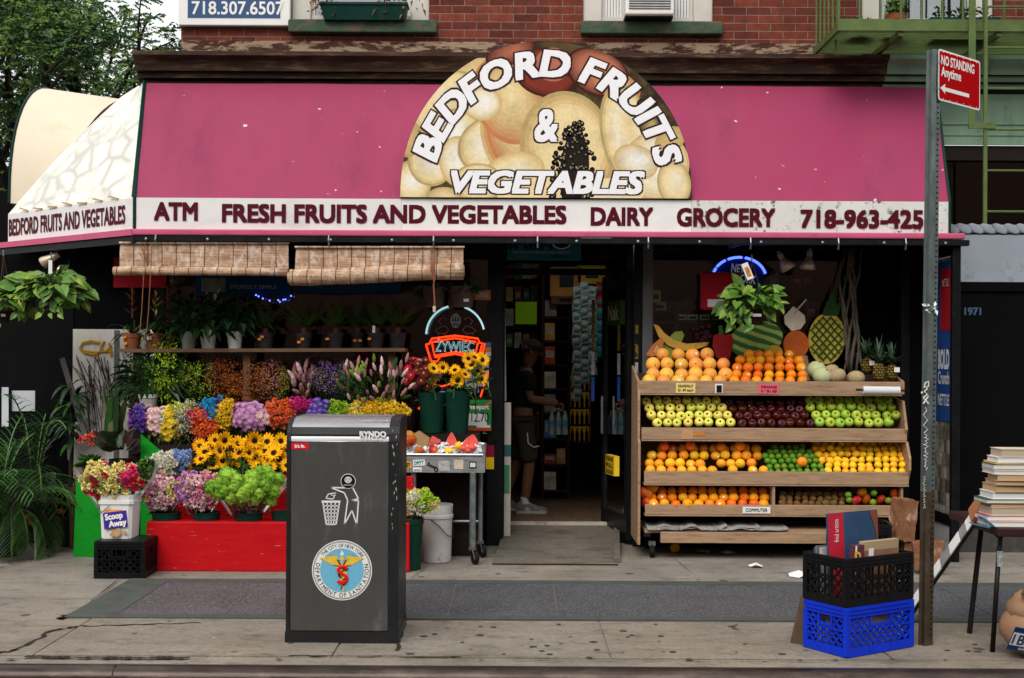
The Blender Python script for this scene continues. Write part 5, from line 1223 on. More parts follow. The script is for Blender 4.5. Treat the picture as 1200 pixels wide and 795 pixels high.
for k in range(-6, 7):
	for s_ in (-1, 1):
		pts = []
		for j in range(15):
			y = 367 + j * 4.3; x = 969 + k * 9 + s_ * (y - 397) * .9
			if ((x - 969) / 21.5) ** 2 + ((y - 397) / 30) ** 2 < .97: pts.append(P(x, y, YC - .004))
		if len(pts) > 1: b.tube(pts, .009, LATD, 4)
b.build('lattice', t)
b = MB();
for dx, top in ((-3, 352), (2, 340), (8, 345), (14, 352), (-6, 360), (6, 335)): cut([(970 + dx * .3 - 4, 370), (972 + dx, top), (974 + dx * .4 + 3, 370)], PB('crown_green', (.02, .055, .015)), b, YC - .002 - abs(dx) * .0004)
b.build('crown', t)
# grey vine trunks
VINE = M('grey_vine_bark', (.17, .15, .12), .9, .3, 20, bump=.5)
t = thing('twisted_vine', 'bare grey twisted vine standing between window and dark alcove', 'vine', P(1000, 440, YC)); b = MB()
for k in range(7):
	x0_ = 990 + k * 2.4; pts = [P(x0_ + 5 * math.sin(j * .7 + k * 1.3) + (j - 4) * rr(-.5, .5), 436 - j * 16, YC - .02 + .03 * math.sin(j + k)) for j in range(10)]
	b.tube(pts, [rr(.006, .017) for _ in pts], VINE, 6)
b.build('trunk', t, smooth=True)
# red box, neon signs in the window
t = thing('red_cabinet', 'red metal box with white label hanging in the shop window', 'box', P(846, 342, 10.76))
A, C = P(822, 363, 10.76), P(868, 319, 10.76); b = MB(); b.cbox(A.x, C.x, 10.76, 10.86, A.z, C.z, M('red_metal', (.42, .012, .03), .45, .1, 5), .01); b.build('casing', t)
b = MB(); b.box(P(831, 0, 10.76).x, P(850, 0, 10.76).x, 10.754, 10.7585, P(840, 360, 10.76).z, P(840, 351, 10.76).z, PAPER); b.build('label', t)
NBLUE = M('neon_blue', (.10, .17, .95), .4, .0, emit=2.2)
t = thing('neon_sign', 'round blue neon sign lettered NEW YORK in the shop window', 'neon sign', P(868, 318, 10.88))
c_ = P(866, 326, 10.88); k = 10.88 / FPX
b = MB(); b.disc(frontal(c_), 30 * k, 23 * k, M('neon_board_blue', (.012, .04, .16), .4), 40)
for tx, px, py, wd in (('NEW', 867, 315, 20), ('YORK', 874, 327, 24)): b.text(tx, frontal(P(px, py, 10.876)) @ Matrix.Rotation(-.12, 4, 'Z'), 9.5 * k, M('neon_letters_grey', (.42, .44, .48), .4, emit=.15), wd=wd * k, bold=.02)
b.box(P(851, 0, 10.88).x, P(857, 0, 10.88).x, 10.874, 10.877, P(0, 319, 10.88).z - .02, P(0, 317, 10.88).z - .0, M('sign_yellow', (.6, .4, .03), .5)); b.build('board', t)
b = MB()
for a0, a1 in ((12, 78), (84, 116), (122, 148), (152, 172)): b.tube([c_ + Vector((31 * k * math.cos(R(a0 + (a1 - a0) * j / 14)), -.02, 24 * k * math.sin(R(a0 + (a1 - a0) * j / 14)))) for j in range(15)], .0115, NBLUE, 6)
b.build('neon_tube', t)
# shelf with boxes behind the window
t = thing('window_shelf', 'dark shelf inside the shop window carrying small boxes', 'shelf', P(800, 370, 11.0)); b = MB()
for py in (366, 378): b.box(P(764, py, 11.0).x, P(880, py, 11.0).x, 10.95, 11.2, P(800, py, 11.0).z - .012, P(800, py, 11.0).z + .012, WOODD)
for px in (763, 790): b.box(P(px, 366, 10.95).x, P(px, 366, 10.95).x + .04, 10.945, 11.21, .9, P(px, 355, 10.95).z, WOODD)
b.build('board', t)
for px, py, wd, hh, cc, lab in ((768, 347, .10, .11, (.42, .34, .2), 'cream carton on the window shelf, upper of two'), (772, 359, .14, .08, (.33, .28, .14), 'yellowish carton under the cream carton on the window shelf'), (793, 358, .11, .08, (.03, .05, .12), 'dark blue carton on the window shelf'), (808, 357, .1, .09, (.04, .07, .05), 'dark green carton on the window shelf'),
		(799, 372, .09, .05, (.45, .43, .38), 'leftmost of the small white boxes between the window shelves'), (812, 372, .09, .05, (.45, .44, .41), 'second of the small white boxes between the window shelves'), (826, 372, .09, .05, (.45, .44, .41), 'third of the small white boxes between the window shelves'), (841, 372, .09, .05, (.45, .44, .41), 'rightmost small white box between the window shelves')):
	p = P(px, py, 10.96); b = MB(); b.cbox(p.x - wd / 2, p.x + wd / 2, 10.96, 11.08, p.z - hh / 2, p.z + hh / 2, M('box_%d_%d' % (px, py), cc, .7, .2, 20), .004); b.box(p.x - wd * .35, p.x + wd * .3, 10.956, 10.9595, p.z - hh * .25, p.z + hh * .1, DARKM); tag(b.build('carton', loc=p), lab, 'carton', 'cartons on the window shelf')
for px, py, m, lab in ((908, 325, (.2, .22, .28), 'pale bottle pack hanging inside the window left of the small red packs'), (934, 326, (.3, .03, .05), 'red and white pack hanging in the window, the left one'), (945, 325, (.3, .03, .05), 'red and white pack hanging in the window, the right one'), (951, 361, (.3, .12, .14), 'pink and white packs beside the pineapple cut-out'), (983, 341, (.26, .2, .18), 'small white tag pack near the pineapple crown')):
	p = P(px, py, 11.6); b = MB(); b.cbox(p.x - .04, p.x + .04, 11.6, 11.64, p.z - .08, p.z + .07, M('hang_%d' % px, m, .5, .5, 25), .01); b.box(p.x - .03, p.x + .03, 11.596, 11.5995, p.z - .05, p.z - .01, M('pack_label', (.5, .47, .4))); tag(b.build('packet', loc=p), lab, 'packet', 'packs hanging inside the window')
# ------------------------------------------------------------------ plants and flowers on the left
LF = {k: M('leaf_' + k, c, .45, .3, 18, spec=.3) for k, c in dict(dark=(.018, .055, .016), mid=(.05, .13, .03), light=(.12, .24, .04), lime=(.22, .34, .06), yellow=(.42, .42, .09), palm=(.035, .095, .025), palml=(.085, .18, .04), blue=(.04, .09, .06), brown=(.05, .025, .018), red=(.16, .02, .02), olive=(.10, .12, .03), rust=(.16, .05, .02)).items()}
STEMG = M('flower_stem', (.05, .10, .03), .6, .3, 20)
WRAP = glass_mat('cellophane', (.93, .95, .95), .015, .4)
GREENBK = M('green_bucket', (.010, .055, .038), .4, .15, 8)
SOIL = M('potting_soil', (.03, .02, .014), .95)
def heart(b, base, d, L, W, m, nrm):
	base = Vector(base); d = Vector(d).normalized(); n = Vector(nrm); x = d.cross(n)
	if x.length < 1e-4: x = d.orthogonal()
	x.normalize(); n = x.cross(d).normalized()
	q = lambda u, v, h: base + d * (u * L) + x * (v * W) + n * (h * L)
	vs = [q(.06, 0, -.02), q(-.08, .25, .03), q(.22, .52, .07), q(.62, .36, .05), q(1.02, 0, -.12), q(.62, -.36, .05), q(.22, -.52, .07), q(-.08, -.25, .03), q(.5, 0, -.03)]
	b.add(vs, [(0, 1, 2, 8), (8, 2, 3), (8, 3, 4), (8, 4, 5), (8, 5, 6), (0, 8, 6, 7)], m)
POTBR = M('brown_hanging_pot', (.045, .026, .02), .55, .15, 8)
def pothos(label, px, py, Y, Rr, nleaf, potpx, hang_py, grp='hanging pothos plants', tagbox=None):
	c = P(px, py, Y); t = thing('hanging_plant', label, 'plant', c, group=grp); pw = potpx / 2 / FPX * Y
	pc_ = P(px + 2, py + 18, Y)
	b = MB(); b.lathe([(pw * .72, -pw * .75), (pw * .9, pw * .2), (pw, pw * .5), (pw * .9, pw * .5)], pc_, POTBR, 20)
	for tb in tagbox or (): p = pc_ + Vector((tb * pw, -pw * .98, -.0)); b.box(p.x - .018, p.x + .018, p.y - .004, p.y, p.z - .012, p.z + .012, PAPER)
	b.build('pot', t, smooth=True, angle=40)
	b = MB(); ms = [LF['mid'], LF['light'], LF['lime'], LF['light'], LF['lime'], LF['light']]
	for k in range(nleaf):
		a = rr(0, 2 * PI); e_ = rr(-.55, 1.2); q = Vector((math.cos(a) * math.cos(e_), math.sin(a) * math.cos(e_) * .8, math.sin(e_) * .62))
		if q.y < 0 and q.z < .05 and abs(q.x) < .4: continue
		p = c + q * Rr * rr(.55, 1.05) + Vector((0, 0, -.02))
		d = Vector((q.x * .8 + rr(-.5, .5), q.y * .6 - .3 + rr(-.3, .3), -.45 + q.z * .5 + rr(-.45, .6)))
		n = Vector((q.x * .5 + rr(-.4, .4), -.8, .6 + rr(-.3, .3))); L = rr(.08, .165)
		m = random.choice(ms); heart(b, p, d, L, L * rr(.62, .82), m, n)
		if rr(0, 1) < .45 and m is not LF['yellow']: heart(b, p + n.normalized() * .0035 + d.normalized() * L * .1, d, L * .75, L * .22, random.choice([LF['yellow'], LF['lime']]), n)
		if k % 2 == 0: b.tube([c + Vector((q.x * .05, q.y * .05, .02)), c + q * Rr * .5 + Vector((0, 0, .05)), p], .0035, STEMG, 4, False)
	for k in range(5):
		a = rr(PI, 2 * PI); p = c + Vector((math.cos(a) * Rr * .9, math.sin(a) * Rr * .6, -.05)); tr = [p + Vector((rr(-.02, .02) * j, rr(-.01, .01) * j, -.05 * j)) for j in range(4)]
		b.tube(tr, .003, STEMG, 4, False)
		for q in tr[1:]: L = rr(.05, .1); heart(b, q, (rr(-.8, .8), -.3, -.8), L, L * .7, random.choice(ms), (rr(-.3, .3), -1, .3))
	b.build('foliage', t)
	b = MB(); h = P(px, hang_py, Y)
	for a in (0, 2.1, 4.2): b.tube([pc_ + Vector((math.cos(a) * pw, math.sin(a) * pw, pw * .5)), h], .004, M('hanger_brown', (.08, .045, .03), .6), 5)
	b.tube([h, h + Vector((0, 0, .05))], .006, GALV, 5); b.build('hanger', t)
	return t, h
t, h = pothos('variegated pothos hanging in a brown pot under the corner awning, whole in view', 60, 340, 10.25, .285, 120, 25, 303)
b = MB(); b.box(h.x + .0, h.x + .03, h.y - .06, h.y - .056, h.z - .13, h.z - .02, PAPER); b.build('price_tag', t)
pothos('variegated pothos in a dark pot cut off by the left edge under the awning', 4, 352, 10.3, .24, 95, 20, 300, tagbox=(.2,))
t, h = pothos('variegated pothos hanging before the shop window over the painted watermelon', 881, 352, 10.22, .24, 95, 30, 306, tagbox=(-.1, .25))
b = MB(); Tt = Matrix.Translation(P(876, 318, 10.12)) @ Matrix.Rotation(R(-22), 4, 'Y'); b.box(-.028, .028, 0, .003, -.07, .07, PAPER, Tt); b.box(-.015, .018, -.003, -.0005, -.045, .035, M('tag_print', (.55, .25, .08), .6, .6, 30), Tt); b.build('price_tag', t)
# hanging planters by the neon
TAUPE = M('taupe_plastic', (.13, .085, .065), .5, .1, 6)
for px0, px1, y0, y1, lab, tagb in ((495, 522, 336, 360, 'taupe hanging planter behind the blind cord, left of two', False), (525, 557, 336, 360, 'taupe hanging planter with small price label above the neon sign', True)):
	c = P((px0 + px1) / 2, y1, 10.6); r_ = (px1 - px0) / 2 / FPX * 10.6; h_ = P(0, y0, 10.6).z - P(0, y1, 10.6).z
	t = thing('hanging_planter', lab, 'planter', c, group='taupe hanging planters'); b = MB(); b.lathe([(r_ * .84, 0), (r_ * .96, h_ * .7), (r_, h_ * .72), (r_, h_), (r_ * .9, h_)], c, TAUPE, 22)
	if tagb: b.box(c.x + .02, c.x + .065, c.y - r_ * 1.0, c.y - r_ * .97, c.z + .04, c.z + .065, PAPER)
	b.build('pot', t, smooth=True, angle=40); b = MB()
	for k in range(60): b.leaf(c + Vector((rr(-r_, r_) * .8, rr(-r_, r_) * .7, h_ * .9)), rdir(-.2, 1), rr(.06, .16), .03, LF['dark'], droop=.4)
	b.build('foliage', t)
	b = MB(); b.tube([c + Vector((-r_ * .9, 0, h_)), c + Vector((0, 0, h_ + .3)), c + Vector((r_ * .9, 0, h_))], .004, DARKM, 5); b.build('hanger', t)

# shop wall pieces on the left
cw = thing('corner_wall', 'dark corner wall with a pale graffiti covered panel behind the plants', 'wall', (-3.6, 10.95, 0))
GRAF = M('pale_grey_wall', (.68, .66, .63), .8, .18, 3, dirt=(.42, .40, .38), dirt_lo=.5, dirt_hi=.66, dirt_scale=3, stretch=(1.5, 1, 1))
xg0, xg1 = P(86, 470, YF).x, P(172, 470, YF).x
b = MB(); b.box(xg0, xg1, YF - .02, YF + .1, 0, P(100, 386, YF).z, GRAF); b.box(P(137, 0, YF).x, P(143, 0, YF).x, YF - .028, YF - .0205, 0, P(100, 387, YF).z, M('panel_shadow_strip', (.16, .17, .18), .7)); b.build('graffiti_panel', cw)
b = MB(); GY = M('graffiti_yellow', (.50, .33, .05), .6); GP = M('graffiti_pink', (.35, .06, .16), .6)
def scr(pts, r_, m): b.tube([P(x, y, YF - .024) for x, y in pts], r_, m, 5)
scr([(117, 402), (108, 400), (97, 402), (94, 408), (100, 414), (110, 416), (118, 412)], .014, GY); scr([(122, 400), (118, 408), (124, 413), (130, 406), (128, 402), (131, 418)], .014, GY); scr([(96, 411), (112, 413), (132, 412)], .010, GY); scr([(112, 412), (116, 422)], .01, GY)
scr([(110, 446), (104, 444), (106, 452), (113, 456), (108, 462), (103, 458)], .006, GP); scr([(116, 445), (118, 460), (122, 448), (126, 460), (134, 444)], .006, GP); scr([(131, 452), (143, 450), (142, 460)], .006, GP); scr([(120, 465), (133, 465)], .004, GP)
b.build('graffiti', cw)
b = MB()
TW = M('dry_twigs', (.06, .05, .04), .8)
for k in range(26):
	x = 118 + rr(-14, 22); b.tube([P(x, 480 + rr(-5, 40), YF - .05), P(x - 4 + rr(-6, 6), 455, YF - .04), P(x - 12 + rr(-14, 10), 425 + rr(-10, 20), YF - .03)], .0035, TW, 4, False)
tag(b.build('dry_creeper', loc=P(115, 480, YF - .05)), 'leafless dry creeper climbing the graffiti panel', 'creeper')
b = MB(); b.slab([(xg0, YF - .01, 0), (xg0, YF - .01, 3.2), (-5.9, 12.6, 3.2), (-5.9, 12.6, 0)], (.05, .1, 0), PITCH); b.box(xg0, -3.15, YF + .0, YF + .1, P(100, 386, YF).z, 3.2, PITCH); b.build('dark_wall', cw)
b = MB(); GAPL = M('daylight_gap_pale', (.5, .53, .55), .6, .2, 3)
for (pa, pb, ya, yb_) in ((2, 10, 454, 500), (14, 44, 458, 482)): b.quad(P(pa, ya, 11.35), P(pb, ya, 11.3), P(pb, yb_, 11.3), P(pa, yb_, 11.35), GAPL)  # pale colour stands in for daylight through gaps to the side street
b.build('daylight_gap', cw)
for (pa, pb, y0, y1, m, tx, lab) in ((133, 195, 322, 337, M('red_banner', (.40, .01, .03), .6, .1), None, 'plain red banner in the shadow behind the left blind'), (229, 341, 320, 348, M('blue_banner', (.012, .075, .14), .5, .15), 'STUPIDLY SIMPLE', 'dark blue banner lettered in pale capitals behind the left blind'), (345, 470, 318, 344, M('blue_banner', (.012, .075, .14)), None, 'plain dark blue banner behind the right blind')):
	A, C = P(pa, y1, 10.85), P(pb, y0 - 20, 10.85); b = MB(); b.box(A.x, C.x, 10.85, 10.86, A.z, C.z, m)
	if tx: b.text(tx, frontal(P(297, 336.5, 10.846)), .032, M('banner_letter', (.35, .37, .37), .6), wd=P(325, 0, 10.85).x - P(270, 0, 10.85).x, bold=.02); b.box(P(238, 0, 10.85).x, P(266, 0, 10.85).x, 10.845, 10.849, P(0, 341, 10.85).z, P(0, 325, 10.85).z, M('banner_picture', (.22, .25, .18), .6, .5, 10))
	tag(b.build('banner', loc=((A.x + C.x) / 2, 10.85, A.z)), lab, 'banner')
fl = thing('light_string', 'string of tiny blue lights under the dark blue banner', 'fairy lights', P(322, 350, 10.84)); b = MB()
pts = [P(298, 345, 10.83), P(306, 350, 10.83), P(318, 353, 10.83), P(328, 354, 10.83), P(342, 350, 10.83)]; b.tube(pts, .003, BLACK, 4); b.build('wire', fl)
b = MB()
for px, py in ((300, 346), (303, 347.5), (308, 350), (316, 352.5), (326, 352), (328, 354), (332, 351.5), (334.5, 351), (341, 347)): b.ball(P(px, py, 10.825), .0075, M('blue_led', (.15, .2, 1.0), .4, 0, emit=3), 6, 5)
b.build('bulb', fl)

# long wooden shelf with potted plants
SHELFW = M('plank_wood', (.20, .13, .085), .8, .25, 5, stretch=(1, 6, 9), dirt=(.09, .055, .04))
ps_ = thing('plank_shelf', 'long wooden plank shelf carrying the row of potted plants', 'shelf', P(300, 414, 10.55))
b = MB(); Y0 = 10.5; a, c = P(138, 409, Y0), P(475, 408, Y0); zsh = P(300, 412, Y0).z; b.slab([(a.x, Y0, a.z - .03), (c.x, Y0, c.z - .03), (c.x, Y0, c.z), (a.x, Y0, a.z)], (0, .30, 0), SHELFW); b.build('plank', ps_)
b = MB();
for px, y1 in ((289, 450), (459, 450), (160, 520)): q = P(px, 416, Y0 + .1); b = MB(); b.box(q.x - .03, q.x + .03, Y0 + .1, Y0 + .14, P(px, y1, Y0).z - .3, q.z + .02, SHELFW); b.build('post', ps_)
def shelf_z(px): f = (px - 138) / (475 - 138); return a.z + (c.z - a.z) * f
WPOT = M('white_pot', (.60, .60, .56), .5, .08, 5); GPOT = M('grey_white_pot', (.36, .38, .36), .5, .1, 5); DPOT = M('dark_purple_pot', (.05, .04, .048), .5, .2, 8); ORL = M('orange_label', (.75, .33, .06), .5)
def potted(label, px, Ysh, zb_, w_, h_, m, plant, group, fold=False, lab_dots=(), name='potted_plant'):
	x = P(px, 400, Ysh).x; r_ = w_ / 2 / FPX * Ysh; hh = h_ / FPX * Ysh
	t = thing(name, label, 'plant', (x, Ysh, zb_), group=group); c0 = Vector((x, Ysh, zb_))
	b = MB(); b.lathe([(r_ * .75, .001), (r_ * .93, hh * .72), (r_, hh * .74), (r_, hh), (r_ * .92, hh), (r_ * .9, hh * .86)], c0, m, 20)
	for (u, v) in lab_dots: b.box(x + u * r_ - .014, x + u * r_ + .014, Ysh - r_ - .002, Ysh - r_ * .6, zb_ + v * hh - .010, zb_ + v * hh + .010, ORL)
	po = b.build('pot', t, smooth=True, angle=40)
	b = MB(); b.disc(Matrix.Translation(c0 + Vector((0, 0, hh * .87))), r_ * .9, r_ * .9, SOIL, 16); b.build('soil', po)
	b = MB(); plant(b, c0 + Vector((0, 0, hh * .87)), r_); b.build('foliage', t); return t
def bromeliad(b, c, r_):
	for k in range(26): a_ = rr(0, 6.28); e_ = rr(.3, 1.3); b.strap(c, (math.cos(a_) * math.cos(e_), math.sin(a_) * math.cos(e_), math.sin(e_)), rr(.2, .34), .028, LF[random.choice(['dark', 'mid', 'olive'])], 1.1, 6)
	for k in range(16): a_ = rr(0, 6.28); z_ = rr(.16, .42); b.leaf(c + Vector((0, 0, z_)), (math.cos(a_), math.sin(a_), .8), rr(.06, .11), .022, LF['rust' if k % 3 else 'red'], droop=0)
	b.tube([c, c + Vector((0, 0, .4))], .007, LF['rust'], 5)
def bromeliad_yellow(b, c, r_):
	for k in range(26): a_ = rr(0, 6.28); e_ = rr(.3, 1.3); b.strap(c, (math.cos(a_) * math.cos(e_), math.sin(a_) * math.cos(e_), math.sin(e_)), rr(.2, .34), .028, LF[random.choice(['dark', 'mid', 'olive'])], 1.1, 6)
	for k in range(16): a_ = rr(0, 6.28); z_ = rr(.16, .38); b.leaf(c + Vector((0, 0, z_)), (math.cos(a_), math.sin(a_), .9), rr(.06, .1), .02, LF['yellow' if k % 3 else 'rust'], droop=0)
def peace(b, c, r_):
	for k in range(70):
		a_ = rr(0, 6.28); e_ = rr(.1, 1.4); L = rr(.12, .30); d = Vector((math.cos(a_) * math.cos(e_), math.sin(a_) * math.cos(e_), math.sin(e_))); p = c + d * L
		b.tube([c, p], .002, STEMG, 3, False); b.leaf(p, (d.x, d.y, d.z - .7), rr(.1, .18), rr(.04, .06), LF['dark'], droop=.25)
def peace_flower(b, c, r_):
	peace(b, c, r_)
	for k in range(4): d = Vector((rr(-.4, .4), rr(-.5, -.1), 1)); p = c + d * rr(.25, .36); b.tube([c, p], .003, STEMG, 4, False); b.leaf(p, (rr(-.6, .6), -.3, .8), .07, .035, M('pale_spathe', (.55, .55, .35), .5), droop=0)
def cycad(b, c, r_):
	for k in range(13):
		a_ = 2 * PI * k / 13 + rr(-.2, .2); e_ = rr(.75, 1.35); d = Vector((math.cos(a_) * math.cos(e_), math.sin(a_) * math.cos(e_), math.sin(e_))); L = rr(.22, .33); p = c + Vector((0, 0, .03)); dd = d.copy()
		for j in range(12):
			q = p + dd * L / 12; s_ = dd.cross(Vector((0, 0, 1))).normalized()
			if j > 1:
				for sg_ in (-1, 1): b.leaf(q, s_ * sg_ * .8 + dd * .8, .075 * (1 - j / 18), .013, LF['olive' if k % 3 == 0 else 'mid'], droop=.1)
			p = q; dd = (dd + Vector((0, 0, -.06))).normalized()
	b.tube([c - Vector((0, 0, .01)), c + Vector((0, 0, .06))], .025, LF['rust'], 7)
Ysh = 10.62
potted('red bromeliad in a terracotta pot, leftmost on the plank shelf', 155, Ysh, shelf_z(155), 22, 18, TERR, bromeliad, 'bromeliads on the plank shelf', lab_dots=((-.5, .75), (-.4, .35)))
t = potted('yellow bromeliad in a terracotta pot with white label on the plank shelf', 182, Ysh, shelf_z(182), 24, 18, TERR, bromeliad_yellow, 'bromeliads on the plank shelf'); b = MB(); q = P(175, 396, Ysh - .09); b.box(q.x - .02, q.x + .02, q.y - .003, q.y, q.z - .016, q.z + .016, PAPER); b.build('price_tag', t)
potted('dark bromeliad in a terracotta pot half hidden behind the yellow one', 196, Ysh + .1, shelf_z(196), 22, 17, TERR, bromeliad, 'bromeliads on the plank shelf')
potted('peace lily in a greyish white pot, left of the two pure white pots', 221, Ysh, shelf_z(221), 19, 20, GPOT, peace, 'peace lilies on the plank shelf')
potted('peace lily with pale flowers in a white pot, in the middle of three', 244, Ysh, shelf_z(244), 20, 22, WPOT, peace_flower, 'peace lilies on the plank shelf')
potted('leafy peace lily in a white pot, right of the flowering one', 275, Ysh, shelf_z(275), 19, 20, WPOT, peace, 'peace lilies on the plank shelf')
for px, lab in ((311, 'cycad in a dark pot beside the white potted peace lilies, two orange labels'), (356, 'cycad in a dark pot, second of the cycads, two orange labels'), (393, 'cycad in a dark pot, third of the cycads, one orange label'), (419, 'cycad in a narrow dark pot at the back between two wider pots'), (441, 'cycad in a dark pot with white tag among its leaves'), (466, 'cycad in a dark pot at the right end of the plank shelf')):
	t = potted(lab, px, Ysh + (.1 if px == 419 else 0), shelf_z(px), 15 if px == 419 else 20, 18, DPOT, cycad, 'cycads on the plank shelf', lab_dots={311: ((-.5, .6), (-.2, .75)), 356: ((-.4, .4), (0, .6)), 393: ((-.8, .6),), 419: ((-.3, .5), (.5, .5)), 441: ((-.7, .6),), 466: ()}[px])
	if px == 441: b = MB(); q = P(438, 386, Ysh - .08); b.box(q.x - .012, q.x + .012, q.y, q.y + .002, q.z - .03, q.z + .03, PAPER); b.build('price_tag', t)

# tiered stand
REDW = M('red_painted_wood', (.52, .012, .02), .5, .12, 4, stretch=(1, 5, 7), dirt=(.50, .22, .15), dirt_lo=.63, dirt_hi=.66, dirt_scale=9, bump=.12)
rs = thing('flower_stand', 'red painted wooden stepped stand holding flower buckets', 'stand', (P(300, 672, 9.5).x, 9.5, 0))
xa, xb_ = P(171, 672, 9.5).x, -.78; zt1 = P(250, 612, 9.5).z
b = MB(); b.cbox(xa, xb_, 9.5, 9.86, .0, zt1, REDW, .008); b.build('front_box', rs)
zt2 = P(250, 557, 9.87).z; b = MB(); b.cbox(P(192, 580, 9.87).x, xb_, 9.865, 10.2, .0, zt2, REDW, .008); b.build('middle_step', rs)
zt3 = .92; b = MB(); b.box(P(150, 580, 10.2).x, -.85, 10.205, 10.5, .0, zt3, M('dark_stand_wood', (.03, .02, .018), .8)); b.build('back_step', rs)
zt4 = 1.2; b = MB(); b.box(P(150, 580, 10.5).x, -.85, 10.505, 10.85, .0, zt4, MATS['dark_stand_wood']); b.build('top_step', rs)
GREENW = M('bright_green_paint', (.012, .30, .03), .5, .12, 4, stretch=(1, 5, 5), dirt=(.01, .2, .03), dirt_lo=.55, dirt_hi=.7)
gb = thing('green_box', 'bright green painted wooden box standing left of the red stand', 'box', G(105, 653)); q = G(86, 653); q1 = G(133, 650)
b = MB(); ztg = P(100, 560, q.y).z; b.slab([(q.x, q.y, 0.0), (q1.x + .25, q.y, 0.0), (q1.x + .25, q.y, ztg - .1), (P(128, 575, q.y).x, q.y, ztg - .08), (P(118, 561, q.y).x, q.y, ztg), (q.x + .02, q.y, ztg)], (0, .35, 0), GREENW); b.build('side_panel', gb)
b = MB(); b.box(q.x, q.x + .3, q.y - .01, q.y + .36, ztg + .002, ztg + .03, SHELFW); b.build('top_board', gb)
b = MB(); q2 = P(164, 505, 10.15); b.slab([(q2.x, 10.17, .0), (q2.x + .3, 10.17, .0), (q2.x + .3, 10.17, q2.z - .28), (q2.x, 10.17, q2.z - .03)], (0, .02, 0), GREENW); tag(b.build('green_board', loc=q2), 'bright green board slanting behind the rubber plant and the mixed bouquet', 'board')

# bouquets
FC = lambda nm, c, var=.25: M('petal_' + nm, tuple(min(.92, x ** .76) for x in c), .6, var, 40, spec=.05)
FCOL = dict(purple=FC('purple', (.20, .05, .34)), violet=FC('violet', (.13, .06, .42)), lilac=FC('lilac', (.52, .22, .50)), magenta=FC('magenta', (.42, .02, .22)), pink=FC('pink', (.72, .25, .38)), palepink=FC('palepink', (.76, .48, .52)), peach=FC('peach', (.75, .42, .30)), hotpink=FC('hotpink', (.72, .03, .16)),
  red=FC('red', (.50, .01, .03)), coral=FC('coral', (.75, .12, .07)), orange=FC('orange', (.80, .15, .01)), yellow=FC('yellow', (.80, .50, .02)), sunny=FC('sunny', (.85, .58, .03)), paleyellow=FC('paleyellow', (.76, .66, .22)), white=FC('white', (.78, .76, .66), .1), cream=FC('cream', (.68, .64, .48), .12), lime=FC('lime', (.34, .52, .03)), moss=FC('moss', (.13, .28, .02)), grass=FC('grass', (.20, .36, .03)),
  blue=FC('blue', (.02, .30, .55)), skyblue=FC('skyblue', (.28, .40, .68)), deepblue=FC('deepblue', (.05, .05, .35)), burgundy=FC('burgundy', (.15, .015, .02)), rust=FC('rust', (.36, .11, .02)), dullpink=FC('dullpink', (.38, .17, .17)), ygreen=FC('ygreen', (.34, .34, .04)))
def head(b, p, r_, ms, style, out):
	if style == 'ball':
		for k in range(34): d = (rdir() + out * .35).normalized(); b.leaf(p + d * r_ * .25, d + rdir() * .35, r_ * rr(.7, 1.0), r_ * .55, random.choice(ms), up=rdir(), droop=0, fold=.2)
	elif style == 'daisy':
		x = out.orthogonal().normalized(); y = out.cross(x)
		for lay_ in range(2):
			for k in range(12): a_ = 2 * PI * k / 12 + lay_ * .26; d = x * math.cos(a_) + y * math.sin(a_) + out * (.25 + .4 * lay_); b.leaf(p, d, r_ * (1 - .25 * lay_), r_ * .36, random.choice(ms), up=out, droop=0)
		b.ball(p + out * r_ * .15, r_ * .22, FCOL['ygreen'], 6, 4)
	elif style == 'fuzz':
		b.ball(p, r_ * .82, ms[0], 10, 7, lump=.25)
		for k in range(60): d = (rdir() + out * .2).normalized(); b.leaf(p + d * r_ * .72, d + rdir() * .5, r_ * .35, r_ * .16, random.choice(ms), up=rdir(), droop=0)
	elif style == 'spray':
		for k in range(46): q = p + rdir() * r_ * rr(.2, 1.1); b.leaf(q, rdir(), r_ * .24, r_ * .2, random.choice(ms), up=rdir(), droop=0)
	elif style == 'spike':
		for k in range(26): z_ = rr(-1.4, 1); q = p + Vector((rr(-.22, .22), rr(-.22, .22), z_)) * r_; b.leaf(q, Vector((rr(-1, 1), rr(-1, .5), .9)), r_ * .34, r_ * .18, random.choice(ms), up=rdir(), droop=0)
	elif style == 'bud':
		d = (out + Vector((0, 0, .7)) + rdir() * .45).normalized(); T = d.to_track_quat('Z', 'Y').to_matrix(); b.lathe([(0, -r_ * 1.2), (r_ * .28, -r_ * .7), (r_ * .38, 0), (r_ * .25, r_ * .9), (0, r_ * 1.4)], p, random.choice(ms), 7, T)
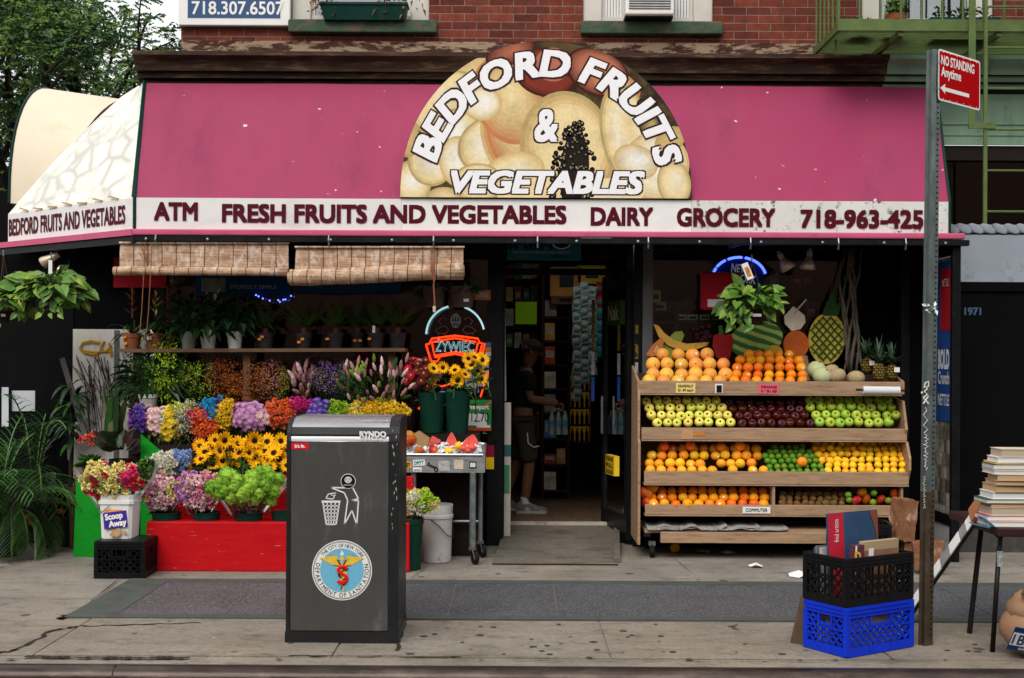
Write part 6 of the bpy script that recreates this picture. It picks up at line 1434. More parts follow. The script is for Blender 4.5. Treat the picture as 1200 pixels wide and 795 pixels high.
def bouquet(label, px, py, Y, wpx, hpx, base_py, ms, style='ball', n=14, r_=.03, wrap=False, lv='mid', leafn=30, group='wrapped bouquets on the flower stand', base_dx=0, name='bouquet', splay=.25):
	"""flower heads over an ellipsoid centred on the pixel, stems gathered down at base_py"""
	c = P(px, py, Y); rx_ = wpx * .62 / FPX * Y; rz_ = hpx * .62 / FPX * Y; n = int(n * 1.2); r_ *= 1.22; base = P(px + base_dx, base_py, Y + .05)
	t = thing(name, label, 'flowers', base, group=group); cols_ = [FCOL[k] if k in FCOL else LF[k] for k in ms]
	b = MB(); bs2 = MB(); pts = []
	for k in range(n):
		g_ = 2.39996 * k; f = (k + .5) / n; rad = math.sqrt(f) * .92; u, v = rad * math.cos(g_), rad * math.sin(g_)
		dep = math.sqrt(max(0, 1 - rad * rad)); p = c + Vector((u * rx_, -dep * rx_ * .75 + rr(-.01, .01), v * rz_ + rr(-.01, .01)))
		out = Vector((u * .7, -dep - .2, v * .6 + .35)).normalized(); pts.append(p)
		m_ = cols_ if len(cols_) < 3 or style in ('spray', 'bud') else [cols_[min(len(cols_) - 1, int((u + 1 + .25 * math.sin(k)) / 2.2 * len(cols_)))]]
		head(b, p, r_ * rr(.85, 1.15), m_, style, out)
		q = base + Vector((u * rx_ * splay, v * .02, rr(0, .03))); bs2.tube([p - out * r_ * .3, p.lerp(q, .45) + Vector((0, .03, 0)), q], .0035, STEMG, 4, False)
	# back fill of heads so the dome has depth
	for k in range(n // 2): p = c + Vector((rr(-.9, .9) * rx_, rr(.0, .5) * rx_, rr(-.2, .95) * rz_)); head(b, p, r_, [random.choice(cols_)], style, Vector((0, -.4, 1)).normalized())
	b.build('blooms', t)
	for k in range(leafn): p = random.choice(pts); q = p.lerp(base, rr(.1, .75)); bs2.leaf(q, rdir(-.6, .8), rr(.05, .1), rr(.016, .03), LF[lv] if rr(0, 1) < .7 else LF['dark'], droop=.2)
	bs2.build('stems', t)
	if wrap:
		w_ = MB(); n2 = 18; rows = []
		for j, (f, rad) in enumerate(((0, .42), (.45, .75), (.85, 1.08), (1.02, 1.16))):
			for k in range(n2):
				a_ = 2 * PI * k / n2; zz = base.z + (c.z + rz_ * .55 - base.z) * f + (.03 * math.sin(k * 2.1) if j == 3 else 0); wob = 1 + .06 * math.sin(k * 3.3 + j)
				rows.append(Vector((base.x + (c.x - base.x) * f + math.cos(a_) * rx_ * rad * wob, Y + math.sin(a_) * rx_ * .8 * rad * wob, zz)))
		w_.add(rows, [(j * n2 + k, j * n2 + (k + 1) % n2, (j + 1) * n2 + (k + 1) % n2, (j + 1) * n2 + k) for j in range(3) for k in range(n2)], WRAP); w_.build('wrapper', t, smooth=True)
	return t
def bucket(label, px, py0, py1, Y, wt, wbot, m=GREENBK, group='green flower buckets', name='bucket', rim=True):
	c = P(px, py1, Y); k = Y / FPX; h_ = P(px, py0, Y).z - c.z; r0, r1 = wbot / 2 * k, wt / 2 * k
	b = MB(); prof = [(r0, 0), (r0 + (r1 - r0) * .92, h_ * .9)] + ([(r1 * 1.03, h_ * .9), (r1 * 1.03, h_)] if rim else [(r1, h_)]) + [(r1 * .95, h_), (r0 * .92, .01), (0, .01)]
	b.lathe(prof, c, m, 24); return tag(b.build(name, smooth=True, loc=c, angle=40), label, 'bucket', group)
W_ = 'wrapped bouquets on the flower stand'
# back row, tall bunches under the shelf
YB4 = 10.66
def tall(label, px, py, wpx, hpx, ms, style, n, r_, lv='dark', leafn=40, name='flower_bunch'):
	return bouquet(label, px, py, YB4, wpx, hpx, 500, ms, style, n, r_, False, lv, leafn, 'tall bunches at the back', name=name, splay=.35)
t = potted('dark leafy plant in a white pot left of the tall green bunches', 174, 10.5, P(174, 479, 10.5).z, 22, 17, WPOT, peace, 'foliage plants at the left')
tall('tall bunch of fine yellow green foliage under the left end of the shelf', 196, 435, 46, 62, ['light', 'lime', 'mid'], 'spike', 30, .07, 'mid', 120, 'foliage_bunch')
tall('bunch of yellow green filler flowers next to the tall foliage', 231, 446, 42, 44, ['ygreen', 'lime', 'light'], 'spray', 16, .04, 'mid', 80)
tall('dense dark green bunch at the left end below the shelf', 163, 442, 34, 50, ['dark', 'mid', 'dark'], 'spike', 20, .08, 'dark', 120, 'foliage_bunch'); tall('dark green filler between the purple statice and the lilies', 412, 452, 30, 34, ['dark', 'mid'], 'spike', 12, .07, 'dark', 70, 'foliage_bunch')
tall('dark burgundy berry bunch beside the yellow green filler', 262, 440, 34, 36, ['burgundy', 'rust'], 'spray', 18, .045, 'brown', 50)
tall('orange berry bunch in front of the burgundy one', 272, 455, 26, 26, ['rust', 'orange', 'rust'], 'spray', 12, .035, 'brown', 30)
tall('rust orange bunch right of the shelf post', 298, 450, 28, 44, ['rust', 'rust', 'burgundy'], 'spray', 20, .045, 'brown', 40)
tall('dusky pink and rust bunch wrapped in white paper at the back', 318, 445, 26, 40, ['rust', 'dullpink'], 'spray', 14, .045, 'brown', 40)
tall('bunch of greenish yellow spikes at the back, left of the pink proteas', 332, 448, 14, 30, ['ygreen'], 'spray', 8, .03, 'dark', 20)
tall('bunch of dull pink protea buds at the back', 355, 446, 26, 34, ['dullpink', 'palepink'], 'bud', 10, .045, 'olive', 40)
tall('bunch of purple statice at the back', 389, 443, 46, 34, ['violet', 'purple', 'ygreen'], 'spray', 24, .035, 'dark', 50)
bouquet('large bunch of pink and green lily buds above the yellow flowers', 443, 449, 10.4, 76, 50, 510, ['dullpink', 'olive', 'grass', 'dullpink', 'mid', 'palepink'], 'bud', 34, .033, False, 'mid', 90, 'tall bunches at the back', name='lily_bunch')
for q in ((232, 'left'), (318, 'right')):
	pass
# third row
YR3 = 10.28
for a_ in (('purple statice bouquet leaning out at the left end of the bright row', 165, 490, 22, 26, ['purple', 'violet', 'lilac'], 'ball', 12, .026, 20), ('pale peach alstroemeria bouquet beside the purple one', 184, 492, 22, 28, ['peach', 'palepink', 'white'], 'daisy', 16, .03, 8), ('golden yellow alstroemeria bouquet between peach and white flowers', 200, 497, 22, 34, ['yellow', 'sunny'], 'daisy', 18, .03, 0),
           ('pale lime green chrysanthemums behind the golden bouquet', 211, 481, 18, 14, ['lime', 'paleyellow'], 'ball', 9, .022, -4), ('white and grey baby breath bouquet', 217, 492, 24, 30, ['white', 'cream'], 'spray', 20, .028, -8), ('small grey green filler heads above the baby breath', 224, 476, 14, 12, ['cream', 'grass'], 'spray', 8, .025, -8), ('bright orange chrysanthemum bouquet hanging forward over the sunflowers', 243, 501, 28, 30, ['orange', 'coral'], 'ball', 22, .024, 0),
           ('dyed hot pink and red daisies beside the blue ones', 235, 487, 26, 16, ['hotpink', 'coral', 'magenta'], 'ball', 12, .024, 4), ('dyed turquoise and violet daisies in the bright row', 248, 481, 22, 24, ['blue', 'blue', 'violet'], 'ball', 14, .024, 0), ('yellow chrysanthemum bouquet left of the lilac ones', 265, 486, 24, 28, ['sunny', 'yellow'], 'ball', 22, .023, 0),
           ('lilac daisy bouquet in the middle of the bright row', 297, 488, 40, 26, ['lilac', 'lilac', 'palepink'], 'daisy', 30, .03, 0), ('magenta and purple bouquet tucked behind the lilac daisies', 281, 486, 20, 22, ['magenta', 'purple'], 'ball', 12, .025, 0), ('orange chrysanthemum bouquet directly left of the grey bin top', 330, 484, 32, 30, ['orange', 'coral'], 'ball', 26, .024, 0),
           ('magenta chrysanthemums peeping over the grey bin', 352, 475, 24, 14, ['magenta', 'hotpink'], 'ball', 12, .024, 0), ('turquoise flowers tucked left of the purple ones behind the bin', 360, 486, 12, 16, ['blue'], 'ball', 7, .024, 0), ('deep purple blue daisies behind the bin', 373, 484, 24, 24, ['violet', 'violet', 'deepblue'], 'daisy', 18, .028, 0), ('lime green chrysanthemums behind the bin', 398, 484, 24, 22, ['lime', 'grass'], 'ball', 18, .024, 0),
           ('pale yellow flowers behind the bin beside the lime green ones', 417, 483, 20, 22, ['paleyellow', 'sunny'], 'ball', 12, .025, 0), ('golden yellow chrysanthemums behind the right half of the bin', 440, 482, 28, 22, ['sunny', 'yellow'], 'ball', 22, .024, 0), ('golden yellow chrysanthemums drooping past the right edge of the bin', 462, 484, 30, 24, ['sunny', 'yellow'], 'ball', 20, .026, 0)):
	lab, px, py, w0, h0, ms, stl, n, r_, bdx = a_
	bouquet(lab, px, py, YR3, w0, h0, 540, ms, stl, n, r_, px in (184, 200, 217), 'olive', 40, W_, base_dx=bdx)
for px, lab in ((196, 'dark green bucket under the mixed peach and gold bouquets'), (250, 'dark green bucket hidden behind the sunflowers, under the orange flowers'), (300, 'dark green bucket under the lilac daisies'), (345, 'dark green bucket under the orange flowers beside the bin')): bucket(lab, px, 528, 556, YR3 + .04, 40, 34)
# sunflowers
SUNP = [M('sunflower_petal', (.95, .56, .01), .55, .15, 30), M('sunflower_petal_deep', (.90, .45, .008), .55, .2, 30)]
SEED = M('sunflower_disc', (.032, .014, .008), .9, .5, 60, bump=.6, bscale=300); SEED2 = M('sunflower_disc_rim', (.12, .05, .012), .9, .4, 60)
def sunflower_proto(label, group):
	t = thing('sunflower', label, 'sunflower', (0, 0, 0), group=group); b = MB()
	for lay_, (cnt, ln, tilt) in enumerate(((17, .056, .10), (15, .05, .30))):
		for k in range(cnt): a_ = 2 * PI * (k + .5 * lay_) / cnt + rr(-.08, .08); d = Vector((math.cos(a_), -tilt + rr(-.15, .12), math.sin(a_))); b.leaf(Vector((math.cos(a_), 0, math.sin(a_))) * .018, d, ln * rr(.85, 1.12),   .021, SUNP[(k + lay_) % 2], up=(0, -1, 0), droop=0, fold=.1)
	b.build('petals', t); b = MB(); T = Matrix.Rotation(R(90), 3, 'X')
	b.lathe([(0, .012), (.009, .014), (.014, .012)], (0, 0, 0), SEED, 14, T); b.lathe([(.014, .012), (.021, .005), (.019, -.006), (0, -.012)], (0, 0, 0), SEED2, 14, T); b.build('seed_disc', t, smooth=True)
	b = MB(); b.tube([(0, .01, 0), (0, .05, -.03), (0, .07, -.12), (.01, .07, -.30)], .006, STEMG, 6)
	for k in range(4): b.leaf((0, .06, -.08 - .05 * k), (rr(-1, 1), rr(-.8, .2), .2), .09, .055, LF['mid'], droop=.3)
	b.build('stem', t); return t
sun0 = None
def suns(spots, Y, label, group, sc=1.0):
	global sun0
	for i, (px, py) in enumerate(spots):
		p = P(px, py, Y + rr(-.07, .05)); rot = (rr(-.75, .3), rr(-.3, .3), rr(-.75, .75))
		if sun0 is None: sun0 = sunflower_proto(label, group); o = sun0; o.location = p; o.rotation_euler = rot
		else: o = dup(sun0, p, rot, label, sc * rr(.85, 1.12), group)
suns([(236, 538), (228, 545), (249, 544), (258, 528), (261, 540), (252, 516), (270, 538), (246, 522), (234, 523), (240, 530), (263, 516)], 9.98, 'yellow sunflower in the left sunflower bunch above the red step', 'sunflowers of the left bunch', 1.0)
suns([(281, 531), (292, 530), (310, 529), (313, 518), (321, 531), (328, 538), (316, 548), (304, 546), (286, 541), (279, 520), (329, 517), (298, 516), (300, 536), (290, 521), (337, 528), (336, 546)], 9.98, 'yellow sunflower in the right sunflower bunch beside the grey bin', 'sunflowers of the right bunch', 1.08)
YV = 10.42
suns([(519, 431), (508, 432), (505, 443)], YV - .02, 'sunflower in the left tall green vase with the red flowers', 'sunflowers of the left vase', .9)
suns([(552, 428), (533, 434), (536, 446), (545, 439), (560, 435), (564, 444), (565, 422), (549, 420), (556, 419)], YV - .02, 'sunflower in the right tall green vase beside the neon sign', 'sunflowers of the right vase', .95)
bouquet('bunch of dark red and pink daisies in the left tall green vase', 494, 438, YV + .05, 34, 30, 470, ['red', 'burgundy', 'pink'], 'daisy', 12, .04, False, 'mid', 20, W_, base_dx=10)
bucket('tall dark green vase holding red flowers behind the watermelon table', 506, 460, 507, YV, 32, 25, group='tall green vases', name='vase', rim=False); bucket('tall dark green vase holding sunflowers behind the watermelon table', 536, 458, 508, YV, 31, 24, group='tall green vases', name='vase', rim=False)
b = MB(); b.box(P(484, 510, 10.4).x, P(562, 510, 10.4).x, 10.3, 10.8, .0, P(520, 508, YV).z - .002, MATS['dark_stand_wood']); tag(b.build('bench', loc=(P(520, 510, 10.5).x, 10.5, 0)), 'dark bench behind the watermelon table carrying two tall vases', 'bench')
bucket('dark green bucket under the left sunflower bunch', 248, 548, 556, 10.02, 44, 40); bucket('dark green bucket under the right sunflower bunch', 306, 548, 556, 10.02, 50, 46)
# front row on the red box
YR1 = 9.64
for px, wd, lab in ((195, 34, 'low green tub with the yellow and pink bouquet on the red box'), (242, 32, 'low green tub with the lilac and pale pink bouquet on the red box'), (291, 34, 'low green tub with the green flowers on the red box'), (333, 30, 'low green tub half hidden by the grey bin on the red box')): bucket(lab, px, 600, 611, YR1, wd, wd * .92, group='low green tubs on the red box', name='tub')
bouquet('bouquet of pale yellow and pink carnations in cellophane on the red box', 191, 577, YR1, 42, 34, 603, ['paleyellow', 'pink', 'palepink', 'paleyellow', 'lilac'], 'ball', 26, .028, True, 'mid', 40, W_, splay=.6)
bouquet('bouquet of lilac and pale pink carnations in cellophane on the red box', 236, 575, YR1, 46, 34, 603, ['lilac', 'palepink', 'pink', 'peach'], 'ball', 28, .027, True, 'mid', 40, W_, splay=.6)
bouquet('bunch of fuzzy green flower balls in cellophane on the red box', 291, 570, YR1, 70, 30, 603, ['moss', 'grass', 'moss'], 'fuzz', 16, .055, True, 'dark', 50, W_, splay=.4)
bouquet('white hydrangea head in cellophane between the white pail and the sunflowers', 192, 545, 9.85, 30, 24, 575, ['white', 'cream'], 'ball', 22, .026, True, 'mid', 20, W_)
bouquet('blue hydrangea head wrapped in cellophane beside the white hydrangea', 212, 541, 9.9, 16, 24, 570, ['skyblue'], 'ball', 14, .024, True, 'mid', 14, W_)
bouquet('mixed cream yellow and red bouquet standing in the white labelled pail', 135, 563, 9.45, 66, 34, 600, ['paleyellow', 'red', 'paleyellow', 'hotpink', 'red'], 'ball', 32, .03, True, 'mid', 60, W_, base_dx=4, splay=.5)
tag(bouquet('small bunch of green leaves in cellophane beside the mixed bouquet', 167, 556, 9.6, 22, 24, 590, ['mid', 'light'], 'ball', 12, .035, True, 'mid', 30, W_))
# white pail with a label on a black crate
WPL = M('white_pail_plastic', (.74, .74, .73), .35, .05, 6)
YPL = 9.42; k = YPL / FPX; c = P(141, 635, YPL); h_ = P(141, 578, YPL).z - c.z
t = thing('pail', 'white square pail with purple label full of flowers on a black crate', 'pail', c)
b = MB();
def sq(r_, z_): return [(c.x + u * r_, c.y + v * r_, c.z + z_) for u, v in ((-1, -.8), (-.8, -1), (.8, -1), (1, -.8), (1, .8), (.8, 1), (-.8, 1), (-1, .8))]
rg = [sq(17 * k, 0), sq(19 * k, h_ * .8), sq(20.5 * k, h_ * .81), sq(20.5 * k, h_ * .88), sq(19.6 * k, h_ * .885), sq(20.3 * k, h_), sq(19 * k, h_), sq(17.5 * k, h_ * .8)]
vs = [p for r_ in rg for p in r_]; b.add(vs, [(i * 8 + j, i * 8 + (j + 1) % 8, (i + 1) * 8 + (j + 1) % 8, (i + 1) * 8 + j) for i in range(len(rg) - 1) for j in range(8)] + [tuple(range(7, -1, -1))], WPL); b.build('body', t)
LBP = M('label_purple', (.07, .04, .30), .5); LBO = M('label_orange', (.8, .35, .08), .5); LBG = M('label_green', (.03, .25, .14), .5)
b = MB(); Tl = frontal((c.x, c.y - 19.4 * k, c.z + h_ * .46)) @ Matrix.Rotation(R(-4), 4, 'X')
b.box(-15 * k, 15 * k, h_ * .30, h_ * .36, 0, .002, LBG, Tl); b.box(-13 * k, 8 * k, h_ * .17, h_ * .26, .0, .002, LBO, Tl)
b.box(-13 * k, 14 * k, -h_ * .13, h_ * .2, .002, .004, LBP, Tl @ Matrix.Rotation(R(7), 4, 'Z')); b.text('Scoop', Tl @ Matrix.Translation((-.01, h_ * .11, .0065)) @ Matrix.Rotation(R(9), 4, 'Z'), .042, WHITE, wd=.135, bold=.05); b.text('Away', Tl @ Matrix.Translation((.02, -h_ * .03, .0065)) @ Matrix.Rotation(R(9), 4, 'Z'), .042, WHITE, wd=.135, bold=.05)
for i in range(9): b.disc(Tl @ Matrix.Translation((rr(-.02, .08), -h_ * .25 + rr(-.02, .03), .0015 + .0002 * i)), .02, .014, M('label_tan', (.5, .33, .18), .6, .3, 20), 10)
b.build('label', t)
b = MB(); b.tube([(c.x - 20 * k, c.y - .02, c.z + h_ * .8), (c.x - 17 * k, c.y - 21 * k, c.z + h_ * .62), (c.x - 6 * k, c.y - 21 * k, c.z + h_ * .78)], .004, GALV, 5); b.build('handle', t)

# plants at the far left
def palm(b, c, n, L, ml, spread=1.0, elev=(.5, 1.35), droop=.14):
	for k in range(n):
		a_ = rr(0, 6.28); e_ = rr(*elev); d = Vector((math.cos(a_) * math.cos(e_) * spread, math.sin(a_) * math.cos(e_) * spread, math.sin(e_))).normalized(); Lk = L * rr(.7, 1.1); p = Vector(c); dd = d.copy(); ns = 18; pts = [p.copy()]
		for j in range(ns):
			p = p + dd * Lk / ns; pts.append(p.copy()); dd = (dd + Vector((0, 0, -droop * (.5 + j / ns)))).normalized()
			if j > 4:
				s_ = dd.cross(Vector((0, 0, 1))).normalized()
				for sg_ in (-1, 1): b.strap(p, s_ * sg_ * .75 + dd * .75 + Vector((0, 0, .15)), .22 * math.sin(PI * (j - 3) / (ns - 2)) + .05, .016, random.choice(ml), .5, 3, w0=.9)
		b.tube(pts, .006, LF['palml'], 4, False)
BPOT = M('black_nursery_pot', (.018, .019, .02), .5, .2, 8)
def big_pot(t, px, py, Y, wd, hp, m=BPOT):
	c = P(px, py, Y); k = Y / FPX; b = MB(); b.lathe([(wd * .42 * k, 0), (wd * .48 * k, hp * k * .85), (wd * .52 * k, hp * k * .86), (wd * .52 * k, hp * k), (wd * .46 * k, hp * k), (wd * .44 * k, hp * k * .9), (0, hp * k * .9)], (c.x, c.y, 0), m, 22); b.build('pot', t, smooth=True, angle=40); return Vector((c.x, c.y, hp * k * .9))
t = thing('potted_palm', 'large areca palm in a black pot at the left edge of the pavement', 'plant', (P(2, 655, 10.2).x, 10.2, 0)); c = big_pot(t, 0, 655, 10.2, 44, 34)
b = MB(); palm(b, c, 40, .98, [LF['palm'], LF['palml'], LF['mid'], LF['palm']], .8, (.75, 1.5)); palm(b, c + Vector((.1, -.05, .15)), 10, .55, [LF['palml'], LF['palm']], 1, (.2, .8), .25); b.build('fronds', t)
t = thing('potted_palm', 'dark palm behind the areca palm, standing against the dark wall', 'plant', (P(40, 640, 11).x, 11, 0)); c = big_pot(t, 40, 640, 11.0, 34, 34); b = MB(); palm(b, c, 18, 1.45, [LF['dark'], LF['palm']], .8, (.8, 1.5)); b.build('fronds', t)
t = thing('potted_dracaena', 'dark broad leaved dracaena against the graffiti wall', 'plant', (P(82, 640, 10.75).x, 10.75, 0)); c = big_pot(t, 82, 640, 10.75, 30, 36); b = MB(); b.tube([c, c + Vector((.02, 0, 1.1))], .02, LF['brown'], 7)
for k in range(46): a_ = rr(0, 6.28); e_ = rr(-.1, 1.3); b.strap(c + Vector((.02, 0, rr(.65, 1.15))), (math.cos(a_) * math.cos(e_), math.sin(a_) * math.cos(e_), math.sin(e_)), rr(.2, .36), .05, LF['dark' if k % 4 else 'mid'], 1.2, 6)
b.build('foliage', t)
def snake(b, c, r_):
	for k in range(12): b.strap(c + Vector((rr(-.5, .5) * r_, rr(-.5, .5) * r_, 0)), (rr(-.22, .22), rr(-.2, .2), 1), rr(.24, .42), .065, random.choice([LF['mid'], LF['olive'], LF['dark']]), .02, 6, side=Vector((1, rr(-.4, .4), 0)))
def rubber(b, c, r_):
	for k in range(14): a_ = rr(0, 6.28); e_ = rr(.1, 1.1); d = Vector((math.cos(a_) * math.cos(e_), math.sin(a_) * math.cos(e_) - .3, math.sin(e_))); heart(b, c + d * .1 + Vector((0, 0, .05)), d, rr(.13, .2), rr(.075, .10), LF['brown' if k % 3 else 'dark'], (rr(-.4, .4), -.7, .5))
def kalan(b, c, r_):
	for k in range(40): a_ = rr(0, 6.28); e_ = rr(.2, 1.2); b.leaf(c, (math.cos(a_) * math.cos(e_), math.sin(a_) * math.cos(e_), math.sin(e_)), rr(.12, .2), .05, LF['mid' if k % 3 else 'light'], droop=.3)
	for k in range(6): head(b, c + Vector((rr(-.1, .1), rr(-.1, .02), rr(.16, .26))), .035, [FCOL['red'], FCOL['coral']], 'ball', Vector((0, -.5, .8)))
potted('snake plant with upright blades in a black pot before the graffiti panel', 134, 10.55, P(134, 527, 10.55).z, 30, 22, BPOT, snake, 'foliage plants at the left')
potted('dark reddish rubber plant between the snake plant and the mixed bouquet', 142, 10.15, P(142, 556, 10.15).z, 26, 18, BPOT, rubber, 'foliage plants at the left')
potted('red flowering plant in a dark pot on the green box', 108, 10.3, P(108, 560, 10.3).z, 22, 16, M('magenta_pot', (.16, .01, .07), .5), kalan, 'foliage plants at the left')
b = MB(); b.box(P(98, 560, 10.4).x, P(165, 560, 10.4).x, 10.3, 10.8, 0, P(130, 558, 10.4).z - .01, MATS['dark_stand_wood']); tag(b.build('bench', loc=(P(130, 560, 10.5).x, 10.5, 0)), 'dark bench under the snake plant and the rubber plant', 'bench')
b = MB(); b.bar(P(73, 420, 10.7), P(104, 524, 10.6), .045, .02, M('grey_slat', (.12, .115, .11), .7), up=(0, 1, 0)); tag(b.build('leaning_slat', loc=P(104, 524, 10.6)), 'grey wooden slat leaning against the graffiti wall behind the plants', 'slat')
# low dark rack at the left with small things
t = thing('plant_rack', 'low dark wooden rack in the shade behind the areca palm', 'rack', (P(60, 640, 10.8).x, 10.7, 0)); b = MB(); zz = P(60, 573, 10.6).z; b.box(P(20, 570, 10.6).x, P(88, 570, 10.6).x, 10.6, 10.95, zz - .03, zz, SHELFW)
for px in (24, 52, 84): b.box(P(px, 570, 10.6).x - .02, P(px, 570, 10.6).x + .02, 10.61, 10.65, 0, zz - .031, SHELFW)
b.build('frame', t)
for px, py, m, lab in ((62, 562, (.30, .29, .26), 'small pale printed card on the dark plant rack'), (56, 560, (.14, .16, .15), 'small grey card on the dark plant rack')):
	p = P(px, py, 10.6); b = MB(); b.box(p.x - .025, p.x + .025, p.y, p.y + .004, zz, zz + .14, M('card_%d' % px, m, .6, .4, 30)); tag(b.build('plant_card', loc=p), lab, 'card')
for i, (px, py) in enumerate(((70, 587), (72, 600), (69, 612), (73, 617), (38, 612), (34, 606))): p = P(px, py, 10.75); b = MB(); b.ball(p, .035, M('terracotta_shard', (.42, .16, .06), .7), 10, 7, (1, 1, .9)); b.box(p.x - .06, p.x + .06, 10.78, 10.8, p.z - .1, p.z + .06, PITCH); tag(b.build('gourd', loc=p, smooth=True), 'small orange gourd glimpsed in the dark under the plant rack', 'gourd', 'gourds under the rack')
# daisy ornament under the shelf
for px, py, m, lab in ((369, 424, 'white', 'small pale daisy ornament under the shelf, left one'), (412, 427, 'white', 'small pale daisy ornament under the shelf, right one'), (429, 420, 'burgundy', 'large dark red daisy ornament under the shelf')):
	b = MB(); p = P(px, py, 10.86)
	for k in range(14): a_ = 6.28 * k / 14; b.leaf(p, (math.cos(a_), -.1, math.sin(a_)), .055 if m == 'white' else .13, .03 if m == 'white' else .06, FCOL[m] if m != 'white' else M('dim_white_petal', (.25, .24, .22), .7), up=(0, -1, 0), droop=0)
	b.ball(p, .015, FCOL['rust'], 8, 6); tag(b.build('daisy_ornament', loc=p), lab, 'ornament')
# ------------------------------------------------------------------ watermelon table
wt = thing('ice_table', 'wheeled stainless steel table with stickers holding ice and cut watermelon', 'table', (-.6, 10.1, 0))
Yt = 9.86; xl_, xr_ = -1.45, P(566, 540, Yt).x; zt_ = P(520, 533, Yt).z; zb_ = P(520, 554, Yt).z; zk = zt_ + .06; Yb = 10.26
SAP = M('steel_apron', (.40, .42, .43), .4, .2, 9, metal=.6, stretch=(1, 1, 5), dirt=(.16, .15, .14), dirt_lo=.64, dirt_hi=.75)
b = MB(); b.box(xl_, xr_, Yt, Yt + .02, zb_, zt_, SAP); b.tube([(xl_, Yt, zt_), (xr_, Yt, zt_)], .012, STEEL, 8); b.slab([(xr_, Yt, zb_), (xr_, Yb, zb_), (xr_, Yb, zk), (xr_, Yt, zt_)], (.015, 0, 0), SAP); b.box(xl_, xr_, Yb - .015, Yb, zb_, zk, SAP)
b.tube([(xr_ + .008, Yt, zt_), (xr_ + .008, Yb, zk)], .012, STEEL, 8); b.tube([(xl_, Yb, zk), (xr_, Yb, zk)], .012, STEEL, 8); b.box(xl_, xr_, Yt + .021, Yb - .016, zb_ + .0, zb_ + .02, SAP); b.build('tray', wt)
for (px, Yl, pyb, r_) in ((554, Yt + .02, 645, .026), (563, Yb - .03, 637, .020), (484, Yt + .05, 645, .024)):
	x = P(px, 600, Yl).x; b = MB(); b.tube([(x, Yl, .13), (x, Yl, zb_)], r_, GALV, 12); lg_ = b.build('leg', wt, smooth=True, angle=50)
	b = MB(); T = Matrix.Rotation(R(90), 3, 'Y'); T2 = Matrix.Rotation(R(25), 3, 'Z') @ T; b.lathe([(0, -.018), (.052, -.016), (.058, 0), (.052, .016), (0, .018)], (x + .02, Yl, .058), RUBBER, 18, T2); b.bar((x, Yl - .03, .13), (x + .02, Yl - .03, .05), .035, .008, GALV); b.box(x - .03, x + .03, Yl - .035, Yl + .035, .118, .135, M('rusty_plate', (.14, .08, .05), .8)); b.build('castor', lg_, smooth=True, angle=40)
b = MB(); b.tube([(xl_, Yb - .03, .3), (xr_ - .02, Yb - .03, .3)], .012, GALV, 8); b.build('cross_rail', wt)
def stick(px0, px1, py0, py1, m, tx=None, tm=INK, rot=0):
	A, C = P(px0, py0, Yt - .002), P(px1, py1, Yt - .002); b = MB(); c_ = (A + C) / 2; w_, h_ = (C.x - A.x) / 2, (A.z - C.z) / 2; T = frontal(c_) @ Matrix.Rotation(rot, 4, 'Z'); b.box(-w_, w_, -h_, h_, 0, .001, m, T)
	if tx: b.text(tx, T @ Matrix.Translation((0, 0, .003)), h_ * 1.2, tm, wd=w_ * 1.6, bold=.04)
	b.build('sticker', wt)
stick(471, 482, 541, 549, M('orange_sticker', (.75, .35, .04), .5), 'OBEY', INK); stick(484, 498, 539, 546, PAPER, 'DMYT', M('teal_ink', (.02, .25, .3), .5), .06); stick(484, 494, 548, 553, PAPER, 'ooo', M('grey_ink', (.3, .3, .3), .6)); stick(514, 527, 540, 552, M('torn_sticker', (.45, .44, .43), .8, .4, 30)); stick(532, 543, 539, 550, M('buff_sticker', (.6, .52, .42), .7)); stick(550, 558, 541, 549, INK, '88', PAPER)
b = MB(); T = frontal(P(506, 546, Yt - .004)); b.text('Sow', T @ Matrix.Rotation(-.4, 4, 'Z'), .03, INK, wd=.08, bold=.04); b.disc(T @ Matrix.Translation((.035, -.03, 0)), .018, .018, INK, 14, r0=.5); b.build('sticker', wt)
# ice
ICE = M('crushed_ice', (.72, .76, .78), .12, .08, 20, spec=.8)
b = MB()
for k in range(650):
	u, v = rr(0, 1), rr(0, 1); p = Vector((-.95 + u * (xr_ - .02 + .95), Yt + .04 + v * (Yb - Yt - .08), zt_ - .01 + v * .05 + rr(0, .05) * (1 - abs(2 * v - 1)) + .02 * math.sin(u * 14))); r_ = rr(.006, .013)
	b.box(-r_, r_, -r_ * .8, r_ * .8, -r_ * .7, r_ * .7, ICE, Matrix.Translation(p) @ Matrix.Rotation(rr(0, 6), 4, rdir()))
tag(b.build('ice', loc=(-.6, Yt + .2, zt_)), 'heap of crushed ice on the steel table around the watermelon', 'ice', kind='stuff')
FLESH = M('watermelon_flesh', (.72, .13, .11), .4, .2, 12, dirt=(.75, .25, .2), dirt_lo=.6, dirt_hi=.8); RINDW = M('watermelon_rind_white', (.55, .55, .38), .5); RIND = M('watermelon_rind', (.04, .14, .03), .4, .5, 8, stretch=(6, 6, 1))
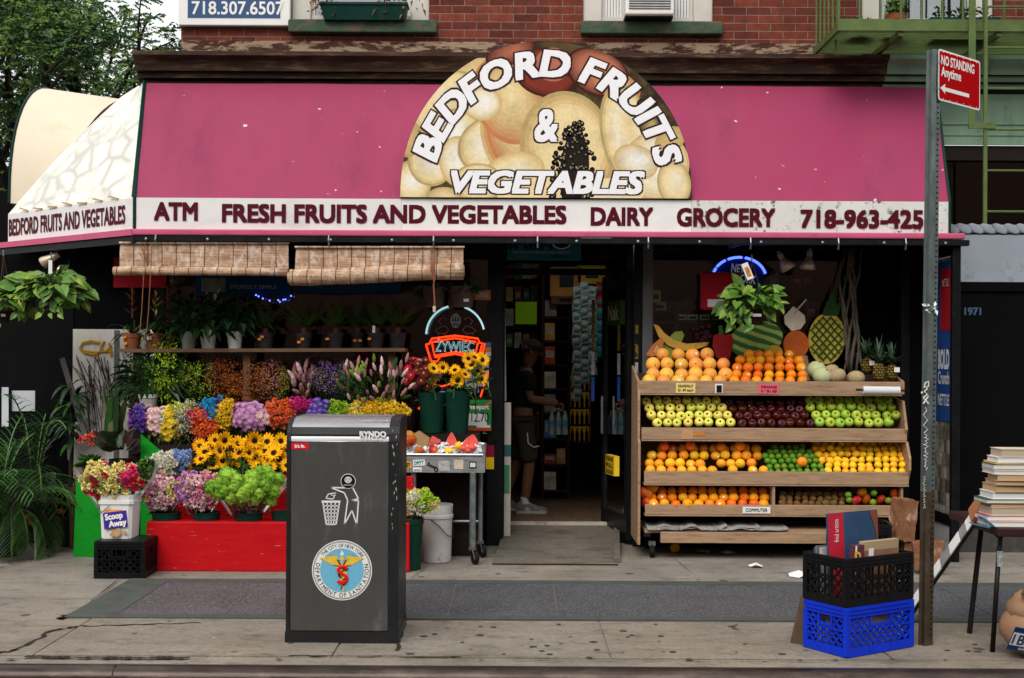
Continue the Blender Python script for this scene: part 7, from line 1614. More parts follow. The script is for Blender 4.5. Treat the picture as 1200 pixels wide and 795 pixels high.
for px, py, w_, h_, rot, lab in ((513, 521, 17, 19, -18, 'watermelon wedge at the left of the three on the ice'), (529, 519, 16, 22, 0, 'tallest pointed watermelon wedge in the middle on the ice'), (550, 520, 20, 20, 12, 'rounded watermelon wedge at the right on the ice')):
	Yw = Yt + .22; c = P(px, py + h_ * .5, Yw); k = Yw / FPX; t = thing('watermelon_wedge', lab, 'watermelon', c, group='watermelon wedges on ice'); T = Matrix.Translation(c) @ Matrix.Rotation(R(-8), 4, 'X') @ Matrix.Rotation(R(rot), 4, 'Y')
	def ol(s_):
		pw = 1.5 if py == 519 else 2.1; hf = [(w_ * .56 * k * (1 - v ** pw) ** .75, h_ * k * v * 1.05) for v in (j / 12 for j in range(13))]; return [Vector((x, 0, z)) for x, z in hf[:12]] + [Vector((-x, 0, z)) for x, z in reversed(hf[1:])]
	mid = [Vector((v.x * .9, -.012, .012 + v.z * .93)) for v in ol(1)]
	b = MB(); b.poly([T @ v for v in mid], FLESH); b.build('flesh', t)
	b = MB(); o_ = [T @ Vector((v.x, -.008, v.z)) for v in ol(1)]; m_ = [T @ v for v in mid]; bk = [T @ Vector((v.x * .6, .09, .01 + v.z * .7)) for v in ol(1)]
	for j in range(24): q = (j + 1) % 24; b.quad(m_[j], m_[q], o_[q], o_[j], RINDW); b.quad(o_[j], o_[q], bk[q], bk[j], RIND)
	b.poly(bk, RIND); b.build('rind', t, smooth=False)
	if px == 513: b = MB(); b.box(-.05, .05, -.022, -.02, .07, .10, M('wedge_label', (.5, .12, .12), .5, .5, 60), T); b.build('label', t)
for px, py, kind, sc_, lab in ((480, 517, 'mango', 1.1, 'yellow mango on the ice at the left, behind the bin'), (478, 511, 'mango', .9, 'small mango on the ice above the larger mango'), (492, 529, 'mango', .8, 'cut mango on the ice near the front rim'), (508, 528, 'mango', .8, 'yellow mango piece at the front rim of the ice'), (537, 523, 'lemon', 1, 'lemon lying on the ice between two watermelon wedges'), (526, 529, 'lemon', 1.1, 'pale yellow fruit by the rim of the ice')):
	put_fruit(kind, P(px, py, Yt + .08), lab, None, sc_)
b = MB();
for px, py in ((548, 528), (544, 526), (553, 525)): b.ball(P(px, py, Yt + .06), .035, FLESH, 10, 7, (1.2, .8, .7))
tag(b.build('melon_piece', loc=P(548, 530, Yt + .06), smooth=True), 'pinkish red cut watermelon pieces by the right front rim', 'fruit')
b = MB(); p = P(486, 520, Yt + .3); b.slab([p + Vector((-.10, 0, -.06)), p + Vector((.10, 0, -.06)), p + Vector((.12, 0, .04)), p + Vector((.03, 0, .10)), p + Vector((-.09, 0, .04))], (0, .12, 0), M('tan_paper_bag', (.42, .27, .14), .8, .2, 10)); tag(b.build('paper_bag', loc=p), 'tan paper bag at the back of the ice table', 'bag')
# neon beer sign and price sign
nsn = thing('neon_sign', 'red and white neon beer sign above the sunflowers, with round crest', 'neon sign', P(535, 390, 10.8)); Yn = 10.78; k = Yn / FPX
NRED = M('neon_red', (.95, .06, .012), .4, 0, emit=1.8); NWH = M('neon_ice', (.45, .72, .75), .4, 0, emit=.6); NDIM = M('neon_off', (.30, .30, .28), .4, .1, emit=.05)
def npts(l): return [P(x, y, Yn) for x, y in l]
b = MB(); c_ = P(533.5, 393, Yn)
for a0, a1 in ((12, 72), (104, 178)): b.tube([c_ + Vector((34 * k * math.cos(R(a0 + (a1 - a0) * j / 16)), 0, 34.5 * k * math.sin(R(a0 + (a1 - a0) * j / 16)))) for j in range(17)], .009, NWH, 6)
b.build('white_tube', nsn)
b = MB()
for l in ([(499, 404), (503, 403), (506, 397), (533, 393.5), (560, 397), (562, 402), (568, 403), (565, 417)], [(507, 401), (533, 396.5), (558, 401)], [(506, 401), (509, 417), (533, 413), (557, 416), (560, 402)], [(499, 404), (505, 423), (512, 424), (515, 420), (509, 417)], [(509, 419), (533, 415), (556, 419)], [(556, 416), (561, 418), (565, 404)]): b.tube(npts(l), .0075, NRED, 6)
b.build('red_tube', nsn)
b = MB(); T = frontal(P(533, 406.5, Yn))
for m_, bo, off in ((NWH, .02, .0), (M('neon_core_black', (.005, .005, .005), .5), -.012, .006)): b.text('ŻYWIEC', T @ Matrix.Translation((0, 0, off)), 11.5 * k, m_, wd=46 * k, bold=bo)
b.build('lettering', nsn)
b = MB(); b.disc(frontal(P(534, 376, Yn + .01)), 6 * k, 8.5 * k, NDIM, 20);
for dx in (-3, 0, 3): b.slab([P(534 + dx - 1.2, 377, Yn + .005), P(534 + dx + 1.2, 377, Yn + .005), P(534 + dx, 369.5, Yn + .005)], (0, .003, 0), INK)
b.text('1856', frontal(P(534, 380.5, Yn + .004)), 3.6 * k, INK, wd=9 * k, bold=.03)
for s_ in (-1, 1):
	for l in ([(8, 387), (12, 382), (19, 384), (24, 388), (20, 391), (12, 391), (8, 387)], [(10, 375), (15, 372), (20, 376), (17, 381)], [(13, 391), (13, 394)], [(20, 391), (21, 394)]): b.tube(npts([(534 + s_ * x, y) for x, y in l]), .0035, M('neon_off_pink', (.30, .17, .16), .5), 4, False)
b.build('crest', nsn)
b = MB()
for y in (402, 410): b.tube([P(500, y, Yn + .03), P(567, y, Yn + .03)], .006, BLACK, 5)
b.tube([P(534, 360, Yn + .02), P(534, 330, Yn + .02)], .004, BLACK, 4); b.build('frame', nsn)
nb = thing('neon_sign', 'dim red and violet neon tubes behind the sunflowers', 'neon sign', P(530, 455, 10.84)); b = MB(); b.tube([P(503, 448, 10.84), P(518, 453, 10.84), P(534, 448, 10.84)], .007, NRED, 5); b.tube([P(563, 466, 10.84), P(572, 436, 10.84)], .007, NRED, 5); b.tube([P(517, 470, 10.84), P(523, 467, 10.84)], .008, NRED, 5); b.tube([P(491, 480, 10.84), P(493, 477, 10.84)], .012, NRED, 5); b.build('red_tube', nb)
b = MB(); VI = M('neon_violet', (.20, .17, .55), .5, 0, emit=.6); b.tube([P(515, 460, 10.84), P(530, 458, 10.84), P(545, 460, 10.84)], .006, VI, 5); b.tube([P(552, 462, 10.84), P(556, 454, 10.84), P(560, 460, 10.84), P(564, 452, 10.84)], .006, VI, 5); b.tube([P(491, 463, 10.84), P(492, 472, 10.84)], .006, VI, 5); b.build('violet_tube', nb)
pr = thing('price_sign', 'green and white cigarette price sign reading 12.70 beside the vases', 'sign', P(562, 500, 10.84)); A, C = P(549, 505, 10.82), P(576, 469, 10.82)
GSIGN = M('sign_green', (.04, .27, .08), .5); b = MB(); b.box(A.x - .02, C.x, 10.83, 10.836, A.z, C.z, GSIGN); b.box(A.x - .02, C.x - .04, 10.826, 10.8295, P(0, 496, 10.82).z, P(0, 482, 10.82).z, PAPER); b.box(A.x - .02, C.x, 10.825, 10.8295, A.z, A.z + .025, M('sign_orange_red', (.6, .1, .03), .5)); b.box(C.x - .13, C.x - .01, 10.825, 10.8295, A.z + .027, A.z + .05, PAPER)
b.text('12.70', frontal((P(562.5, 489, 10.82).x, 10.822, P(560, 489, 10.82).z)), .08, INK, wd=.15, bold=.0); b.text('Newport', frontal((P(561, 477, 10.82).x, 10.8265, P(557, 477, 10.82).z)), .04, PAPER, wd=.18, bold=.04); b.slab([P(566, 476, 10.826), P(575, 470, 10.826), P(576, 473, 10.826), P(570, 476, 10.826)], (0, .003, 0), M('sign_swoosh', (.6, .12, .06), .5)); b.build('face', pr)
b = MB();
for i, m_ in enumerate((M('card_blue', (.05, .16, .35), .5), M('card_multi', (.4, .22, .05), .5, .5, 30), M('card_grey', (.35, .4, .42), .5), M('card_teal', (.08, .16, .18), .5))): q = P(572, 404 + 5.4 * i, 10.8); b.box(q.x - .026, q.x + .026, 10.8, 10.803, q.z - .018, q.z + .018, m_)
tag(b.build('card_sticker', loc=P(572, 410, 10.8)), 'column of small payment card stickers right of the neon beer sign', 'sticker')
b = MB(); A, C = P(545, 456, 10.85), P(573, 418, 10.85); b.box(A.x, C.x, 10.85, 10.853, A.z, C.z, M('pale_notice', (.36, .35, .34), .7, .2, 8)); tag(b.build('notice', loc=A), 'pale paper notice behind the sunflowers of the right vase', 'notice')
b = MB(); A, C = P(556, 352, 10.87), P(575, 340, 10.87); b.box(A.x, C.x, 10.862, 10.865, A.z, C.z, M('orange_frame', (.45, .19, .05), .6)); b.box(A.x + .025, C.x - .02, 10.858, 10.8615, A.z + .025, C.z - .025, M('pale_notice', (.36, .35, .34))); tag(b.build('notice', loc=A), 'orange framed notice on the glass above the card stickers', 'notice')
b = MB(); A, C = P(566, 535 + 15, 10.85), P(579, 522, 10.85); b.box(A.x - .06, C.x, 10.85, 10.854, A.z, (A.z + C.z) / 2, YELP); b.box(A.x - .06, C.x, 10.85, 10.854, (A.z + C.z) / 2 + .001, C.z, M('dark_red_print', (.3, .02, .05), .5)); tag(b.build('poster', loc=A), 'small red and yellow poster low on the shop front by the ice table', 'poster')
# buckets by the bin
HYD = bouquet('pot of pale green hydrangea standing in the green bucket right of the bin', 489, 588, 9.66, 42, 22, 605, ['paleyellow', 'cream', 'lime', 'paleyellow'], 'ball', 40, .026, False, 'light', 30, 'bouquets on the pavement', name='hydrangea_bunch')
bucket('dark green bucket on the pavement behind the right edge of the bin', 478, 607, 668, 9.65, 36, 30, group='buckets on the pavement')
c = P(511, 657, 10.05); k = 10.05 / FPX; h_ = 66 * k
WBK = M('dirty_white_bucket', (.56, .54, .52), .55, .12, 5, dirt=(.22, .17, .13), dirt_lo=.58, dirt_hi=.72, dirt_scale=6)
t = thing('plastic_bucket', 'dirty white plastic bucket on the pavement beside the ice table leg', 'bucket', c); b = MB(); b.lathe([(17.5 * k, 0), (18.8 * k, h_ * .76), (20 * k, h_ * .77), (20 * k, h_ * .82), (19 * k, h_ * .83), (19.6 * k, h_), (18.5 * k, h_), (17 * k, .02), (0, .02)], c, WBK, 26); b.build('body', t, smooth=True, angle=40)
b = MB(); b.tube([c + Vector((-5 * k, -20 * k, h_ * .76)), c + Vector((4 * k, -21 * k, h_ * .66)), c + Vector((14 * k, -17 * k, h_ * .48)), c + Vector((20 * k, -4 * k, h_ * .42)), c + Vector((19.5 * k, 2 * k, h_ * .75))], .004, DARKM, 5); b.build('handle', t)

# ------------------------------------------------------------------ the compactor bin in front
BING = M('bin_grey', (.098, .096, .093), .38, .07, 3, stretch=(2.5, 1, 1), dirt=(.19, .19, .19), dirt_lo=.55, dirt_hi=.85, dirt_scale=3.2, specks=((.35, .35, .35), 30, .77), coat=.1)
BINE = M('bin_black_edge', (.034, .034, .036), .38, .15, 8); BINS = M('bin_silver_hood', (.40, .405, .42), .3, .2, 4, stretch=(.6, 2, 8), metal=.6, dirt=(.4, .4, .42), dirt_lo=.6, dirt_hi=.9, dirt_scale=2)
Yf = G(400, 755).y; bx0, bx1 = P(335.5, 650, Yf).x, P(466.5, 650, Yf).x; kk = Yf / FPX
bn = thing('waste_bin', 'tall dark grey compactor waste bin with city seal standing at the kerb', 'waste bin', ((bx0 + bx1) / 2, Yf, 0))
zh = P(400, 518, Yf).z; zt_ = P(400, 505, Yf).z; dpt = .5
prof = [(0, .03), (0, zh), (.010, zh + .045), (.035, zh + .085), (.09, zh + .118), (.16, zh + .135), (dpt, zh + .135), (dpt, .03)]
b = MB()
def shell(x0, x1, pr_, m, b, yo=0): b.slab([(x0, Yf + yo + y, z) for y, z in pr_], (x1 - x0, 0, 0), m)
shell(bx0 + .018, bx1 - .018, [(y + .004 if y < .01 else y - .004, z - .003) for y, z in prof], BINE, b); b.build('body', bn)
b = MB(); shell(bx0, bx0 + .022, [(y - .008 if y < .2 else y, z + .004) for y, z in prof], BINE, b); shell(bx1 - .055, bx1 + .004, [(y - .008 if y < .2 else y, z + .004) for y, z in prof], BINE, b); b.build('side_frame', bn)
b = MB(); b.cbox(bx0 + .023, bx1 - .056, Yf - .003, Yf + .02, .075, zh - .004, BING, .004); fp_ = b.build('front_panel', bn)
b = MB(); n_ = len(prof); hp = prof[1:7]; vs = []
for x in (bx0 + .024, bx1 - .057): vs += [Vector((x, Yf + y - .001, z + .001)) for y, z in hp]
m_ = len(hp); b.add(vs, [(i, i + 1, m_ + i + 1, m_ + i) for i in range(m_ - 1)], BINS); b.box(bx0 + .023, bx1 - .056, Yf - .006, Yf + .004, zh - .003, zh + .003, STEEL); b.build('hood', bn, smooth=True)
b = MB(); b.box(bx0 - .004, bx1 + .008, Yf - .014, Yf + dpt + .01, .0, .072, BINE); b.build('base', bn)
b = MB(); T = frontal((P(437, 510, Yf).x, Yf - .005 + .012, zh + .042)) @ Matrix.Rotation(R(-12), 4, 'X'); b.text('RYNDO', T @ Matrix.Translation((0, 0, .016)), .030, M('tag_white', (.62, .62, .62), .6, .2, 60), wd=.155, bold=.06, shear=-.1); b.text('ryndo', T @ Matrix.Translation((-.005, -.026, .016)), .016, MATS['tag_white'], wd=.12, bold=-.005); b.build('graffiti', bn)
Ysf = Yf - .004
b = MB(); c_ = P(351.5, 523, Ysf); T = frontal(c_) @ Matrix.Rotation(R(1), 4, 'Z'); b.box(-.05, .05, -.018, .018, 0, .0008, M('red_sticker', (.70, .02, .035), .4, .05), T); b.text("It's lit.", T @ Matrix.Translation((0, 0, .002)), .016, WHITE, wd=.06, bold=.05); b.build('sticker', fp_)
# tidy person pictogram, in white line work
DEC = M('white_decal', (.74, .74, .74), .45, .04); b = MB()
def ln(pts, w_, close=False):
	q = [Vector((P(330 + x / 5.68, 480 + y / 5.68, Ysf).x, Ysf, P(330 + x / 5.68, 480 + y / 5.68, Ysf).z)) for x, y in pts]
	if close: q.append(q[0])
	for i in range(len(q) - 1): b.bar(q[i], q[i + 1], .0015, w_, DEC, up=(q[i + 1] - q[i]).cross(Vector((0, 1, 0))))
ln([(420, 522), (328, 520), (418, 556), (440, 605), (418, 765), (468, 672), (500, 765), (512, 608), (462, 604), (512, 596), (474, 522)], .0075); ln([(295, 592), (312, 562), (362, 556), (342, 597)], .006, True); ln([(320, 562), (345, 575), (362, 560)], .004)
ln([(266, 614), (392, 614)], .012); ln([(276, 624), (298, 766)], .009); ln([(384, 624), (362, 766)], .009); ln([(298, 764), (362, 764)], .010)
for i in range(1, 4): ln([(276 + 27 * i, 622), (298 + 16 * i, 764)], .0065)
for i in range(5): f = i / 5; ln([(274 + 22 * f + 2, 642 + 122 * f * .98), (386 - 22 * f - 2, 642 + 122 * f * .98)], .0065)
b.build('pictogram', fp_)
b = MB(); T = frontal(P(330 + 443 / 5.68, 480 + 478 / 5.68, Ysf - .002)); b.disc(T, .0435, .0435, DEC, 36); b.disc(T @ Matrix.Translation((0, 0, .001)), .040, .040, INK, 36); b.disc(T @ Matrix.Translation((0, .008, .002)), .021, .019, M('sticker_pale', (.6, .6, .58), .5), 16)
for (x, y, r_) in ((-.011, .012, .007), (.008, .014, .008), (-.002, .0, .006), (.012, .0, .004)): b.disc(T @ Matrix.Translation((x, y, .0028)), r_, r_ * .8, M('sticker_mid', (.38, .38, .37), .5), 12)
b.text('PROPAGANDA', T @ Matrix.Translation((0, -.022, .002)), .006, DEC, wd=.05, bold=.0); b.build('sticker', fp_)
# city seal
b = MB(); c_ = P(400.8, 668.5, Ysf); T = frontal(c_); rS = 35.2 * kk
SEALW = M('seal_white', (.76, .76, .74), .4, .03); SEALB = M('seal_blue', (.20, .48, .64), .4, .05, 40, stretch=(6, 1, .2)); SEALK = M('seal_black', (.03, .035, .03), .4); GOLD = M('seal_gold', (.72, .52, .10), .4, .15, 30); GOLDD = M('seal_gold_dark', (.10, .075, .02), .4); SRED = M('seal_red', (.70, .02, .02), .4)
L = lambda z: T @ Matrix.Translation((0, 0, z))
b.disc(L(0), rS, rS, SEALW, 60); b.disc(L(.0006), rS * .965, rS * .965, SEALK, 60); b.disc(L(.0012), rS * .945, rS * .945, SEALW, 60); b.disc(L(.0018), rS * .93, rS * .93, SEALK, 60); b.disc(L(.0024), rS * .92, rS * .92, SEALW, 60); b.disc(L(.0030), rS * .73, rS * .73, SEALB, 60)
b.arc('THE CITY OF NEW YORK', L(.0036), rS * .83, rS * .83, 143, 32, rS * .115, SEALK, bold=.0, wf=.85); b.arc('DEPARTMENT OF SANITATION', L(.0036), rS * .825, rS * .825, 162, 376, rS * .14, SEALK, bold=.005, wf=.9, inward=True)
def sp_(pts, m, z): b.poly([L(z) @ Vector((x * rS, y * rS, 0)) for x, y in pts], m)
for s_ in (1, -1):
	f = lambda l: [(x * s_, y) for x, y in l]
	sp_(f([(.02, .18), (.06, .24), (.14, .44), (.26, .52), (.38, .50), (.52, .43), (.74, .40), (.70, .36), (.52, .27), (.36, .18), (.20, .13), (.06, .12)]), GOLDD, .0036)
	for j in range(6): a0 = .15 + j * .03; sp_(f([(.05 + j * .02, .15 + .035 * j), (.13 + j * .035, .20 + .05 * j), (.40 + .065 * j, .21 + .035 * j + .01), (.36 + .07 * j, .185 + .037 * j)]), GOLD, .0040 + j * .00003)
	sp_(f([(.10, .34), (.16, .46), (.28, .51), (.44, .46), (.70, .40), (.44, .41), (.28, .40)]), GOLD, .0044)
T_ = lambda x, y, z: L(z) @ Vector((x * rS, y * rS, 0))
b.bar(T_(0, .36, .0046), T_(.035, -.70, .0046), .045 * rS, .0012, GOLD, up=(0, -1, 0)); b.disc(L(.0050) @ Matrix.Translation((0, rS * .40, 0)), rS * .075, rS * .07, GOLD, 14); sp_([(-.05, .48), (-.06, .56), (0, .68), (.02, .62), (.06, .58), (.05, .5)], SEALW, .0042)
for ph in (0, 1):
	pts = [T_((.17 - .12 * (j / 22)) * math.cos(j * .42 + PI * ph) + .01 + .02 * j / 22, .10 - .72 * j / 22, .0052 + .0006 * math.sin(j * .42 + PI * ph)) for j in range(23)]
	b.tube(pts, [rS * (.042 - .022 * j / 22) for j in range(23)], GOLD if ph else GOLDD, 5)
pts = [(.17, .05), (.10, .12), (-.03, .12), (-.11, .04), (-.08, -.05), (.04, -.12), (.14, -.2), (.16, -.31), (.07, -.40), (-.06, -.40), (-.12, -.33)]
sm_ = []
for i in range(len(pts) - 1):
	for j in range(4):
		f = j / 4; p0 = pts[max(0, i - 1)]; p1 = pts[i]; p2 = pts[i + 1]; p3 = pts[min(len(pts) - 1, i + 2)]
		cr = lambda a_, b_, c__, d_: .5 * ((2 * b_) + (-a_ + c__) * f + (2 * a_ - 5 * b_ + 4 * c__ - d_) * f * f + (-a_ + 3 * b_ - 3 * c__ + d_) * f ** 3)
		sm_.append((cr(p0[0], p1[0], p2[0], p3[0]), cr(p0[1], p1[1], p2[1], p3[1])))
sm_.append(pts[-1]); b.tube([T_(x, y, .006) for x, y in sm_], rS * .062, SRED, 6)
b.build('seal', fp_)
# scratches
b = MB(); SCR = M('scratch_grey', (.42, .42, .42), .6)
for k in range(16): y = 505 + 7.5 * k * rr(.8, 1.2); p = P(460.5 + rr(-1.5, 5), y, Yf - .0095); h_ = rr(.003, .016); b.poly([p + Vector((rr(-.004, .004), 0, -h_)), p + Vector((rr(.001, .005), 0, rr(-.004, .004))), p + Vector((rr(-.003, .003), 0, h_)), p + Vector((-rr(.001, .004), 0, 0))], SCR)
b.build('scratch', bn) if b.v else None

# ------------------------------------------------------------------ crates, sign pole, book table at the right
BLUEC = M('blue_crate_plastic', (.012, .055, .58), .4, .1, 6); BLKC = M('black_crate_plastic', (.014, .014, .015), .42, .25, 8)
def crate(b, w_, d_, h_, m, coarse=False):
	"""milk crate in local space, corner posts, rims, lattice sides with a hand hole, floor grid"""
	t_ = .012
	for x, y in ((0, 0), (w_, 0), (0, d_), (w_, d_)): b.cbox(x - .017, x + .017, y - .017, y + .017, 0, h_, m, .006)
	def face(o, u, L):
		nrm = Vector((u.y, -u.x, 0))
		def bar(x0, z0, x1, z1, wd, th=t_): b.bar(o + u * x0 + Vector((0, 0, z0)), o + u * x1 + Vector((0, 0, z1)), th, wd, m, up=(u * (z1 - z0) * -1 + Vector((0, 0, 1)) * (x1 - x0)))
		def pan(z0, z1, th=.016): a_ = o - nrm * th / 2; b.slab([a_ + Vector((0, 0, z0)), a_ + u * L + Vector((0, 0, z0)), a_ + u * L + Vector((0, 0, z1)), a_ + Vector((0, 0, z1))], nrm * th, m)
		pan(0, h_ * .17); pan(h_ * .93, h_, .02); pan(h_ * .85, h_ * .885, .022); pan(h_ * .78, h_ * .80, .02); pan(h_ * .80, h_ * .85, .010); pan(h_ * .885, h_ * .93, .010)
		pan(h_ * .50, h_ * .515, .02)
		z0, z1 = h_ * .17, h_ * .78; st = .050 if not coarse else .056; hx0, hx1, hz0 = L * .34, L * .66, h_ * .58
		n = int(L / st) + 8
		for k in range(-8, n + 8):
			for s_ in (1, -1):
				xa = k * st if s_ > 0 else k * st + (z1 - z0); pts = []
				for j in range(14):
					f = j / 13; x = xa + s_ * (z1 - z0) * f; z = z0 + (z1 - z0) * f; ok = .012 < x < L - .012 and not (hx0 < x < hx1 and z > hz0)
					if ok: pts.append((x, z))
					if (not ok or j == 13) and len(pts) > 1: bar(pts[0][0], pts[0][1], pts[-1][0], pts[-1][1], .0095, .009); pts = []
					elif not ok: pts = []
		bar(hx0, hz0, hx1, hz0, .014); bar(hx0, hz0, hx0 - .0, z1, .014); bar(hx1, hz0, hx1 + .0, z1, .014)
		if coarse:
			for k in range(1, int(L / .05)): bar(k * .05, z0, k * .05, z1, .007)
		for f in (.33, .66): bar(L * f, 0, L * f, h_ * .17, .010, .02)
	X, Yv = Vector((1, 0, 0)), Vector((0, 1, 0))
	face(Vector((0, -.008, 0)), X, w_); face(Vector((w_ + .008, 0, 0)), Yv, d_); face(Vector((w_, d_ + .008, 0)), -X, w_); face(Vector((-.008, d_, 0)), -Yv, d_)
	for k in range(9): b.box(0, w_, d_ * (k + .5) / 9 - .004, d_ * (k + .5) / 9 + .004, .01, .018, m)
	for k in range(9): b.box(w_ * (k + .5) / 9 - .004, w_ * (k + .5) / 9 + .004, 0, d_, .012, .02, m)
cf, crt, clf = G(992, 773), G(1066.5, 760), G(947.5, 762)
wv_ = (crt - cf); lv_ = (clf - cf); rz = math.atan2(wv_.y, wv_.x); wl_ = wv_.length
perp = Vector((-math.sin(rz), math.cos(rz), 0)); dl_ = lv_.dot(perp)
dl_ = max(.3, dl_); hcr = P(992, 714.5, cf.y).z - .002
b = MB(); crate(b, wl_, dl_, hcr, BLUEC); o = b.build('milk_crate'); o.location = cf + Vector((0, 0, .012)); o.rotation_euler.z = rz; tag(o, 'bright blue plastic milk crate on the pavement under the black crate of records', 'crate')
b = MB(); crate(b, wl_, dl_, hcr * .98, BLKC, True); o2 = b.build('milk_crate'); o2.location = cf + Vector((-.004, 0, .014 + hcr)); o2.rotation_euler.z = rz; tag(o2, 'black plastic crate of records stacked on the blue crate', 'crate')
Tc = Matrix.Translation(cf + Vector((0, 0, hcr + .03))) @ Matrix.Rotation(rz, 4, 'Z')
# sleeves and books inside the upper crate
def sleeve(name, x0, x1, y, z1, m, lab, th=.012, tilt=0, extra=None, z0=.0):
	Tt = Tc @ Matrix.Translation((0, y, z0)) @ Matrix.Rotation(R(tilt), 4, 'X'); b = MB(); b.box(x0, x1, 0, th, 0, z1 - z0, m, Tt)
	if extra: extra(b, Tt, z1 - z0)
	c_ = Tt @ Vector(((x0 + x1) / 2, 0, 0)); tag(b.build(name, loc=c_), lab, 'record' if 'sleeve' in name else 'book', 'records and books in the black crate')
W2 = wl_
SLB = M('sleeve_blue', (.05, .10, .19), .3, .15, 5, coat=.5); SLR = M('sleeve_red', (.50, .03, .06), .35, .1, 5, coat=.3); KRAFT = M('kraft_board', (.45, .34, .22), .7, .12, 6);
def ex1(b, Tt, h_):
	b.box(W2 * .13, W2 * .37, -.002, -.0005, .0, h_ - .002, SLR, Tt); b.text('find artists', Tt @ Matrix.Translation((W2 * .25, -.004, h_ - .10)) @ Matrix.Rotation(R(90), 4, 'X') @ Matrix.Rotation(R(90), 4, 'Z'), .035, WHITE, wd=.13, bold=-.005)
	b.slab([Tt @ Vector((W2 * .78, -.003, h_ - .004)), Tt @ Vector((W2 * .915, -.003, h_ - .004)), Tt @ Vector((W2 * .915, -.003, h_ - .2)), Tt @ Vector((W2 * .85, -.003, h_ - .08))], (0, -.001, 0), M('sleeve_rust', (.26, .10, .06), .4))
sleeve('record_sleeve', W2 * .12, W2 * .92, dl_ * .62, hcr + .20, SLB, 'blue record sleeve with a red lettered strip sticking out of the black crate', .008, -3, ex1)
def ex2(b, Tt, h_): b.box(W2 * .53 - .02, W2 * .53 + .02, -.002, -.0005, h_ - .1, h_ - .04, PAPER, Tt); b.box(W2 * .42, W2 * .95, -.0018, -.0004, 0, h_ - .05, M('kraft_print', (.30, .17, .12), .7, .3, 12), Tt)
sleeve('book', W2 * .40, W2 * .97, dl_ * .28, hcr + .045, KRAFT, 'tan cardboard folder standing in front inside the black crate', .03, 2, ex2)
def ex3(b, Tt, h_): b.text('D.', Tt @ Matrix.Translation((W2 * .27, -.004, h_ - .06)) @ Matrix.Rotation(R(90), 4, 'X'), .05, M('gold_print', (.7, .4, .05), .5), bold=.05); b.box(W2 * .22, W2 * .245, -.002, -.0003, 0, h_, PAPER, Tt)
sleeve('book', W2 * .20, W2 * .36, dl_ * .2, hcr + .035, M('book_maroon', (.14, .05, .07), .5, .4, 12), 'small dark book with a gold letter at the front corner of the black crate', .03, 3, ex3)
for i, (y, z, cc, lab) in enumerate(((.42, .0, (.30, .16, .08), 'brown book low in the black crate behind the tan folder'), (.5, -.01, (.35, .10, .06), 'reddish book low in the black crate'), (.75, .005, (.45, .44, .42), 'pale sleeve at the back of the black crate'), (.85, .01, (.2, .2, .22), 'grey sleeve against the rear wall of the black crate'), (.93, .0, (.06, .08, .12), 'dark blue sleeve at the very back of the black crate'))): sleeve('book', W2 * (.08 if i > 1 else .4), W2 * .93, dl_ * y, hcr + z, M('book_c%d' % i, cc, .6, .3, 10), lab, .012, rr(-3, 3))
Tb = Matrix.Translation(cf + Vector((0, 0, .04))) @ Matrix.Rotation(rz, 4, 'Z')
for i in range(4): b = MB(); b.box(W2 * .1, W2 * .9, dl_ * (.15 + .22 * i), dl_ * (.15 + .22 * i) + .03, 0, hcr * rr(.55, .72), M('book_d%d' % i, [(.4, .38, .35), (.08, .06, .06), (.3, .25, .2), (.5, .5, .5)][i], .6, .4, 12), Tb); tag(b.build('book', loc=Tb @ Vector((W2 * .5, dl_ * (.15 + .22 * i), 0))), ['pale book just behind the front wall of the blue crate', 'dark book second from the front in the blue crate', 'buff book third from the front in the blue crate', 'white book at the back of the blue crate'][i], 'book', 'books inside the blue crate')
b = MB(); p0, p1, p2, p3 = G(926, 756), G(946, 757), P(948, 700, 7.15), P(947, 690, 7.2); b.slab([G(926, 755), G(948, 759), cf + lv_ + Vector((-.02, .03, .26)), cf + lv_ + Vector((-.03, .05, .30))], (0, .012, 0), M('board_back_brown', (.16, .115, .08), .8, .2, 6)); tag(b.build('board', loc=G(936, 756)), 'brown board leaning on the left side of the blue crate', 'board')
# small black crates behind
ck = G(967, 643); b = MB(); crate(b, .24, .22, .20, BLKC, True); b.box(-.01, .25, -.01, .23, .19, .205, BLKC); o = b.build('plastic_crate'); o.location = G(968, 643); o.rotation_euler.z = .1; tag(o, 'low black plastic crate under the right end of the fruit stand', 'crate')
q = P(993, 645, 9.6); b = MB(); crate(b, .36, .30, .36, BLKC, True); o = b.build('plastic_crate'); o.location = (q.x, 9.75, 0); o.rotation_euler.z = -.15; tag(o, 'tall black plastic crate behind the record sleeve, by the fruit stand', 'crate')
q = G(113, 678); b = MB(); crate(b, .345, .33, .275, BLKC, True); b.box(-.012, .357, -.012, .342, .265, .277, BLKC); b.box(.02, .325, .02, .31, .02, .26, PITCH); o = b.build('milk_crate'); o.location = (q.x, q.y, 0.0); tag(o, 'black milk crate carrying the white labelled pail', 'crate')
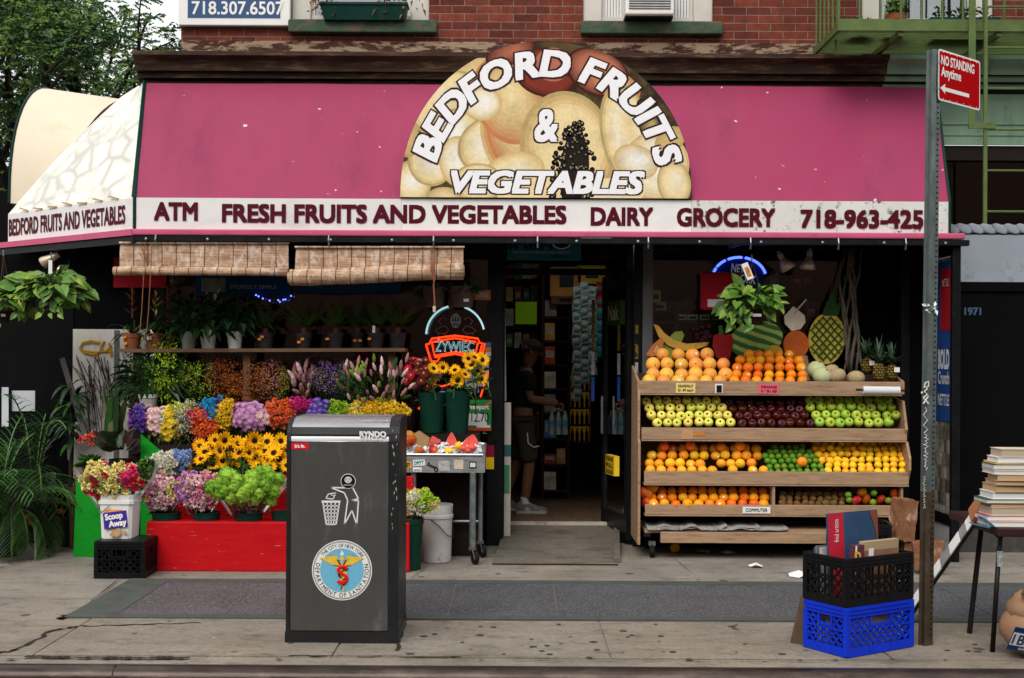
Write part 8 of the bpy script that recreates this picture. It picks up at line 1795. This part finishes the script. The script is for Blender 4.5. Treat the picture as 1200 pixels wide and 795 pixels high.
# bundles of wrapped paper bags
KRB = M('kraft_bundle', (.30, .15, .085), .3, .4, 9, coat=.9, bump=1., bscale=14, dirt=(.50, .42, .37), dirt_lo=.55, dirt_hi=.66, dirt_scale=9)  # pale patches paint the plastic film's highlights into the brown
for (px0, px1, py0, py1, Y, lab, ry) in ((1054, 1076, 588, 636, 9.7, 'upper bundle of brown paper bags in plastic film beside the tall black crate', .3), (1078, 1112, 638, 670, 9.42, 'lower bundle of brown paper bags in plastic film behind the sign pole', -.2), (1062, 1086, 638, 666, 9.75, 'bundle of brown paper bags at the back under the upper bundle', .1)):
	A, C = P(px0, py1, Y), P(px1, py0, Y); b = MB(); zb2 = max(0.0, A.z) if py1 > 660 else A.z; c_ = ((A.x + C.x) / 2, Y + .15, (zb2 + C.z) / 2)
	bm = bmesh.new(); bmesh.ops.create_cube(bm, size=1); bmesh.ops.subdivide_edges(bm, edges=bm.edges[:], cuts=9, use_grid_fill=True)
	for v in bm.verts: n_ = noise.noise(v.co * 3 + Vector((px0, 0, 0))); v.co = Vector((v.co.x * (C.x - A.x), v.co.y * .15, v.co.z * (C.z - zb2))) * (1 + .10 * n_ + .06 * noise.noise(v.co * 9))
	bm.verts.index_update(); Tq = Matrix.Translation(c_) @ Matrix.Rotation(ry * .4, 4, 'Y') @ Matrix.Rotation(ry, 4, 'Z'); b.add([Tq @ v.co for v in bm.verts], [tuple(v.index for v in f.verts) for f in bm.faces], KRB); bm.free(); o = b.build('paper_bundle', smooth=False, loc=c_); tag(o, lab, 'bundle', 'bundles of paper bags');
# sign pole
pb = G(1083.5, 757); pt = P(1093, 60, pb.y); pole = thing('street_sign', 'galvanised street pole with a red no standing sign and white scrawls', 'street sign', pb)
Dp = (pt - pb).normalized(); b = MB(); Xp = Vector((1, 0, 0))
hw = 8.2 * pb.y / FPX
def pofs(z, x, y): return pb + (pt - pb) * z + Vector((x, y, 0))
PRF = [(-hw, .03), (-hw * .55, .03), (-hw * .5, -.012), (hw * .5, -.012), (hw * .55, .03), (hw, .03), (hw, .024), (hw * .62, .024), (hw * .58, -.018), (-hw * .58, -.018), (-hw * .62, .024), (-hw, .024)]
PRF = [(-hw, -.02), (-hw * .6, -.02), (-hw * .45, -.045), (hw * .2, -.045), (hw * .42, -.02), (hw, -.02), (hw, -.012), (hw * .5, -.012), (hw * .25, -.036), (-hw * .4, -.036), (-hw * .55, -.012), (-hw, -.012)]
GALV2 = M('pole_galvanised', (.18, .215, .21), .45, .25, 18, metal=.55, dirt=(.13, .10, .07), dirt_lo=.52, dirt_hi=.75, dirt_scale=4, stretch=(1, 1, .5))
lo = [pofs(0, x, y) for x, y in PRF]; lo2 = [pofs(.26, x, y) for x, y in PRF]; hi = [pofs(1, x, y) for x, y in PRF]; n_ = len(PRF)
RUSTP = M('pole_rusty', (.10, .075, .05), .6, .3, 12, metal=.4, dirt=(.17, .15, .13), dirt_lo=.5, dirt_hi=.8)
b.add(lo + lo2, [(i, (i + 1) % n_, n_ + (i + 1) % n_, n_ + i) for i in range(n_)], RUSTP); b.add(lo2 + hi, [(i, (i + 1) % n_, n_ + (i + 1) % n_, n_ + i) for i in range(n_)] + [tuple(n_ + i for i in range(n_))], GALV2)
for k in range(110): z = .02 + k / 112; q = pofs(z, hw * .72, -.0203); b.disc(frontal(q), .006, .006, INK, 8)
b.build('pole', pole)
b = MB(); SCW = M('marker_white', (.68, .70, .68), .6, .1)
def scw(pts, r_): b.tube([Vector((P(x, y, pb.y - .047).x, pb.y - .048, P(x, y, pb.y).z)) for x, y in pts], r_, SCW, 5)
scw([(1084, 449), (1088, 447), (1088, 453), (1083, 454), (1084, 449)], .0045); scw([(1087, 455), (1083, 459), (1087, 462), (1082, 466)], .0045); scw([(1082, 466), (1088, 473)], .0045); scw([(1088, 464), (1082, 473)], .0045); b.disc(frontal(Vector((P(1079, 460, pb.y).x, pb.y - .022, P(1079, 460, pb.y).z))), .007, .007, SCW, 8)
scw([(1084, 477), (1086, 481), (1082, 486), (1087, 492), (1082, 498), (1087, 503), (1083, 507)], .0022)
for k in range(10): y = 508 + 4.2 * k; scw([(1082 + rr(0, 2), y), (1087 + rr(-2, 1), y + 2), (1082 + rr(0, 3), y + 4.2)], .0022)
for k in range(6): y = 557 + 6.5 * k; scw([(1084, y), (1081 + rr(0, 2), y + 2.5), (1085, y + 4), (1082, y + 5)], .0016)
b.build('scrawl', pole)
b = MB(); FO = M('foil_tape', (.55, .6, .6), .3, .3, 60, metal=.6)
q = Vector((P(1088, 363, pb.y).x, pb.y - .05, P(1088, 363, pb.y).z));
for k in range(14): b.leaf(q + Vector((rr(-.03, .03), rr(-.004, .0), rr(-.015, .02))), rdir(), rr(.02, .04), .02, FO, up=(0, -1, 0), droop=0)
b.build('tape', pole)
Sl = P(1098, 88, pb.y - .03); Sr = Vector((2.80 + (Sl.x - 2.44), 0, 0)); dsx = Vector((.40, .345, 0)).normalized();
Ts = Matrix(((dsx.x, 0, dsx.y, Sl.x), (dsx.y, 0, -dsx.x, pb.y - .05), (0, 1, 0, Sl.z), (0, 0, 0, 1)))
b = MB(); SRD = M('sign_red', (.47, .006, .010), .8, .08, 5, spec=.02); SW_, SH_ = .47, .295
def rrect(x0, x1, y0, y1, r_, z):
	pts = []
	for cx2, cy2, a0 in ((x1 - r_, y1 - r_, 0), (x0 + r_, y1 - r_, 90), (x0 + r_, y0 + r_, 180), (x1 - r_, y0 + r_, 270)):
		for j in range(5): a_ = R(a0 + 22.5 * j); pts.append(Ts @ Vector((cx2 + r_ * math.cos(a_), cy2 + r_ * math.sin(a_), z)))
	return pts
b.slab(rrect(0, SW_, -SH_ / 2, SH_ / 2, .02, 0), (Ts.to_3x3() @ Vector((0, 0, -.003))), GALV); b.poly(rrect(0, SW_, -SH_ / 2, SH_ / 2, .02, .001), WHITE); b.poly(rrect(.010, SW_ - .010, -SH_ / 2 + .010, SH_ / 2 - .010, .014, .002), SRD)
b.text('NO STANDING', Ts @ Matrix.Translation((.03, .088, .003)), .052, WHITE, wd=.37, bold=.03, align='L'); b.text('Anytime', Ts @ Matrix.Translation((.03, .022, .003)), .052, WHITE, wd=.22, bold=.03, align='L')
ar = [(.02, -.075), (.075, -.045), (.068, -.066), (.34, -.066), (.34, -.088), (.068, -.088), (.075, -.105)]; b.poly([Ts @ Vector((x, y, .003)) for x, y in ar], WHITE)
for k in range(6):
	for yy in (SH_ / 2 - .012, -SH_ / 2 + .012): x = .05 + .075 * k; b.poly([Ts @ Vector((x + dx, yy + dy, .0035)) for dx, dy in ((-.006, 0), (0, .006 if yy < 0 else -.006), (.006, 0))], WHITE)
b.build('sign_plate', pole)
b = MB();
for z in (.07, -.08): b.tube([Ts @ Vector((.012, z, -.06)), Ts @ Vector((.012, z, .006))], .008, GALV, 8)
b.build('bolt', pole)

# folding table with books
ft = thing('folding_table', 'dark folding table with thin black legs at the right edge', 'table', (3.05, 7.3, 0)); TBL = M('table_brown_vinyl', (.06, .03, .028), .45, .2, 8)
zT = .71; l1, l2 = G(1163, 766), G(1136, 744); b = MB(); x0 = P(1143, 612, 7.3).x; b.cbox(x0, x0 + 1.2, 6.95, 7.75, zT - .05, zT, TBL, .008); b.build('table_top', ft)
b = MB(); b.tube([l1 + Vector((0, 0, .01)), P(1171, 640, 7.0)], .0145, M('leg_black', (.018, .015, .015), .4), 8); b.tube([P(1171, 648, 7.0), P(1173, 622, 7.02), (P(1173, 622, 7.02).x, 7.05, zT - .05)], [.014, .012, .028], MATS['leg_black'], 8); b.build('leg', ft, smooth=True)
b = MB(); b.tube([P(1171, 664, 6.99), P(1172, 646, 6.99)], .017, FO, 8); b.build('tape', ft)
b = MB(); b.tube([l2 + Vector((0, 0, .01)), P(1150, 618, 7.5)], .0165, MATS['leg_black'], 8); b.build('leg', ft)
b = MB(); b.tube([(x0 + 1.1, 7.0, .0), (x0 + 1.1, 7.05, zT - .05)], .0145, MATS['leg_black'], 8); b.build('leg', ft)
b = MB(); b.tube([(x0 + 1.1, 7.7, .0), (x0 + 1.1, 7.6, zT - .05)], .0145, MATS['leg_black'], 8); b.build('leg', ft)
PAGES = [M('pages_%d' % i, cc, .85, .12, 3, stretch=(1, 1, 140)) for i, cc in enumerate(((.50, .42, .32), (.62, .60, .56), (.52, .38, .24), (.70, .69, .67)))]
bk = [(1159, 617, 6, 3, (.6, .58, .5)), (1158, 611, 6, 3, (.55, .1, .08)), (1163, 603, 9, 0, (.7, .68, .62)), (1163, 597, 4, 2, (.3, .1, .05)), (1158, 592, 5, 1, (.02, .12, .08)), (1165, 587, 8, 3, (.75, .75, .73)), (1168, 579, 8, 2, (.55, .38, .22)), (1168, 571, 5, 2, (.50, .36, .22)), (1169, 563, 7, 2, (.55, .42, .28)), (1165, 560, 5, 1, (.65, .64, .62)), (1166, 554, 6, 1, (.07, .07, .06)), (1170, 547, 2, 3, (.7, .5, .05)), (1171, 545, 6, 3, (.72, .73, .76)), (1175, 538, 9, 0, (.6, .52, .42))]
desc = ['thick pale book at the very bottom of the pile', 'white edged book with red cover, second from the bottom', 'thick buff book with dark cover above the red one', 'thin brown book low in the pile', 'dark green book sticking out to the left, low in the pile', 'clean white book below the tan paperbacks', 'tan paperback, lowest of three in the middle of the pile', 'tan paperback, middle of three', 'tan paperback, top of three', 'grey and white book sticking out above the paperbacks', 'black covered hardback with pale pages', 'thin yellow book near the top', 'bluish white hardback just below the top', 'thick worn buff book on top of the pile']
ztop = zT; ym = 7.12
tot = P(1180, 527, 7.0).z - zT; hs_ = [x[2] for x in bk]; sc_ = tot / sum(hs_)
for (px, py, hh, pg, cc), dsc in zip(bk, desc):
	xx = P(px, 570, 7.0).x; h2 = hh * sc_; rt = rr(-.05, .06); T = Matrix.Translation((xx, 7.0 + rr(0, .03), ztop + .0005)) @ Matrix.Rotation(rt, 4, 'Z'); L_ = rr(.24, .30); D_ = rr(.17, .2); cv = M('cover_' + dsc[:18].replace(' ', '_'), cc, .5, .15, 8); th_ = min(.003, h2 * .2)
	t = thing('book', dsc + ' on the table', 'book', (xx, 7.05, ztop), group='books piled on the folding table')
	b = MB(); b.box(0, L_, 0, D_, 0, th_, cv, T); b.box(0, L_, 0, D_, h2 - th_, h2 - .0005, cv, T); cv_ = b.build('cover', t); b = MB(); b.box(.004, L_ - .006, .004, D_ - .004, th_, h2 - th_, PAGES[pg], T); b.build('pages', cv_)
	ztop += h2
for px, py, cc, lab in ((1158, 602, (.05, .22, .42), 'glossy blue booklet tilted against the book pile'), (1150, 608, (.06, .20, .35), 'blue and white booklet lying at the left edge of the table')):
	p = P(px, py, 6.98); b = MB(); b.box(-.035, .05, 0, .1, 0, .006, M('booklet_%d' % px, cc, .3, .4, 20, coat=.4), Matrix.Translation((p.x, 6.98, zT + (.03 if px > 1155 else .004))) @ Matrix.Rotation(R(38 if px > 1155 else 12), 4, 'Y')); tag(b.build('booklet', loc=(p.x, 6.98, zT)), lab, 'booklet')
# leaning display rack between pole and table
rk = thing('display_board', 'long narrow rack of white and black prints leaning on the folding table', 'display board', P(1065, 720, 7.75)); a0, a1 = P(1066, 716, 7.75), P(1151, 594, 7.32)
DBK = M('board_dark', (.03, .028, .027), .6); d_ = (a1 - a0).normalized(); up_ = Vector((-d_.z, 0, d_.x)).normalized()
b = MB(); b.bar(a0, a1, .12, .018, DBK, up=up_); b.build('backing', rk); b = MB(); off = up_ * .0115 + Vector((0, 0, 0))
for i, (f0, f1, m_) in enumerate(((.02, .16, PAPER), (.17, .27, M('print_grey', (.3, .31, .32), .5)), (.28, .36, M('print_blue', (.15, .2, .35), .5, .5, 20)), (.37, .46, PAPER), (.47, .58, M('print_grey', (.3, .31, .32), .5)), (.59, .72, PAPER), (.73, .80, MATS['print_grey']), (.81, .95, PAPER))): b.bar(a0.lerp(a1, f0) + off, a0.lerp(a1, f1) + off, .10, .006, m_, up=up_)
b.build('print', rk); b = MB(); b.bar(a0.lerp(a1, .9) + up_ * .022, a1 + d_ * .03 + up_ * .022, .13, .022, M('orange_wood', (.42, .20, .10), .6, .2, 8), up=up_); b.build('wooden_end', rk)
# tan leather bag with a licence plate at the bottom right corner
tb = thing('leather_bag', 'tan bulging leather bag with a licence plate at the lower right corner', 'bag', (G(1196, 772).x, 6.95, 0)); TAN = M('tan_leather', (.36, .225, .14), .5, .15, 5, dirt=(.25, .15, .09), dirt_lo=.55, dirt_hi=.75, bump=.1)
b = MB(); c_ = G(1222, 774); b.ball(c_ + Vector((0, .06, .16)), .17, TAN, 24, 14, (1.22, .95, .98), lump=.10, lf=2); b.ball(c_ + Vector((.03, .06, .27)), .17, TAN, 24, 14, (1.18, .9, .74), lump=.14, lf=2.5); b.tube([c_ + Vector((-.12, -.03, .36)), c_ + Vector((-.08, -.06, .46)), c_ + Vector((.06, -.06, .47)), c_ + Vector((.14, -.03, .35))], .018, TAN, 10); b.build('body', tb, smooth=True)
b = MB(); b.ball(c_ + Vector((.06, .1, .40)), .085, M('straw_ball', (.42, .40, .22), .7, .2, 10), 16, 10); b.build('top_ball', tb, smooth=True)
PLB = M('plate_blue', (.02, .06, .16), .4); PLW = M('plate_white', (.68, .7, .72), .4); b = MB(); T = frontal(P(1208, 752, 6.74)) @ Matrix.Rotation(R(-10), 4, 'Z') @ Matrix.Rotation(R(25), 4, 'X');
b.cbox(-.11, .18, -.075, .075, -.004, 0, PLB, .002, T); b.box(-.106, .176, -.043, .04, .0005, .0015, PLW, T); b.text('1BNY 72', T @ Matrix.Translation((.035, -.002, .0025)), .062, PLB, wd=.27, bold=.02); b.text('NEW YORK', T @ Matrix.Translation((.03, .057, .0015)), .018, PLW, wd=.13, bold=.02); b.text('EMPIRE STATE', T @ Matrix.Translation((.03, -.06, .0015)), .014, PLW, wd=.16, bold=.02); b.build('licence_plate', tb)

# ------------------------------------------------------------------ person in the doorway
def skin_mesh(verts, edges, radii, root, sub=2):
	me = bpy.data.meshes.new('skeleton'); me.from_pydata([tuple(v) for v in verts], edges, []); o = bpy.data.objects.new('skeleton', me); COL.objects.link(o)
	md = o.modifiers.new('skin', 'SKIN'); md.use_smooth_shade = True; sk = me.skin_vertices[0].data
	for i, r_ in enumerate(radii): sk[i].radius = (r_, r_) if isinstance(r_, (int, float)) else r_; sk[i].use_root = (i == root)
	md2 = o.modifiers.new('sub', 'SUBSURF'); md2.levels = sub; md2.render_levels = sub
	dg = bpy.context.evaluated_depsgraph_get(); m2 = bpy.data.meshes.new_from_object(o.evaluated_get(dg)); vs = [v.co.copy() for v in m2.vertices]; fs = [tuple(p.vertices) for p in m2.polygons]
	bpy.data.objects.remove(o); bpy.data.meshes.remove(me); bpy.data.meshes.remove(m2); return vs, fs
Yp = 12.35; hx = P(614, 500, Yp).x; fz = .12
pe = thing('person', 'person in dark shirt, olive shorts and grey trainers carrying a bottle pack in the doorway', 'person', (hx, Yp, fz))
SKN = M('brown_skin', (.20, .10, .062), .5, .1, 10); CLB = M('dark_shirt', (.014, .014, .016), .85, .3, 20); OLS = M('olive_shorts', (.055, .052, .035), .85, .2, 20); SHOE = M('grey_trainer', (.17, .17, .165), .6, .2, 25, dirt=(.4, .4, .39), dirt_lo=.55, dirt_hi=.62, dirt_scale=18); SOLE = M('trainer_sole', (.4, .4, .38), .6); SOCK = M('white_sock', (.5, .5, .5), .9); HAIR = M('cap_grey', (.05, .05, .052), .9, .3, 25)
q = lambda dx, dy, z: Vector((hx + dx, Yp + dy, fz + z))
V = [q(0, 0, .93), q(-.01, 0, 1.08), q(0, 0, 1.26), q(.01, 0, 1.40), q(.025, 0, 1.45), q(.05, 0, 1.50), q(.075, 0, 1.60), q(.065, 0, 1.675),      # 0-7 pelvis..head
     q(.02, -.17, 1.38), q(.06, -.2, 1.13), q(.27, -.2, 1.10), q(.34, -.2, 1.09),                                   # right arm 8-11
     q(0, .17, 1.38), q(-.06, .22, 1.13), q(.1, .2, .98), q(.16, .19, .95),                                           # left arm 12-15
     q(.0, -.10, .88), q(.06, -.11, .52), q(.03, -.11, .27), q(.01, -.11, .09),                                      # near leg 16-19
     q(-.02, .10, .88), q(-.06, .11, .52), q(-.14, .11, .28), q(-.19, .11, .12)]
E = [(0, 1), (1, 2), (2, 3), (3, 4), (4, 5), (5, 6), (6, 7), (3, 8), (8, 9), (9, 10), (10, 11), (3, 12), (12, 13), (13, 14), (14, 15), (0, 16), (16, 17), (17, 18), (18, 19), (0, 20), (20, 21), (21, 22), (22, 23)]
RD = [.14, .13, .145, .12, .055, .07, .098, .06, .062, .047, .04, .03, .062, .047, .04, .03, .092, .062, .058, .038, .092, .062, .058, .038]
vs, fs = skin_mesh(V, E, RD, 0); b = MB(); b.add(vs, fs, SKN)
b.ball(q(.165, 0, 1.575), .018, SKN, 8, 6, (1.2, .9, 1)); b.ball(q(.065, -.098, 1.585), .022, SKN, 8, 6, (.8, .4, 1.2)); b.ball(q(.145, -.035, 1.605), .011, M('eye_dark', (.02, .015, .012), .3), 6, 5)
for j, (dy, L_) in enumerate(((-.235, .075), (-.215, .085), (-.195, .08), (-.175, .065))): p = q(.345, dy, 1.085); b.tube([p, p + Vector((.03, 0, -.005)), p + Vector((.04, 0, -.035)), p + Vector((.025, 0, -.06))], [.011, .010, .009, .007], SKN, 7)
p = q(.33, -.17, 1.08); b.tube([p, p + Vector((.025, .02, -.03)), p + Vector((.035, .015, -.055))], [.012, .011, .008], SKN, 7)
b.build('body', pe, smooth=True)
vs, fs = skin_mesh([q(0, 0, .90), q(-.01, 0, 1.08), q(0, 0, 1.26), q(.01, 0, 1.42), q(.02, -.17, 1.38), q(.06, -.2, 1.19), q(0, .17, 1.38), q(-.05, .2, 1.19)], [(0, 1), (1, 2), (2, 3), (3, 4), (4, 5), (3, 6), (6, 7)], [.16, .152, .165, .12, .082, .08, .082, .08], 0); b = MB(); b.add(vs, fs, CLB); b.build('shirt', pe, smooth=True)
vs, fs = skin_mesh([q(0, 0, .93), q(.0, -.10, .86), q(.04, -.115, .62), q(.06, -.115, .48), q(-.02, .10, .86), q(-.05, .115, .62), q(-.06, .115, .48)], [(0, 1), (1, 2), (2, 3), (0, 4), (4, 5), (5, 6)], [.155, .115, .105, .11, .115, .105, .11], 0); b = MB(); b.add(vs, fs, OLS); b.tube([q(.03, -.225, .80), q(.04, -.235, .70), q(.09, -.235, .66), q(.15, -.225, .67)], .008, SOCK, 5); b.build('shorts', pe, smooth=True)
b = MB(); b.ball(q(.065, 0, 1.645), .110, HAIR, 16, 10, (1.05, .92, .72)); b.box(hx + .10, hx + .2, Yp - .07, Yp + .07, fz + 1.625, fz + 1.64, HAIR)
for k in range(3): b.tube([q(-.03 + .035 * k, -.085, 1.695 - .03 * k), q(-.01 + .035 * k, -.1, 1.63)], .006, M('cap_stripe', (.35, .22, .1), .7), 5)
b.build('cap', pe, smooth=True, angle=50)
for dx, dy, lift, tilt in ((.02, -.11, 0, 0), (-.19, .11, .02, -.25)):
	T = Matrix.Translation(q(dx, dy, lift)) @ Matrix.Rotation(-tilt, 4, 'Y'); sec = [(-.085, .036, .075), (-.05, .042, .10), (.0, .044, .10), (.06, .046, .075), (.12, .05, .052), (.17, .046, .04), (.205, .025, .03)]; vs = []
	for x, w_, h_ in sec: vs += [T @ Vector((x, w_ * math.cos(a_), .022 + max(0, math.sin(a_)) * h_ + min(0, math.sin(a_)) * .018)) for a_ in (2 * PI * j / 12 for j in range(12))]
	b = MB(); n_ = 12; b.add(vs, [(i * n_ + j, i * n_ + (j + 1) % n_, (i + 1) * n_ + (j + 1) % n_, (i + 1) * n_ + j) for i in range(len(sec) - 1) for j in range(n_)] + [tuple(range(n_)), tuple((len(sec) - 1) * n_ + j for j in range(n_))], SHOE)
	so_ = [(-.09, -.036), (-.05, -.044), (.05, -.046), (.13, -.052), (.19, -.04), (.215, 0), (.19, .04), (.13, .052), (.05, .046), (-.05, .044), (-.09, .036)]; b.slab([T @ Vector((x, y, 0)) for x, y in so_], T.to_3x3() @ Vector((0, 0, .024)), SOLE); b.lathe([(.042, .09), (.044, .15), (.04, .16)], T @ Vector((-.01, 0, 0)), SOCK, 12); b.build('shoe', pe, smooth=True, angle=40)
wtr = thing('bottle_pack', 'shrink wrapped pack of water bottles hanging from the hand of the person', 'bottles', q(.33, -.2, .75)); b = MB(); WB = M('bottle_water', (.16, .2, .21), .2, .3, 20, coat=.5); WL = M('bottle_label', (.08, .16, .2), .4, .6, 30)
for j in range(3):
	for i in range(2): p = q(.27 + .065 * j, -.23 + .065 * i, .78); b.lathe([(.0, 0), (.031, .005), (.031, .06), (.028, .075), (.031, .09), (.03, .17), (.014, .22), (.014, .24)], p, WB, 12); b.lathe([(.0315, .09), (.0315, .14)], p, WL, 12)
b.build('bottle', wtr, smooth=True, angle=40); b = MB(); b.tube([q(.26, -.2, 1.0), q(.33, -.2, 1.04), q(.40, -.2, 1.0)], .008, M('film', (.3, .32, .33), .3), 5); b.build('carry_strap', wtr)

# ------------------------------------------------------------------ trees beyond the building
BARK = M('tree_bark', (.045, .036, .03), .9, .35, 9, bump=.6, stretch=(3, 3, 1))
LT_ = [M('locust_leaf_' + k, c, .55, .25, 6) for k, c in (('deep', (.06, .135, .055)), ('mid', (.11, .21, .075)), ('bright', (.20, .31, .09)), ('bluish', (.10, .18, .10)))]
def tree(label, X, Y, h_, spread, nl, trunk_r, seed, lean=0):
	random.seed(seed); t = thing('tree', label, 'tree', (X, Y, -.03), group='street trees beyond the building'); wood = MB(); tips = []
	def grow(p, d, L, r_, depth):
		pts = [p]; dd = d.copy(); n = 5
		for j in range(n): dd = (dd + rdir() * .13 + Vector((0, 0, .03))).normalized(); pts.append(pts[-1] + dd * L / n)
		wood.tube(pts, [r_ * (1 - .45 * j / n) for j in range(n + 1)], BARK, 8 if depth < 2 else 5, False)
		if depth >= 2: tips.extend(pts[2:])
		if depth < 4:
			for k in range(3 if depth else 4):
				a_ = rr(0, 6.28); q = dd.orthogonal().normalized(); q = (Matrix.Rotation(a_, 3, dd) @ q); nd = (dd * rr(.75, 1.1) + q * rr(.45, .85)).normalized()
				grow(pts[-1] if k else pts[-2], nd, L * rr(.58, .82), r_ * rr(.48, .6), depth + 1)
	grow(Vector((X, Y, -.03)), Vector((lean, 0, 1)).normalized(), h_ * .30, trunk_r, 0); wood.build('trunk', t, smooth=True)
	cr = MB()
	for i in range(nl):
		tp = random.choice(tips); p0 = tp + rdir() * rr(0, spread); d = (rdir(-.5, .35)); s_ = d.cross(Vector((0, 0, 1))).normalized(); m_ = LT_[int(abs(noise.noise(p0 * .7)) * 6 + rr(0, 1.6)) % 4]; L = rr(.2, .34)
		for j in range(6):
			q = p0 + d * L * j / 6 - Vector((0, 0, .08 * (j / 6) ** 2))
			for sg_ in (-1, 1): cr.leaf(q, s_ * sg_ + d * .5, .10 * (1 - j / 14), .045, m_, up=rdir(), droop=.2)
	cr.build('crown', t); return t
tree('large locust tree with several dark stems, nearest to the brick building', -7.3, 21.5, 10.5, .6, 3300, .3, 3)
tree('locust tree further left behind the cream awning hood', -10.6, 23, 10.5, .65, 3000, .28, 8)
tree('locust tree farthest back, filling the gap between the other two', -11.0, 31, 13.0, .9, 3500, .3, 21)
tree('young low locust tree in front of the taller ones at the far left', -9.6, 18.5, 6.0, .5, 3000, .1, 5)
